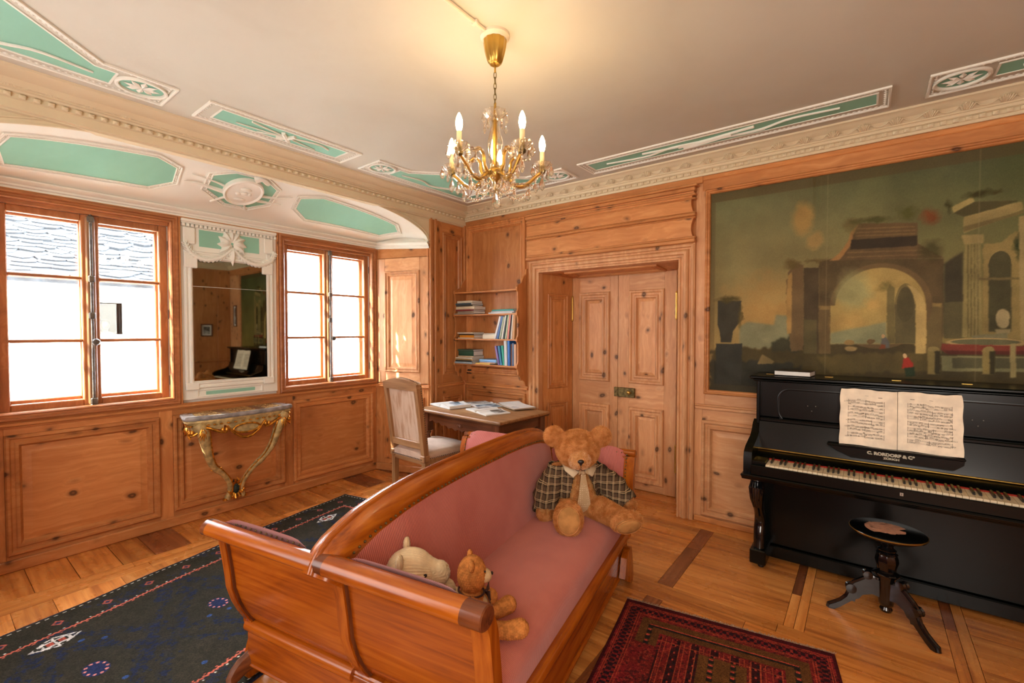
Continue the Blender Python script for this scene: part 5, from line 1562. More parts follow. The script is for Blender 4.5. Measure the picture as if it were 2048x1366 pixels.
def leafblade(b, mp, pts, w, h0, h1):
    q = bez([(p[0], p[1], 0) for p in pts], 9); n_ = len(q); L, Rr, C2 = [], [], []
    for i, p in enumerate(q):
        t = (q[min(i + 1, n_ - 1)] - q[max(i - 1, 0)]).normalized(); nv = Vector((-t.y, t.x, 0))
        f = i / (n_ - 1); ww = w * math.sin(math.pi * min(1, 0.12 + 0.9 * f)) * (1 + 0.22 * math.sin(f * 22))
        hh = h0 + (h1 - h0) * math.sin(math.pi * f)
        L.append(mp(p.x + nv.x * ww, p.y + nv.y * ww, h0)); Rr.append(mp(p.x - nv.x * ww, p.y - nv.y * ww, h0)); C2.append(mp(p.x, p.y, hh))
    b.loft([[L[i], C2[i], Rr[i]] for i in range(n_)], False, False)
b = MB(); c0 = (-2.128, 2.215)
for k in range(9):
    a = R(-40 + 32.5 * k); r_ = 0.115 if 0 < k < 8 else 0.13
    leafblade(b, MM, [(c0[0] + 0.01 * math.cos(a), c0[1] + 0.01 * math.sin(a)), (c0[0] + r_ * 0.55 * math.cos(a + 0.1), c0[1] + r_ * 0.55 * math.sin(a + 0.1)), (c0[0] + r_ * math.cos(a), c0[1] + r_ * math.sin(a))], 0.032, 0.006, 0.042)
leafblade(b, MM, [(c0[0], c0[1] - 0.03), (c0[0], c0[1] - 0.10), (c0[0], c0[1] - 0.185)], 0.03, 0.01, 0.05)
b.build('acanthus_spray', 'stucco', pm, smooth=50, fix=False)
for sg in (-1, 1):
    path = bez([(c0[0] + sg * 0.01, c0[1] - 0.05, 0), (c0[0] + sg * 0.09, c0[1] - 0.125, 0), (c0[0] + sg * 0.20, c0[1] - 0.155, 0), (c0[0] + sg * 0.30, c0[1] - 0.115, 0), (c0[0] + sg * 0.345, c0[1] - 0.03, 0)], 18)
    b = MB(); b.tube([MM(p.x, p.y, 0.018) for p in path], [0.010 + 0.008 * math.sin(math.pi * k / 17) for k in range(18)], 8)
    for k, p in enumerate(path[:-1]):
        t = (path[k + 1] - p).normalized(); nv = Vector((-t.y, t.x, 0))
        for sd in (-1, 1):
            e = p + t * 0.03 + nv * sd * 0.022
            leafblade(b, MM, [(p.x, p.y), ((p.x + e.x) / 2 + nv.x * sd * 0.004, (p.y + e.y) / 2 + nv.y * sd * 0.004), (e.x, e.y)], 0.008, 0.018, 0.034)
    b.build('garland', 'stucco', pm, smooth=50, fix=False)

# ---------------------------------------------------------------- gilt console table
cs = tag(empty('console_table', (-0.602, -2.165, 0)), 'gilded rococo console table with stone top under the mirror', 'console table')
KX = lambda x, y, z: (x + 0.63, y + 2.165, z)
half = [(-0.618, 0.365), (-0.52, 0.385), (-0.43, 0.402), (-0.395, 0.395), (-0.372, 0.34), (-0.352, 0.27), (-0.342, 0.19), (-0.338, 0.10), (-0.334, 0.0)]
outl = [(x, y) for x, y in half] + [(x, -y) for x, y in half[-2::-1]]
ctr = (-0.5, 0.0)
def ringz(s, z):
    return [KX(ctr[0] + (x - ctr[0]) * (s if x > -0.6 else 1.0), -2.165 + y * s, z) for x, y in outl]
n = NT('mosaic_stone')
o_ = n.obj(); vz = n.n('TexVoronoi'); n.put(vz.inputs['Vector'], n.scale(o_, (90.0, 90.0, 30.0))); vz.inputs['Scale'].default_value = 1.0
cl = n.mix(n.math('GREATER_THAN', n.sep(vz.outputs['Color'])[0], 0.5), s2l((188, 158, 104)), s2l((128, 110, 84)))
yb = n.sep(o_)[1]
bandm = n.math('LESS_THAN', n.math('ABSOLUTE', n.math('SUBTRACT', n.math('ABSOLUTE', yb), 0.13)), 0.028)
cl = n.mix(bandm, cl, s2l((112, 96, 82)))
M['mosaic'] = n.fin(cl, 0.22)
M['greystone'] = plain('grey_marble', (150, 148, 146), 0.2, var=0.2, vs=14)
b = MB(); b.loft([ringz(0.955, 0.828), ringz(0.985, 0.832), ringz(1.0, 0.842), ringz(1.0, 0.852), ringz(0.985, 0.860)], True, False)
b.add(ringz(0.955, 0.828), [tuple(range(len(outl)))])
topo = b.build('stone_rim', 'greystone', cs, smooth=40)
b = MB(); b.add(ringz(0.985, 0.860), [tuple(range(len(outl)))]); b.add(ringz(0.80, 0.8605), [tuple(range(len(outl)))], 1)
b.build('mosaic_top', ['greystone', 'mosaic'], topo, smooth=0)
b = MB(); b.loft([ringz(0.95, 0.828), ringz(0.97, 0.815), ringz(0.93, 0.80), ringz(0.92, 0.775)], True, True)
fr_ = b.build('frieze', 'giltpaint', cs, smooth=40)
# carved apron of gilded scrolls hanging from the frieze
def fr_pt(s, z, off=0.0):
    """point along the front outline, s in -1..1"""
    f = (s + 1) / 2 * (len(outl) - 1); i = min(int(f), len(outl) - 2); q = f - i
    x = outl[i][0] * (1 - q) + outl[i + 1][0] * q; y = outl[i][1] * (1 - q) + outl[i + 1][1] * q
    x = ctr[0] + (x - ctr[0]) * 0.93
    return KX(x + off, -2.165 + y * 0.93, z)
b = MB()
for s0, s1, dp in ((-0.95, -0.62, 0.07), (-0.62, -0.20, 0.05), (0.20, 0.62, 0.05), (0.62, 0.95, 0.07), (-0.20, 0.2, 0.11)):
    P = [fr_pt(s0 + (s1 - s0) * k / 12, 0.775 - dp * (abs(math.cos(math.pi * k / 12)) ** 1.5 if dp < 0.1 else math.sin(math.pi * k / 12)) - 0.004, 0.012) for k in range(13)]
    b.tube(P, [0.007 + 0.005 * math.sin(math.pi * k / 12) for k in range(13)], 8)
for s_ in (-0.93, -0.66, -0.6, -0.24, -0.2, 0.2, 0.24, 0.6, 0.66, 0.93):
    b.ball(fr_pt(s_, 0.742, 0.012), (0.014, 0.014, 0.022), 8, 6)
for k in range(26):
    s_ = -0.9 + 1.8 * k / 25
    b.ball(fr_pt(s_, 0.792, 0.012), (0.010, 0.013, 0.007), 7, 5)
b.build('gilt_scrollwork', 'gilt', fr_)
b = MB()
for s0, s1, dp in ((-0.92, -0.64, 0.05), (-0.60, -0.22, 0.028), (0.22, 0.60, 0.028), (0.64, 0.92, 0.05), (-0.2, 0.2, 0.085)):
    V = []
    for k in range(13):
        s_ = s0 + (s1 - s0) * k / 12; d_ = dp * (abs(math.cos(math.pi * k / 12)) ** 1.5 if dp < 0.08 else math.sin(math.pi * k / 12))
        V.append([fr_pt(s_, 0.778), fr_pt(s_, 0.775 - d_)])
    b.loft(V, False, False)
b.build('apron', 'giltpaint', fr_, fix=False)
b = MB(); q = [fr_pt(0.13 * math.cos(t), 0.735 + 0.035 * math.sin(t), 0.016) for t in [2 * math.pi * k / 20 for k in range(21)]]
b.tube(q, 0.008, 8); b.build('cartouche', 'gilt', fr_)
for sg in (-1, 1):
    P = bez([KX(-0.40, -2.165 + sg * 0.315, 0.80), KX(-0.385, -2.165 + sg * 0.285, 0.735), KX(-0.405, -2.165 + sg * 0.262, 0.64), KX(-0.435, -2.165 + sg * 0.232, 0.53), KX(-0.475, -2.165 + sg * 0.185, 0.44), KX(-0.505, -2.165 + sg * 0.11, 0.36), KX(-0.535, -2.165 + sg * 0.055, 0.27), KX(-0.56, -2.165 + sg * 0.045, 0.19), KX(-0.575, -2.165 + sg * 0.06, 0.128)], 30)
    rr_ = list(np.interp(np.linspace(0, 1, 30), [0, 0.12, 0.3, 0.5, 0.55, 0.6, 0.75, 0.9, 1.0], [0.046, 0.044, 0.032, 0.024, 0.028, 0.022, 0.020, 0.018, 0.022]))
    b = MB(); b.tube(P, rr_, 12); lg = b.build('leg', 'giltpaint', cs, smooth=60)
    b = MB()
    side = [P[i] + Vector((rr_[i] * 0.55, -sg * rr_[i] * 0.85, 0)) for i in range(0, 30)]
    b.tube(side, [0.006] * 30, 6)
    c1 = P[16]
    for dx, dy, dz in ((0.0, sg * 0.05, 0.006), (0.02, -sg * 0.02, 0.02), (0.01, sg * 0.02, -0.012)):
        b.tube([c1, c1 + Vector((dx * 0.6, dy * 0.6, dz * 0.5)), c1 + Vector((dx, dy, dz))], [0.014, 0.010, 0.003], 7)
    for k in range(9):
        a = 2 * math.pi * k / 9; c2 = P[2]
        b.tube([c2 + Vector((0.03, 0, 0.02)), c2 + Vector((0.042, 0.018 * math.cos(a), -0.03 + 0.02 * math.sin(a))), c2 + Vector((0.038, 0.03 * math.cos(a), -0.05 + 0.04 * math.sin(a)))], [0.009, 0.007, 0.002], 6)
    for k in range(5):
        b.ball(P[25 + k // 2] + Vector((0.012, sg * 0.01 * (k % 2), 0.012 * k - 0.02)), 0.010, 7, 5)
    b.lathe([(0.006, -0.012), (0.022, -0.008), (0.022, 0.008), (0.006, 0.012)], 12, tuple(P[29] + Vector((0.0, sg * 0.01, 0.0))))
    b.build('gilt_leafwork', 'gilt', lg)
b = MB(); b.ball(KX(-0.575, -2.165, 0.21), (0.03, 0.042, 0.062), 12, 8); fc = b.build('foot_cartouche', 'darkgreen', cs)
b = MB()
for k in range(11):
    a = 2 * math.pi * k / 11
    b.tube([KX(-0.555, -2.165 + 0.03 * math.cos(a), 0.205 + 0.045 * math.sin(a)), KX(-0.54, -2.165 + 0.048 * math.cos(a), 0.205 + 0.075 * math.sin(a)), KX(-0.555, -2.165 + 0.055 * math.cos(a + 0.3), 0.205 + 0.09 * math.sin(a + 0.3))], [0.012, 0.009, 0.003], 6)
b.ball(KX(-0.57, -2.165, 0.135), (0.02, 0.03, 0.02), 8, 6)
b.build('gilt_scrollwork', 'gilt', fc)

# ---------------------------------------------------------------- desk
dk = tag(empty('writing_table', (0.755, -0.565, 0), R(-3.5)), 'dark wooden writing table with scalloped apron in the corner under the shelf', 'table')
b = MB(); b.box((-0.535, -0.345, 0.742), (0.535, 0.33, 0.768), 0.007); b.build('table_top', 'oak_x', dk)
b = MB(); b.box((-0.528, -0.338, 0.733), (0.528, 0.325, 0.743), 0.004); b.build('top_moulding', 'walnut_x', dk)
sc = [(-0.40, 0.735)] + [(0.40, 0.735)] + [(0.40 - 0.8 * k / 60, 0.628 + 0.020 * abs(math.sin(k / 60 * math.pi * 9)) - 0.02 * math.cos((k / 60 - 0.5) * 6.28)) for k in range(61)]
for y0, y1 in ((-0.298, -0.280), (0.27, 0.288)):
    b = MB(); b.prism(sc, lambda u, v, h: (u, h, v), y0, y1); ap = b.build('apron', 'walnut_x', dk, smooth=20)
    if y0 < 0:
        b = MB()
        for k in range(5):
            a = R(30 + 30 * k); b.tube([(0.02, -0.300, 0.645), (0.02 + 0.022 * math.cos(a), -0.304, 0.645 + 0.022 * math.sin(a)), (0.02 + 0.042 * math.cos(a), -0.301, 0.645 + 0.036 * math.sin(a))], [0.004, 0.007, 0.004], 6)
        b.build('carved_shell', 'walnut_x', ap)
for x0, x1 in ((-0.478, -0.46), (0.46, 0.478)):
    b = MB(); b.prism([(-0.25, 0.735), (0.25, 0.735)] + [(0.25 - 0.5 * k / 30, 0.625 + 0.018 * abs(math.sin(k / 30 * math.pi * 5))) for k in range(31)], lambda u, v, h: (h, u, v), x0, x1); b.build('apron', 'walnut_y', dk, smooth=20)
for sx in (-1, 1):
    for sy in (-1, 1):
        b = MB(); x, y = sx * 0.45, sy * 0.275
        b.box((x - 0.042, y - 0.034, 0.56), (x + 0.042, y + 0.034, 0.735), 0.004)
        b.lathe([(0.030, 0.55), (0.036, 0.54), (0.022, 0.52), (0.032, 0.47), (0.030, 0.38), (0.020, 0.22), (0.030, 0.19), (0.024, 0.17)], 16, (x, y, 0))
        b.box((x - 0.032, y - 0.03, 0.075), (x + 0.032, y + 0.03, 0.17), 0.004)
        b.lathe([(0.014, 0.0), (0.028, 0.01), (0.032, 0.04), (0.02, 0.075)], 16, (x, y, 0))
        b.build('leg', 'walnut_z', dk)
    b = MB(); b.box((sx * 0.45 - 0.02, -0.27, 0.10), (sx * 0.45 + 0.02, 0.27, 0.145), 0.004); b.build('stretcher', 'walnut_y', dk)

# ---------------------------------------------------------------- chair at the desk
ch = tag(empty('upholstered_chair', (0.45, -1.165, 0), R(-2)), 'high-backed wooden chair with studded beige upholstery at the desk', 'chair')
n = NT('worn_beige_velvet'); o_ = n.obj()
M['velvet'] = n.fin(n.mix(n.smooth(n.noise(o_, 7.0, 4), 0.35, 0.7), s2l((204, 176, 152)), s2l((178, 146, 122))), 0.8, spec=0.2, Sheen_Weight=0.3)
n = NT('worn_leather_back'); o_ = n.obj()
M['leatherback'] = n.fin(n.mix(n.smooth(n.noise(n.scale(o_, (30.0, 30.0, 4.0)), 1.0, 4), 0.4, 0.7), s2l((206, 178, 152)), s2l((176, 136, 104))), 0.7)
def lean(z):
    return -0.0 - 0.085 * max(0, (z - 0.45) / 0.64) ** 1.15
for sx in (-1, 1):
    b = MB()
    b.loft([[(sx * 0.205 - 0.022, lean(z) - 0.03 * (1 if z > 0.4 else 0.7), z), (sx * 0.205 + 0.022, lean(z) - 0.03 * (1 if z > 0.4 else 0.7), z), (sx * 0.205 + 0.022, lean(z) + 0.022, z), (sx * 0.205 - 0.022, lean(z) + 0.022, z)] for z in (0.0, 0.12, 0.25, 0.40, 0.5, 0.62, 0.76, 0.9, 1.0, 1.052)])
    b.build('rear_post', 'oak_z', ch)
    b = MB(); b.box((sx * 0.205 - 0.028, -0.034, 0.40), (sx * 0.205 + 0.028, 0.03, 0.455), 0.005); b.build('post_block', 'oak_z', ch)
    b = MB(); b.lathe([(0.018, 0), (0.024, 0.02), (0.024, 0.10), (0.018, 0.13), (0.026, 0.2), (0.022, 0.3), (0.026, 0.36), (0.026, 0.41)], 14, (sx * 0.22, 0.45, 0)); b.build('front_leg', 'oak_z', ch)
    b = MB(); b.box((sx * 0.21 - 0.012, 0.02, 0.12), (sx * 0.21 + 0.012, 0.44, 0.15), 0.004); b.build('stretcher', 'oak_y', ch)
b = MB(); b.box((-0.2, 0.2, 0.125), (0.2, 0.224, 0.15), 0.004); b.build('stretcher', 'oak_x', ch)
b = MB()
b.loft([[(x, lean(1.0) - 0.032 + (lean(1.08) - lean(1.0)) * (zz - 1.0) / 0.08, zz) if k < 2 else (x, lean(1.0) + 0.024 + (lean(1.08) - lean(1.0)) * (zz - 1.0) / 0.08, zz) for k, zz in enumerate((1.00, 1.055 + 0.042 * math.cos(x / 0.228 * math.pi / 2), 1.055 + 0.042 * math.cos(x / 0.228 * math.pi / 2), 1.00))] for x in np.linspace(-0.228, 0.228, 17)])
crest = b.build('crest_rail', 'oak_x', ch)
b = MB(); b.box((-0.19, lean(0.53) - 0.03, 0.505), (0.19, lean(0.53) + 0.015, 0.565), 0.005); b.build('lower_rail', 'oak_x', ch)
b = MB(); b.loft([[(-0.185, lean(z) - 0.008, z), (0.185, lean(z) - 0.008, z), (0.185, lean(z) + 0.0, z), (-0.185, lean(z) + 0.0, z)] for z in (0.55, 0.7, 0.85, 1.01)]); b.build('back_panel', 'leatherback', ch)
b = MB()
rows_ = []
for f in np.linspace(0, 1, 10):
    z = 0.54 + 0.53 * f
    rows_.append([(x, lean(z) + 0.022 + 0.03 * (math.cos(x / 0.225 * math.pi / 2) ** 0.6) * min(1, 8 * min(f, 1 - f) + 0.2), z + (0.02 * math.cos(x / 0.225 * 1.57) if f > 0.9 else 0)) for x in np.linspace(-0.222, 0.222, 15)])
b.loft(rows_, False, False); b.build('back_upholstery', 'velvet', ch, smooth=60)
b = MB(); rows_ = []
for f in np.linspace(0, 1, 16):
    y = -0.03 + 0.52 * f; hw = 0.215 + 0.03 * f
    ring = []
    for x, z in ((-1.0, 0.415), (-1.02, 0.44), (-0.98, 0.466), (-0.85, 0.482), (-0.5, 0.497), (0, 0.502), (0.5, 0.497), (0.85, 0.482), (0.98, 0.466), (1.02, 0.44), (1.0, 0.415)):
        e = min(1, 6 * min(f, 1 - f) + 0.35)
        ring.append((x * hw, y + (0.012 if f == 1 else 0) * (z > 0.43), 0.415 + (z - 0.415) * (0.55 + 0.45 * e)))
    rows_.append(ring)
b.loft(rows_, True, True); seat = b.build('seat', 'velvet', ch, smooth=60)
nb = MB()
for f in np.linspace(0.02, 0.98, 26):
    for sx in (-1, 1):
        nb.ball((sx * (0.215 + 0.03 * f) * 1.012, -0.03 + 0.52 * f, 0.424), 0.0045, 6, 4)
for x in np.linspace(-0.2, 0.2, 22):
    nb.ball((x, -0.034, 0.424), 0.0045, 6, 4); nb.ball((x, 0.492, 0.424), 0.0045, 6, 4)
nb.build('upholstery_nails', 'iron', seat)['kind'] = 'stuff'
nb = MB()
for z in np.linspace(0.56, 1.04, 26):
    for sx in (-1, 1):
        nb.ball((sx * 0.229, lean(z) + 0.012, z), 0.0042, 6, 4)
for x in np.linspace(-0.21, 0.21, 24):
    nb.ball((x, lean(1.07) + 0.004, 1.056 + 0.042 * math.cos(x / 0.228 * math.pi / 2)), 0.0042, 6, 4)
nb.build('upholstery_nails', 'iron', crest)['kind'] = 'stuff'
b = MB(); b.box((-0.20, -0.02, 0.375), (0.20, 0.005, 0.418), 0.003); b.box((-0.2, 0.455, 0.375), (0.2, 0.48, 0.418), 0.003)
for sx in (-1, 1):
    b.box((sx * 0.215 - 0.012, 0.0, 0.375), (sx * 0.215 + 0.012, 0.46, 0.418), 0.003)
b.build('seat_frame', 'oak_x', ch)
# ---------------------------------------------------------------- wall shelf in the corner and its books
SHZ = (1.905, 1.667, 1.411, 1.147)
shf = tag(empty('wall_shelf', (0.43, 0.0, 0.93)), 'pine corner wall shelf with scalloped sides and four boards', 'shelf')
SX = lambda x, y, z: (x - 0.43, y, z - 0.93)
def bracket(x0, x1, D):
    pts = [(-0.004, 2.115), (-0.02, 2.105), (-0.03, 2.06), (-0.06, 2.035), (-0.085, 2.0), (-0.10, 1.965), (-0.145, 1.945), (-D, 1.925), (-D - 0.004, 1.895), (-D + 0.012, 1.875)]
    for z in SHZ[1:]:
        pts += [(-D + 0.018, z + 0.05), (-D + 0.010, z + 0.025), (-D - 0.004, z + 0.010), (-D - 0.004, z - 0.018), (-D + 0.010, z - 0.03), (-D + 0.018, z - 0.055)]
    pts += [(-D + 0.02, 1.06), (-D + 0.045, 1.045), (-D + 0.06, 1.0), (-D + 0.09, 1.01), (-D + 0.12, 0.985), (-D + 0.135, 0.95), (-0.02, 0.938), (-0.004, 0.935)]
    b = MB(); b.prism(pts, lambda u, v, h: SX(h, u, v), x0, x1)
    return b.build('side_bracket', 'pine_z', shf, smooth=20)
bracket(0.846, 0.864, 0.175); bracket(0.030, 0.048, 0.205)
for z in SHZ:
    fr = [(0.048, -0.002), (0.846, -0.002)] + [(0.846 - 0.798 * k / 20, -0.172 - 0.034 * (k / 20) + 0.018 * math.sin(k / 20 * math.pi)) for k in range(21)]
    b = MB(); b.prism(fr, lambda u, v, h: SX(u, v, h), z - 0.014, z); b.build('shelf_board', 'pine_x', shf, smooth=20)

def lying(x0, x1, z, t, d, col, label, grp, rz=0.0, y=None, ):
    w = x1 - x0
    return closed_book('book', w, d, t, ccol(col), label, ((x0 + x1) / 2, (-0.012 - d / 2) if y is None else y, z), rz, grp, fore='y')
z = SHZ[1]; G = 'books stacked on the second shelf'
for (x0, x1, t, d, col, lab) in ((0.053, 0.30, 0.010, 0.205, (150, 146, 138), 'thin grey book at the bottom of the second shelf board stack'),
        (0.075, 0.315, 0.024, 0.175, (158, 142, 122), 'taupe book second from the bottom in the stack on the second shelf board'),
        (0.062, 0.310, 0.017, 0.190, (128, 52, 48), 'red-spined book in the stack on the second shelf board'),
        (0.058, 0.320, 0.031, 0.180, (206, 190, 160), 'thick cream book with lettered spine, second shelf board stack'),
        (0.055, 0.280, 0.017, 0.170, (78, 76, 68), 'dark olive book in the stack on the second shelf board'),
        (0.052, 0.285, 0.018, 0.185, (70, 88, 98), 'slate blue book near the top of the stack on the second shelf board'),
        (0.060, 0.275, 0.025, 0.165, (214, 204, 180), 'pale book on top of the tall stack on the second shelf board')):
    lying(x0, x1, z, t, d, col, lab, G, R(rf.uniform(-3, 3))); z += t + 0.0006
z = SHZ[1]
for (x0, x1, t, d, col, lab) in ((0.49, 0.80, 0.013, 0.155, (220, 224, 228), 'white book lying under the teal book on the second shelf board'),
        (0.52, 0.82, 0.012, 0.15, (196, 206, 214), 'pale blue book between the white and the teal book'),
        (0.53, 0.81, 0.017, 0.145, (58, 146, 140), 'teal book lying at the right of the second shelf board')):
    lying(x0, x1, z, t, d, col, lab, 'flat books at the right of the second shelf', R(rf.uniform(-2, 2))); z += t + 0.0006
z = SHZ[2]; G = 'books stacked on the third shelf'
for (x0, x1, t, d, col, lab) in ((0.075, 0.300, 0.010, 0.17, (222, 218, 206), 'thin white book under the orange book on the third shelf board'),
        (0.090, 0.300, 0.027, 0.16, (216, 140, 40), 'orange book in the stack on the third shelf board'),
        (0.082, 0.300, 0.012, 0.165, (50, 44, 40), 'black book lying on the orange book'),
        (0.070, 0.300, 0.016, 0.175, (206, 198, 178), 'pale book on top of the stack with the orange book')):
    lying(x0, x1, z, t, d, col, lab, G, R(rf.uniform(-3, 2))); z += t + 0.0006
z = SHZ[2]
lying(0.395, 0.565, z, 0.046, 0.135, (218, 212, 190), 'thick cream paperback lying alone on the third shelf board', None, R(4))
o = closed_book('book', 0.16, 0.13, 0.010, ccol((206, 202, 190)), 'thin pale booklet lying askew on the cream paperback', (0.482, -0.085, z + 0.0475), R(24), None)
z = SHZ[3]; G = 'books stacked on the bottom shelf'
for (x0, x1, t, d, col, lab) in ((0.054, 0.295, 0.020, 0.20, (150, 170, 184), 'pale blue book at the bottom of the stack on the lowest shelf board'),
        (0.060, 0.300, 0.015, 0.19, (52, 52, 48), 'black book in the stack on the lowest shelf board'),
        (0.056, 0.300, 0.014, 0.195, (160, 132, 84), 'tan book in the stack on the lowest shelf board'),
        (0.058, 0.296, 0.013, 0.19, (212, 206, 192), 'white book in the stack on the lowest shelf board'),
        (0.085, 0.300, 0.017, 0.18, (190, 168, 138), 'beige book under the thick green books on the lowest shelf board'),
        (0.070, 0.285, 0.050, 0.155, (34, 74, 56), 'thick dark green book near the top of the stack on the lowest shelf board'),
        (0.065, 0.288, 0.017, 0.165, (58, 82, 66), 'thin green book on top of the stack on the lowest shelf board')):
    lying(x0, x1, z, t, d, col, lab, G, R(rf.uniform(-3, 3))); z += t + 0.0006
z = SHZ[3]
for (x0, x1, t, d, col, lab) in ((0.325, 0.52, 0.014, 0.17, (222, 186, 92), 'yellow book under the sky-blue book on the lowest shelf board'),
        (0.375, 0.575, 0.010, 0.16, (214, 170, 140), 'salmon booklet between the yellow and the sky-blue book'),
        (0.370, 0.60, 0.028, 0.16, (116, 164, 210), 'sky-blue book lying flat on the lowest shelf board')):
    lying(x0, x1, z, t, d, col, lab, 'flat books at the middle of the bottom shelf', R(rf.uniform(-3, 3))); z += t + 0.0006

def standing(x, z, t, h, d, col, ang, label, grp):
    """x = left foot of the spine; ang leans the top to the right (+) or left (-)"""
    b = MB(); c = 0.002
    b.box((0, -d, 0), (c, 0, h), 0.0008); b.box((t - c, -d, 0), (t, 0, h), 0.0008)
    b.loft([[(0, -d, zz), (t * 0.5, -d - 0.002, zz), (t, -d, zz), (t, -d + 0.003, zz), (0, -d + 0.003, zz)] for zz in (0, h)])
    o = b.build('book', ccol(col), None, smooth=30)
    p = MB(); p.box((c, -d + 0.003, 0.003), (t - c, -0.004, h - 0.003), 0); p.build('page_block', 'page', o, smooth=0)
    zz = z + (t * math.sin(R(ang)) if ang > 0 else 0)
    o.location = (x, -0.014, zz + 0.0004); o.rotation_euler = (0, R(ang), 0)
    return tag(o, label, 'book', grp)
x = 0.560; G = 'leaning books on the third shelf'
for t, h, d, col, ang, lab in ((0.020, 0.235, 0.15, (214, 216, 220), 18, 'white book leaning first from the left on the third shelf board'),
        (0.024, 0.235, 0.15, (70, 104, 160), 16.5, 'blue book leaning beside the white one on the third shelf board'),
        (0.020, 0.228, 0.15, (156, 170, 148), 14, 'sage green book leaning behind the blue one on the third shelf board'),
        (0.015, 0.240, 0.15, (224, 222, 214), 12, 'second white book leaning amid the third shelf board row'),
        (0.014, 0.252, 0.15, (44, 70, 72), 10, 'dark teal book leaning in the third shelf board row'),
        (0.014, 0.250, 0.15, (196, 212, 180), 9, 'pale green book leaning in the third shelf board row'),
        (0.020, 0.250, 0.15, (214, 134, 120), 7.5, 'pink book leaning in the third shelf board row'),
        (0.013, 0.258, 0.15, (50, 48, 46), 6, 'thin black book leaning in the third shelf board row'),
        (0.013, 0.260, 0.15, (222, 216, 204), 5.5, 'thin white book leaning next to the black one'),
        (0.028, 0.250, 0.15, (186, 136, 84), 4, 'tan book at the right end of the third shelf board row')):
    standing(x, SHZ[2], t, h, d, col, ang, lab, G); x += t / math.cos(R(ang)) + 0.0095 * (1 if ang > 8 else 0.65)
x = 0.600; G = 'standing books on the bottom shelf'
for t, h, d, col, ang, lab in ((0.022, 0.195, 0.14, (122, 104, 164), -13, 'purple book tilting left on the lowest shelf board'),
        (0.024, 0.195, 0.14, (48, 122, 160), -10, 'petrol blue book tilting left on the lowest shelf board'),
        (0.022, 0.198, 0.14, (40, 156, 130), -6, 'emerald green book on the lowest shelf board'),
        (0.034, 0.248, 0.15, (188, 192, 192), -2, 'tall silver-grey book on the lowest shelf board'),
        (0.026, 0.255, 0.15, (44, 108, 186), -1, 'tall bright blue book on the lowest shelf board'),
        (0.014, 0.215, 0.14, (116, 72, 52), 0, 'thin brown book standing on the lowest shelf board'),
        (0.018, 0.225, 0.14, (82, 104, 138), 0, 'slate blue book standing on the lowest shelf board'),
        (0.024, 0.215, 0.14, (196, 156, 124), 0, 'salmon tan book at the right end of the lowest shelf board')):
    if ang < 0:
        x += 0.004
    standing(x + (0.0 if ang >= 0 else t * 0.0), SHZ[3] , t, h, d, col, ang, lab, G); x += t / math.cos(R(ang)) + 0.004

sk = tag(empty('wall_socket', (0.078, -0.002, 1.045)), 'small black double wall socket under the corner shelf', 'socket')
b = MB(); b.box((-0.034, -0.018, -0.024), (0.034, 0.0, 0.024), 0.004); b.build('housing', 'iron', sk)
for sx in (-0.016, 0.016):
    b = MB(); b.lathe([(0.012, 0), (0.012, 0.003), (0.009, 0.003), (0.008, 0.001), (0.001, 0.001)], 12); q = b.build('outlet_ring', 'ebony', sk); q.location = (sx, -0.018, 0); q.rotation_euler = (R(90), 0, 0)

# ---------------------------------------------------------------- open books on the writing table
TZ = 0.7688
def pic_page(cols):
    k = 'picture_print_%d' % cols
    if k not in M:
        n = NT(k); o_ = n.obj(); f = n.noise(n.scale(o_, (14.0, 9.0, 14.0)), 1.0, 4, 0.6, 0.8)
        a, b_, c = (((60, 72, 84), (120, 140, 156), (196, 206, 212)), ((58, 54, 52), (120, 116, 110), (190, 192, 190)), ((86, 92, 92), (150, 156, 160), (212, 214, 214)))[cols]
        M[k] = n.fin(n.ramp(f, [(0.36, s2l(a)), (0.5, s2l(b_)), (0.64, s2l(c))]), 0.5)
    return k
def open_book(w, d, tl, tr_, cover, label, loc, rz, pics=()):
    """leaf width w, height d, thickness of the left/right halves"""
    e = tag(empty('open_book', loc, rz), label, 'book', None)
    b = MB(); b.box((-w - 0.004, -d / 2 - 0.003, 0), (w + 0.004, d / 2 + 0.003, 0.002), 0.0006); b.build('cover', ccol(cover), e)
    for sg, t in ((-1, tl), (1, tr_)):
        def top(f):
            return 0.002 + t * (1 - (1 - min(1, f * 3.5)) ** 2) + 0.010 * math.exp(-((f - 0.22) / 0.16) ** 2) - 0.003 * f
        fs = np.linspace(0, 1, 15)
        b = MB()
        b.loft([[(sg * w * f, -d / 2, top(f) if f > 0 else 0.003) for f in fs], [(sg * w * f, d / 2, top(f) if f > 0 else 0.003) for f in fs]], False, False)
        for yy in (-d / 2, d / 2):
            b.add([(sg * w * f, yy, top(f) if f > 0 else 0.003) for f in fs] + [(sg * w, yy, 0.002), (0, yy, 0.002)], [tuple(range(17))])
        b.add([(sg * w, -d / 2, top(1)), (sg * w, d / 2, top(1)), (sg * w, d / 2, 0.002), (sg * w, -d / 2, 0.002)], [(0, 1, 2, 3)])
        pg = b.build('page_block', 'page', e, smooth=40)
        for (s2, f0, f1, y0, y1, kind) in pics:
            if s2 == sg:
                q = MB(); ff = np.linspace(f0, f1, 8)
                q.loft([[(sg * w * f, yy * d, top(f) + 0.0006) for f in ff] for yy in (y0, y1)], False, False)
                q.build('printed_picture', pic_page(kind), pg, fix=False)
    return e
open_book(0.185, 0.235, 0.014, 0.030, (92, 96, 88), 'thick open book at the left end of the writing table', (0.375, -0.60, TZ), R(-14), [(1, 0.25, 0.85, -0.2, 0.25, 0), (-1, 0.3, 0.5, -0.4, 0.4, 2)])
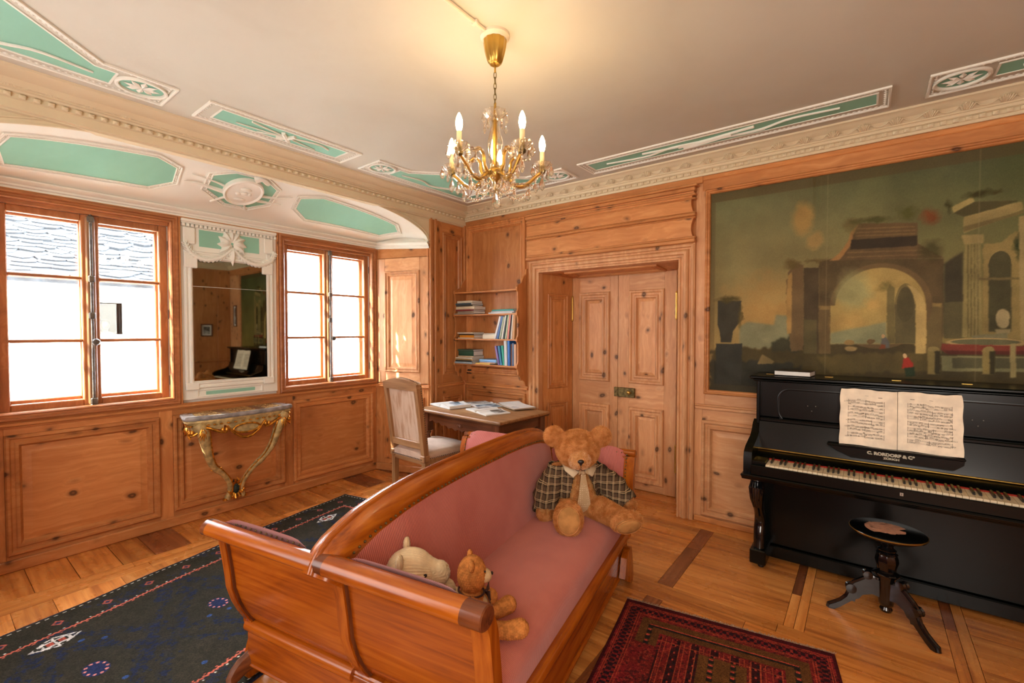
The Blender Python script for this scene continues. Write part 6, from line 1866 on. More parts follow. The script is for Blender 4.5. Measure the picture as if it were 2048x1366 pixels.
open_book(0.205, 0.255, 0.003, 0.004, (70, 66, 62), 'open picture magazine lying flat behind the other books on the writing table', (0.575, -0.36, TZ), R(-24), [(-1, 0.08, 0.95, -0.42, 0.40, 1), (1, 0.1, 0.95, -0.42, 0.4, 0)])
open_book(0.190, 0.245, 0.014, 0.012, (196, 174, 142), 'open book with pictures at the front of the writing table', (0.865, -0.62, TZ), R(-20), [(-1, 0.3, 0.9, -0.15, 0.42, 1), (1, 0.3, 0.85, -0.05, 0.43, 1)])
e = tag(empty('open_book', (0.925, -0.285, TZ + 0.0095), R(-24)), 'white folder-like book lying open at the back right of the writing table', 'book')
b = MB(); b.box((-0.19, -0.115, 0), (0.19, 0.115, 0.012), 0.002); b.build('cover', ccol((168, 150, 130)), e)
b = MB(); b.loft([[(x, -0.112, 0.0125 + 0.012 * math.exp(-((x + 0.13) / 0.06) ** 2)) for x in np.linspace(-0.188, 0.185, 16)], [(x, 0.112, 0.0125 + 0.012 * math.exp(-((x + 0.13) / 0.06) ** 2)) for x in np.linspace(-0.188, 0.185, 16)]], False, False)
pg = b.build('page', 'page', e, smooth=60); q = MB(); q.box((0.08, -0.09, 0.0126), (0.15, -0.03, 0.0132)); q.build('printed_picture', pic_page(2), pg)

# ---------------------------------------------------------------- rugs
def rug(name, W, Lr, res, fn, loc, rz, label, wav, fr_ends, fringe_col, h=0.007):
    e = tag(empty(name, loc, rz), label, 'rug')
    nu, nv = int(W / res) + 1, int(Lr / res) + 1
    U, V = np.meshgrid(np.linspace(0, W, nu), np.linspace(0, Lr, nv))
    C3 = fn(U, V)
    C3 = C3 * (0.74 + 0.52 * RNG.random((nv, nu)))[..., None] * (0.85 + 0.3 * fbm((nv, nu), 9, 3, 77))[..., None]
    pos = np.stack([U - W / 2 + wav(V, 0) * (1 - U / W) + wav(V, 1) * (U / W), V - Lr / 2, np.full_like(U, h) + 0.0012 * RNG.random((nv, nu))], -1)
    pos[:, 0, 2] = 0.001; pos[:, -1, 2] = 0.001; pos[0, :, 2] = 0.001; pos[-1, :, 2] = 0.001
    painted('pile', pos, lin(np.clip(C3, 0, 255)), vcol(name + '_pile', 0.95, 0.1), e)
    b = MB(); rr_ = random.Random(9)
    for sgn in fr_ends:
        x = -W / 2
        while x < W / 2:
            y0 = sgn * (Lr / 2 - 0.004); l = rr_.uniform(0.012, 0.026); dx = rr_.uniform(-0.008, 0.008)
            b.add([(x, y0, 0.004), (x + 0.004, y0, 0.004), (x + 0.003 + dx, y0 + sgn * l, 0.001), (x + 0.001 + dx, y0 + sgn * l, 0.001), (x + 0.002, y0, 0.007)], [(0, 1, 2, 3), (0, 4, 3), (4, 1, 2), (4, 2, 3)])
            x += 0.0042
    if b.v:
        b.build('fringe', plain(name + '_fringe', fringe_col, 0.9), e, fix=False)['kind'] = 'stuff'
    return e
def lay(C3, m, col):
    m = np.clip(m, 0, 1)[..., None]
    return C3 * (1 - m) + np.array(col, float) * m
def blue_fn(U, V):
    W, Lr = 1.38, 2.54; s = U.shape
    n1 = fbm(s, 50, 4, 21); n2 = fbm(s, 14, 3, 22); n3 = fbm(s, 5, 2, 23)
    C3 = np.empty(s + (3,)); C3[:] = (43, 40, 31)
    C3 = lay(C3, (n1 - 0.45) * 3, (48, 44, 34))
    m = np.minimum(np.minimum(U, W - U), np.minimum(V, Lr - V)); inn = m > 0.215
    uc = np.abs(U - W / 2) / (W / 2 - 0.215)
    for vc in np.arange(0.46, Lr, 0.54):
        d = uc * 0.9 + np.abs(V - vc) / 0.36 + (n2 - 0.5) * 0.35
        for r0, w in ((0.55, 0.10), (0.92, 0.08)):
            C3 = lay(C3, inn * (np.abs(d - r0) < w) * (0.15 + 0.7 * (n3 > 0.54)), (26, 33, 58))
        r = np.hypot((U - W / 2) / 0.062, (V - vc) / 0.045)
        C3 = lay(C3, (r < 1.0) * 0.9, (32, 40, 76))
        for k in range(10):
            a = 2 * math.pi * k / 10
            C3 = lay(C3, (np.hypot(U - W / 2 - 0.05 * math.cos(a), V - vc - 0.036 * math.sin(a)) < 0.006) * 1.0, (206, 128, 118))
    C3 = lay(C3, (~inn) * (n1 > 0.56) * (n3 > 0.5) * 0.6, (34, 40, 66))
    # border diamonds
    for side in (0.115, W - 0.115):
        for vc in np.arange(0.12, Lr, 0.205):
            d = np.abs(U - side) / 0.026 + np.abs(V - vc) / 0.022
            C3 = lay(C3, (np.abs(d - 0.85) < 0.28) * 1.0, (150, 78, 66)); C3 = lay(C3, (d < 0.5) * 0.8, (40, 44, 80))
    for vc in (0.115, Lr - 0.115):
        for ucn in np.arange(0.3, W - 0.2, 0.2):
            d = np.abs(U - ucn) / 0.024 + np.abs(V - vc) / 0.024
            C3 = lay(C3, (np.abs(d - 0.85) < 0.28), (150, 78, 66))
    # twisted salmon line, white crosses, dashed white edge
    along = np.where(np.minimum(U, W - U) <= np.minimum(V, Lr - V), V, U)
    wv = 0.003 * np.sin(along * 300)
    C3 = lay(C3, (np.abs(m + wv - 0.212) < 0.006), (176, 90, 72))
    C3 = lay(C3, (np.abs(m - 0.228) < 0.004) * (np.mod(along, 0.05) < 0.010), (176, 90, 72))
    cr_ = np.mod(along, 0.052)
    C3 = lay(C3, ((np.abs(m - 0.196) < 0.0022) & (cr_ < 0.011)) | ((np.abs(m - 0.196) < 0.0055) & (np.abs(cr_ - 0.0055) < 0.0024)), (188, 186, 172))
    C3 = lay(C3, (np.abs(m - 0.026) < 0.0032) * (np.mod(along, 0.034) < 0.016), (186, 186, 172))
    C3 = lay(C3, (m < 0.010), (40, 44, 62))
    # white corner motifs inside the field
    for (cu, cv) in ((0.30, 0.46), (W - 0.30, 0.46), (0.30, Lr - 0.46)):
        x = (U - cu) / 0.06; y = (V - cv) / 0.10
        f = (np.abs(np.abs(x) + np.abs(y) - 0.9) < 0.1) | ((np.abs(np.abs(x) - 0.35) < 0.08) & (np.abs(y) < 0.6)) | ((np.abs(y) < 0.05) & (np.abs(x) < 0.8)) | ((np.abs(np.abs(y) - 0.5) < 0.06) & (np.abs(x) < 0.5))
        C3 = lay(C3, f * (n3 > 0.36), (182, 178, 172)); C3 = lay(C3, ((np.abs(x) < 0.25) & (np.abs(np.abs(y) - 0.22) < 0.12)), (150, 66, 52))
    for k in range(14):
        cu = 0.30 + 0.78 * RNG.random(); cv = 0.35 + 1.9 * RNG.random()
        C3 = lay(C3, (np.hypot(U - cu, V - cv) < 0.012), (44, 66, 110))
    return C3
def sofa_pt(lx, ly):
    return (SOFA[0] + lx * math.cos(SA) - ly * math.sin(SA), SOFA[1] + lx * math.sin(SA) + ly * math.cos(SA), 0.0)
rug('blue_rug', 1.38, 2.54, 0.0031, blue_fn, sofa_pt(-1.300, -0.245), SA + R(1.2), 'dark blue-black tribal rug with salmon lines, under the window side of the sofa',
    lambda V, s: 0.012 * np.sin(V * 3.1 + s) + 0.004 * np.sin(V * 11), (1,), (190, 168, 150))
def red_fn(U, V):
    W, Lr = 0.965, 2.10; s = U.shape; d = Lr - V
    n1 = fbm(s, 40, 4, 31); n3 = fbm(s, 4, 2, 33); n4 = fbm(s, 3, 1, 34)
    C3 = np.empty(s + (3,)); C3[:] = (104, 34, 30)
    C3 = lay(C3, (n1 - 0.4) * 2.2, (122, 32, 38)); C3 = lay(C3, (n3 > 0.62) * 0.55, (46, 26, 28)); C3 = lay(C3, (n4 > 0.72) * 0.6, (150, 60, 44))
    e = np.minimum(U, W - U); m = np.minimum(e, d - 0.02)
    along = np.where(e <= d - 0.02, V, U)
    def lineat(a, x, w, col=(158, 66, 44), op=1.0):
        return lay(C3, (np.abs(x - a) < w) * op, col)
    C3 = lay(C3, (m < 0.018), (66, 22, 26))
    C3 = lay(C3, (m > 0.035) & (m < 0.085) & ((np.mod(along, 0.03) < 0.012) ^ (np.abs(m - 0.06) < 0.012)), (42, 24, 30))
    for a in (0.026, 0.036, 0.088, 0.098): C3 = lineat(a, m, 0.0018)
    # ochre field blocks and long lines
    C3 = lay(C3, (m > 0.115) & (m < 0.215) & (d < 0.34), (92, 60, 32))
    C3 = lay(C3, (m > 0.155) & (m < 0.178) & (np.mod(V, 0.045) < 0.030) & (d < 0.34), (38, 34, 30)); C3 = lay(C3, (m > 0.158) & (m < 0.173) & (np.mod(V + 0.02, 0.045) < 0.012) & (d < 0.34), (178, 70, 56))
    f = m > 0.225
    C3 = lay(C3, f * ((np.mod(U, 0.084) > 0.030) & (np.mod(U, 0.084) < 0.064)) * (n1 < 0.60), (58, 24, 26))
    for a in (0.0, 0.028, 0.066):
        C3 = lay(C3, f * (np.abs(np.mod(U, 0.084) - a) < 0.0017), (160, 68, 46))
    ph = np.mod(V, 0.05)
    C3 = lay(C3, f * (np.abs(np.mod(U, 0.084) - 0.047 - 0.009 * np.sign(ph - 0.025)) < 0.006) * (np.mod(V, 0.025) < 0.017), (34, 26, 28))
    C3 = lay(C3, f * (np.abs(np.mod(U, 0.084) - 0.047) < 0.004) * (np.mod(V, 0.05) < 0.012), (170, 66, 52))
    blk = f & (np.abs(U - 0.50) < 0.10) & (np.mod(d, 0.7) > 0.30) & (np.mod(d, 0.7) < 0.55)
    C3 = lay(C3, blk, (94, 62, 32)); C3 = lay(C3, blk & (np.abs(np.abs(U - 0.5) - 0.045) < 0.012) & (np.mod(V, 0.04) < 0.026), (36, 34, 30)); C3 = lay(C3, blk & (np.abs(np.abs(U - 0.5) - 0.045) < 0.008) & (np.mod(V + 0.02, 0.04) < 0.010), (176, 66, 54))
    C3 = lay(C3, f & (np.abs(np.abs(U - 0.50) - 0.112) < 0.0022) & (np.mod(d, 0.7) > 0.28) & (np.mod(d, 0.7) < 0.57), (164, 78, 50))
    C3 = lay(C3, f & (np.abs(np.mod(d, 0.35) - 0.285) < 0.0025), (164, 78, 50))
    C3 = lay(C3, (d < 0.012), (168, 140, 118))
    return C3
rug('red_rug', 0.965, 2.10, 0.0030, red_fn, sofa_pt(1.150, -0.475), SA, 'deep red patterned rug with white fringe in front of the sofa',
    lambda V, s: 0.004 * np.sin(V * 4 + 2 * s), (1, -1), (206, 186, 164), 0.006)
# ---------------------------------------------------------------- plush bears on the sofa
def place_on_sofa(name, lx, ly, z, heading):
    p = sofa_pt(lx, ly); return empty(name, (p[0], p[1], z), R(heading))
def capsule(b, p0, p1, r0, r1, n=14):
    p0, p1 = Vector(p0), Vector(p1)
    b.ball(p0, r0, n, 10); b.ball(p1, r1, n, 10)
    if (p1 - p0).length > 1e-4:
        b.tube([p0, p0.lerp(p1, 0.5), p1], [r0, (r0 + r1) / 2, r1], n)

from mathutils.kdtree import KDTree
def fur(me, count, length, width, mat, parent, seed, skip=None, droop=0.5, name='fur'):
    """short pile: thin triangles rooted on the plush skin, shaded with the skin's normals"""
    r = np.random.default_rng(seed)
    me.calc_loop_triangles()
    tri = np.empty(len(me.loop_triangles) * 3, np.int32); me.loop_triangles.foreach_get('vertices', tri); tri = tri.reshape(-1, 3)
    co, no = mesh_arrays(me)
    A = co[tri[:, 0]]; B = co[tri[:, 1]]; C_ = co[tri[:, 2]]
    ar = np.linalg.norm(np.cross(B - A, C_ - A), axis=1)
    pick = r.choice(len(tri), count, p=ar / ar.sum())
    u = r.random(count); v = r.random(count); fl = u + v > 1; u[fl] = 1 - u[fl]; v[fl] = 1 - v[fl]
    P = A[pick] + (B - A)[pick] * u[:, None] + (C_ - A)[pick] * v[:, None]
    Nn = no[tri[pick, 0]] * (1 - u - v)[:, None] + no[tri[pick, 1]] * u[:, None] + no[tri[pick, 2]] * v[:, None]
    Nn /= np.linalg.norm(Nn, axis=1, keepdims=True) + 1e-9
    if skip is not None:
        k = ~skip(P); P, Nn = P[k], Nn[k]
    m = len(P)
    rnd = r.normal(size=(m, 3)) * 0.42; rnd[:, 2] -= droop
    D = Nn + rnd - Nn * np.sum(rnd * Nn, axis=1, keepdims=True) * 0.3
    D /= np.linalg.norm(D, axis=1, keepdims=True)
    T = np.cross(D, r.normal(size=(m, 3))); T /= np.linalg.norm(T, axis=1, keepdims=True) + 1e-9
    L = length * (0.6 + 0.6 * r.random(m))[:, None]
    V = np.stack([P - T * width / 2 - Nn * 0.001, P + T * width / 2 - Nn * 0.001, P + D * L], 1).reshape(-1, 3)
    NN = np.repeat(Nn * 1.0 + D * 0.2, 3, axis=0).reshape(m, 3, 3).reshape(-1, 3)
    NN /= np.linalg.norm(NN, axis=1, keepdims=True)
    q = bpy.data.meshes.new(name)
    q.vertices.add(m * 3); q.vertices.foreach_set('co', V.astype(np.float32).ravel())
    q.loops.add(m * 3); q.loops.foreach_set('vertex_index', np.arange(m * 3, dtype=np.int32))
    q.polygons.add(m); q.polygons.foreach_set('loop_start', np.arange(0, m * 3, 3, dtype=np.int32))
    q.update(calc_edges=True)
    q.materials.append(M[mat])
    o = link(name, q, parent); o['kind'] = 'stuff'
    return o

def plush(name, a, b_):
    n = NT(name)
    col = n.mix(n.smooth(n.noise(n.obj(), 34.0, 3), 0.3, 0.7), s2l(a), s2l(b_))
    df = n.n('BsdfDiffuse'); tl = n.n('BsdfTranslucent'); mx = n.n('MixShader'); mx.inputs[0].default_value = 0.45
    n.put(df.inputs[0], col); n.put(tl.inputs[0], col)
    n.t.links.new(df.outputs[0], mx.inputs[1]); n.t.links.new(tl.outputs[0], mx.inputs[2]); n.t.links.new(mx.outputs[0], n.out.inputs[0])
    return n.m
M['fur'] = plush('golden_plush', (214, 150, 84), (240, 186, 122))
M['muzzle'] = plush('pale_muzzle_plush', (234, 190, 142), (246, 214, 172))
M['pad'] = plain('tan_suede', (186, 136, 80), 0.9, spec=0.1, var=0.12, vs=22)
n = NT('brown_plaid')
o_ = n.obj(); sx_, sy_, sz_ = n.sep(o_)
def plaidlines(c, per, off, w):
    f = n.math('FRACT', n.math('ADD', n.math('DIVIDE', c, per), off))
    return n.math('LESS_THAN', f, w)
ya = n.math('ADD', sy_, n.math('MULTIPLY', sx_, 0.55))
zb = n.math('ADD', sz_, n.math('MULTIPLY', sx_, 0.10))
base_c = n.mix(n.math('MULTIPLY', plaidlines(ya, 0.036, 0.0, 0.5), 0.6), s2l((86, 68, 52)), s2l((44, 40, 33)))
base_c = n.mix(n.math('MULTIPLY', plaidlines(zb, 0.036, 0.1, 0.5), 0.5), base_c, s2l((34, 32, 26)))
for cc_, of in ((ya, 0.62), (ya, 0.78), (zb, 0.70), (zb, 0.86)):
    base_c = n.mix(n.math('MULTIPLY', plaidlines(cc_, 0.036, of, 0.06), 0.7), base_c, s2l((206, 178, 136)))
M['plaid'] = n.fin(base_c, 0.9, spec=0.1)
n = NT('dotted_tie'); o_ = n.obj(); vv_ = n.n('TexVoronoi'); n.put(vv_.inputs['Vector'], n.scale(o_, (1, 1, 1))); vv_.inputs['Scale'].default_value = 95.0; vv_.inputs['Randomness'].default_value = 0.15
M['tie'] = n.fin(n.mix(n.smooth(vv_.outputs['Distance'], 0.30, 0.22), s2l((186, 160, 122)), s2l((222, 204, 170))), 0.85, spec=0.1)
M['collar'] = plain('cream_collar', (214, 194, 160), 0.9, spec=0.1)
M['nose'] = plain('black_nose', (34, 26, 24), 0.4)

# big teddy: local +x = where its body faces
tb = tag(place_on_sofa('teddy_bear', 0.365, 0.565, 0.440, -40), 'large golden teddy bear in plaid jacket and tie at the far sofa end', 'teddy bear')
tb.scale = (1.10, 1.10, 1.08)
HD = Vector((0.045, -0.005, 0.352)); ha = R(-14)
hx = Vector((math.cos(ha), math.sin(ha), -0.12)).normalized(); hy = Vector((-math.sin(ha), math.cos(ha), 0)); hz = hx.cross(hy)
Hp = lambda a, b_, c: HD + hx * a + hy * b_ + hz * c
hrot = Matrix((hx, hy, hz)).transposed()
b = MB()
b.ball((0.0, 0, 0.115), (0.105, 0.122, 0.125), 22, 16); b.ball((0.0, 0, 0.215), (0.082, 0.098, 0.075), 20, 14)
capsule(b, (0.015, 0, 0.25), (0.03, 0, 0.30), 0.06, 0.06)
b.ball(HD, (0.108, 0.112, 0.100), 22, 16, rot=hrot)
b.ball(Hp(0.088, 0, -0.022), (0.062, 0.056, 0.050), 16, 12, rot=hrot)
for s_ in (-1, 1):
    b.ball(Hp(-0.01, s_ * 0.122, 0.066), (0.030, 0.054, 0.056), 16, 12, rot=hrot)
    capsule(b, Hp(-0.005, s_ * 0.075, 0.045), Hp(-0.01, s_ * 0.115, 0.06), 0.034, 0.034)
ARM = {-1: [(-0.005, -0.095, 0.215), (0.02, -0.165, 0.115), (0.07, -0.185, 0.035)], 1: [(-0.005, 0.095, 0.215), (0.055, 0.19, 0.135), (0.12, 0.245, 0.060)]}
LEG = {-1: [(0.05, -0.06, 0.055), (0.14, -0.095, 0.055), (0.235, -0.125, 0.062)], 1: [(0.05, 0.06, 0.055), (0.16, 0.11, 0.050), (0.265, 0.150, 0.045)]}
for s_ in (-1, 1):
    a = ARM[s_]; capsule(b, a[0], a[1], 0.052, 0.050); capsule(b, a[1], a[2], 0.050, 0.044)
    l = LEG[s_]; capsule(b, l[0], l[1], 0.066, 0.056); capsule(b, l[1], l[2], 0.056, 0.050)
SOLE = {}
for s_, (c_, d_) in {-1: ((0.262, -0.130, 0.066), (0.96, -0.30, 0.10)), 1: ((0.292, 0.150, 0.048), (0.90, -0.02, -0.42))}.items():
    d_ = Vector(d_).normalized(); upv = (Vector((0, 0, 1)) - d_ * d_.z).normalized(); sd = d_.cross(upv)
    rot = Matrix((d_, sd, upv)).transposed()
    if s_ == -1:
        b.ball(Vector(c_) + upv * 0.012, (0.036, 0.070, 0.086), 18, 12, rot=rot)
    else:
        b.ball(Vector(c_) + upv * 0.004, (0.036, 0.080, 0.062), 18, 12, rot=rot)
    SOLE[s_] = (Vector(c_) + upv * (0.012 if s_ == -1 else 0.004), rot, (0.052, 0.066) if s_ == -1 else (0.062, 0.046))
body = remeshed(b, 0.0075, 7); body.name = 'body'; body.materials.append(M['fur'])
link('body', body, tb)
# jacket: the torso and sleeves, let out a little and cut open
jb = MB()
jb.ball((0.0, 0, 0.115), (0.110, 0.128, 0.128), 22, 16); jb.ball((0.0, 0, 0.215), (0.088, 0.106, 0.075), 20, 14)
for s_ in (-1, 1):
    a = [Vector(p) for p in ARM[s_]]
    capsule(jb, a[0], a[1], 0.060, 0.062); capsule(jb, a[1], a[1].lerp(a[2], 0.85), 0.062, 0.058)
jm = remeshed(jb, 0.0075, 5, 0.006); jm.name = 'jacket'; jm.materials.append(M['plaid'])
bm = bmesh.new(); bm.from_mesh(jm)
kill = []
for f in bm.faces:
    c = f.calc_center_median()
    side = -1 if c.y < 0 else 1
    a1, a2 = Vector(ARM[side][1]), Vector(ARM[side][2])
    t = (c - a1).dot(a2 - a1) / (a2 - a1).length_squared
    near_arm = (c - (a1 + (a2 - a1) * max(0, min(1, t)))).length < 0.085 and abs(c.y) > 0.12
    front = c.x > 0.02 and abs(c.y - 0.005) < 0.040 + max(0, 0.22 - c.z) * 0.34
    if front or c.z > 0.262 or (c.z < 0.008 and not near_arm) or (near_arm and t > 0.92):
        kill.append(f)
bmesh.ops.delete(bm, geom=kill, context='FACES')
for vtx in bm.verts:   # soft folds in the cloth
    vtx.co += vtx.normal * (0.0035 * math.sin(vtx.co.z * 95 + vtx.co.y * 40) + 0.003 * math.sin(vtx.co.y * 120 + vtx.co.x * 60))
bm.to_mesh(jm); bm.free(); jm.shade_smooth()
jo = link('jacket', jm, tb); so = jo.modifiers.new('cloth', 'SOLIDIFY'); so.thickness = 0.004; so.offset = 1
kd = KDTree(len(jm.vertices))
for i, v in enumerate(jm.vertices):
    kd.insert(v.co, i)
kd.balance()
def under(P):
    return np.array([kd.find(p)[2] < 0.017 for p in P])
MZ = Hp(0.12, 0, -0.024)
def at_sole(P):
    r = under(P)
    for s_ in (-1, 1):
        c_, rot, (ry, rz_) = SOLE[s_]
        q = (P - np.array(c_)) @ np.array(rot)
        r |= (q[:, 0] > 0.010) & ((q[:, 1] / ry) ** 2 + (q[:, 2] / rz_) ** 2 < 1.0)
    return r
def on_muzzle(P):
    return np.linalg.norm(P - np.array(MZ), axis=1) < 0.060
fur(body, 130000, 0.0100, 0.0026, 'fur', tb, 3, lambda P: at_sole(P) | on_muzzle(P))
fur(body, 60000, 0.008, 0.0028, 'muzzle', tb, 5, lambda P: ~on_muzzle(P), name='muzzle_fur')
for s_ in (-1, 1):
    c_, rot, (ry, rz_) = SOLE[s_]
    q = MB(); ring = []
    for rr_, hh in ((1.0, 0.030), (0.85, 0.038), (0.5, 0.0405), (0.02, 0.041)):
        ring.append([c_ + rot @ Vector((hh, ry * rr_ * math.cos(t), rz_ * rr_ * math.sin(t))) for t in [2 * math.pi * k / 24 for k in range(24)]])
    q.loft(ring, True, True); pd = q.build('foot_pad', 'pad', tb, smooth=60)
    q = MB(); q.tube([c_ + rot @ Vector((0.034, ry * 1.0 * math.cos(t), rz_ * 1.0 * math.sin(t))) for t in [2 * math.pi * k / 24 for k in range(25)]], 0.0022, 5, cap=False); q.build('pad_seam', 'fur', pd)
q = MB(); q.ball(Hp(0.151, 0, -0.008), (0.010, 0.016, 0.011), 12, 8, rot=hrot); q.ball(Hp(0.152, 0, -0.018), (0.007, 0.007, 0.010), 10, 6, rot=hrot); q.build('nose', 'nose', tb)
q = MB()
q.tube([Hp(0.156, 0, -0.026), Hp(0.153, 0, -0.046)], 0.0014, 5)
for s_ in (-1, 1):
    q.tube(bez([Hp(0.153, 0, -0.046), Hp(0.150, s_ * 0.012, -0.056), Hp(0.140, s_ * 0.024, -0.054)], 7), 0.0014, 5)
q.build('mouth_stitch', 'nose', tb)
# collar wings and tie
q = MB()
for s_ in (-1, 1):
    q.add([(0.075, s_ * 0.004, 0.262), (0.105, s_ * 0.012, 0.252), (0.112, s_ * 0.052, 0.222), (0.080, s_ * 0.085, 0.250), (0.04, s_ * 0.085, 0.272), (0.05, s_ * 0.03, 0.275)], [(0, 1, 5), (1, 2, 5), (2, 3, 5), (3, 4, 5)])
co_ = q.build('collar', 'collar', tb, smooth=80, fix=False); so = co_.modifiers.new('cloth', 'SOLIDIFY'); so.thickness = 0.004
q = MB()
for s_ in (-1, 1):
    q.add([(0.116, s_ * 0.002, 0.248), (0.120, s_ * 0.024, 0.262), (0.122, s_ * 0.028, 0.236)], [(0, 1, 2)])
q.ball((0.116, 0, 0.247), (0.010, 0.011, 0.013), 10, 7)
tw = [(0.240, 0.011, 0.116), (0.205, 0.017, 0.120), (0.15, 0.026, 0.128), (0.095, 0.034, 0.128), (0.062, 0.037, 0.122), (0.040, 0.004, 0.116)]
q.loft([[(x, -w, z), (x + 0.003, 0, z), (x, w, z), (x - 0.005, 0, z)] for z, w, x in tw], True, True)
q.build('necktie', 'tie', tb, smooth=40)

def yarn(bld, caps, voxel, fn, mat, name, parent, smooth=4):
    """continuous plush skin with a knitted or corded relief that follows each limb's own axis"""
    me = remeshed(bld, voxel, smooth); co, no = mesh_arrays(me)
    best = np.full(len(co), 1e9); disp = np.zeros(len(co))
    for (p0, p1, r, up) in caps:
        p0 = np.array(p0, float); p1 = np.array(p1, float); ax = p1 - p0; L = np.linalg.norm(ax); ax = ax / max(L, 1e-6)
        w = co - p0; t = np.clip(w @ ax, 0, L); d = np.linalg.norm(w - t[:, None] * ax, axis=1) / r
        e1 = np.cross(ax, np.array(up, float)); e1 /= np.linalg.norm(e1); e2 = np.cross(ax, e1)
        ph = np.arctan2(w @ e2, w @ e1)
        h = fn(w @ ax, ph, r)
        k = d < best; best[k] = d[k]; disp[k] = h[k]
    me.vertices.foreach_set('co', (co + no * disp[:, None]).astype(np.float32).ravel()); me.update(); me.shade_smooth()
    me.name = name; me.materials.append(M[mat])
    return link(name, me, parent)

# knitted bear: +x = facing
M['knit'] = plain('brown_knitting_yarn', (190, 122, 62), 0.9, spec=0.1, var=0.15, vs=60)
M['knitpale'] = plain('pale_yarn', (206, 176, 132), 0.9, spec=0.1, var=0.1, vs=60)
M['ribbon'] = plain('dark_brown_ribbon', (62, 34, 28), 0.5)
kb = tag(place_on_sofa('knitted_bear', 0.405, -0.625, 0.437, 46), 'small brown knitted bear with a dark ribbon by the near sofa arm', 'teddy bear')
def knit(t, ph, r):
    row = 0.0082; n_ = max(8, int(2 * math.pi * r / 0.0095)); k = np.floor(t / row)
    return 0.0034 * (np.abs(np.sin(math.pi * t / row)) ** 0.7) * (0.55 + 0.45 * np.cos(n_ * ph + math.pi * (k % 2)))
kh = (0.004, 0.0, 0.205)
caps = [((0, 0, 0.05), (0.002, 0, 0.118), 0.062, (0, 1, 0)), ((kh[0], 0, 0.178), (kh[0], 0, 0.232), 0.052, (0, 1, 0))]
b = MB(); b.ball((0, 0, 0.062), (0.060, 0.064, 0.068), 18, 12); b.ball((0.0, 0, 0.112), (0.046, 0.050, 0.050), 16, 12)
b.ball(kh, (0.050, 0.050, 0.064), 18, 14)
limbs = [((0.0, -0.045, 0.125), (0.055, -0.074, 0.055), 0.026, 0.024), ((0.0, 0.045, 0.125), (0.075, 0.060, 0.085), 0.026, 0.026),
         ((0.03, -0.035, 0.028), (0.125, -0.055, 0.028), 0.030, 0.026), ((0.125, -0.055, 0.028), (0.165, -0.062, 0.036), 0.028, 0.031), ((0.03, 0.04, 0.028), (0.12, 0.075, 0.028), 0.030, 0.027), ((0.12, 0.075, 0.028), (0.145, 0.085, 0.034), 0.027, 0.030)]
for p0, p1, r0, r1 in limbs:
    capsule(b, p0, p1, r0, r1); caps.append((p0, p1, (r0 + r1) / 2, (0, 0.2, 1)))
for s_ in (-1, 1):
    b.ball((kh[0] - 0.004, s_ * 0.041, kh[2] + 0.048), (0.009, 0.017, 0.020), 12, 8)
    caps.append(((kh[0] - 0.004, s_ * 0.041, kh[2] + 0.03), (kh[0] - 0.004, s_ * 0.05, kh[2] + 0.066), 0.016, (1, 0, 0)))
yarn(b, caps, 0.0026, knit, 'knit', 'body', kb, 3)
q = MB(); q.ball((kh[0] + 0.045, 0, kh[2] - 0.008), (0.026, 0.028, 0.024), 14, 10); mz = q.build('muzzle', 'knitpale', kb)
q = MB(); q.ball((kh[0] + 0.071, 0, kh[2] - 0.001), (0.005, 0.008, 0.006), 8, 6); q.build('nose', 'nose', mz)
for s_ in (-1, 1):
    q = MB(); q.ball((kh[0] + 0.044, s_ * 0.023, kh[2] + 0.018), 0.004, 8, 6); q.build('eye', 'nose', kb)
q = MB(); q.ball((0.036, 0, 0.078), (0.030, 0.044, 0.050), 14, 10); q.build('belly_patch', 'knitpale', kb)
q = MB(); q.tube([(0.002 + 0.045 * math.cos(t), 0.046 * math.sin(t), 0.148 - 0.006 * math.cos(t)) for t in [2 * math.pi * k / 24 for k in range(25)]], 0.0038, 6, cap=False)
for s_ in (-1, 1):
    q.add([(0.05, 0, 0.14), (0.066, s_ * 0.030, 0.158), (0.068, s_ * 0.034, 0.126)], [(0, 1, 2)])
    q.add([(0.052, s_ * 0.002, 0.14), (0.072, s_ * 0.010, 0.092), (0.070, s_ * 0.026, 0.098)], [(0, 1, 2)])
q.ball((0.054, 0, 0.14), (0.008, 0.008, 0.008), 8, 6)
rb = q.build('ribbon_bow', 'ribbon', kb, fix=False); so = rb.modifiers.new('cloth', 'SOLIDIFY'); so.thickness = 0.002

# cream corduroy bear
M['creamcord'] = plain('cream_corduroy', (226, 202, 160), 0.88, spec=0.1, var=0.06, vs=40, Sheen_Weight=0.3)
cb = tag(place_on_sofa('corduroy_bear', 0.172, -0.672, 0.437, 40), 'cream corduroy bear tucked behind the near sofa arm', 'teddy bear')
cb.scale = (1.22, 1.22, 1.25)
def cordf(t, ph, r):
    return 0.0021 * np.cos(max(6, int(2 * math.pi * r / 0.0085)) * ph)
ch_ = Vector((0.0, 0.0, 0.135))
b = MB(); b.ball(ch_, (0.078, 0.072, 0.074), 20, 14); b.ball((0.078, 0, 0.137), (0.034, 0.036, 0.034), 14, 10); capsule(b, (0.03, 0, 0.135), (0.085, 0, 0.138), 0.058, 0.035)
b.ball((0.0, 0, 0.045), (0.066, 0.070, 0.055), 18, 12)
caps = [((-0.06, 0, 0.135), (0.10, 0, 0.138), 0.07, (0, 1, 0)), ((0, 0, 0.0), (0, 0, 0.08), 0.066, (0, 1, 0))]
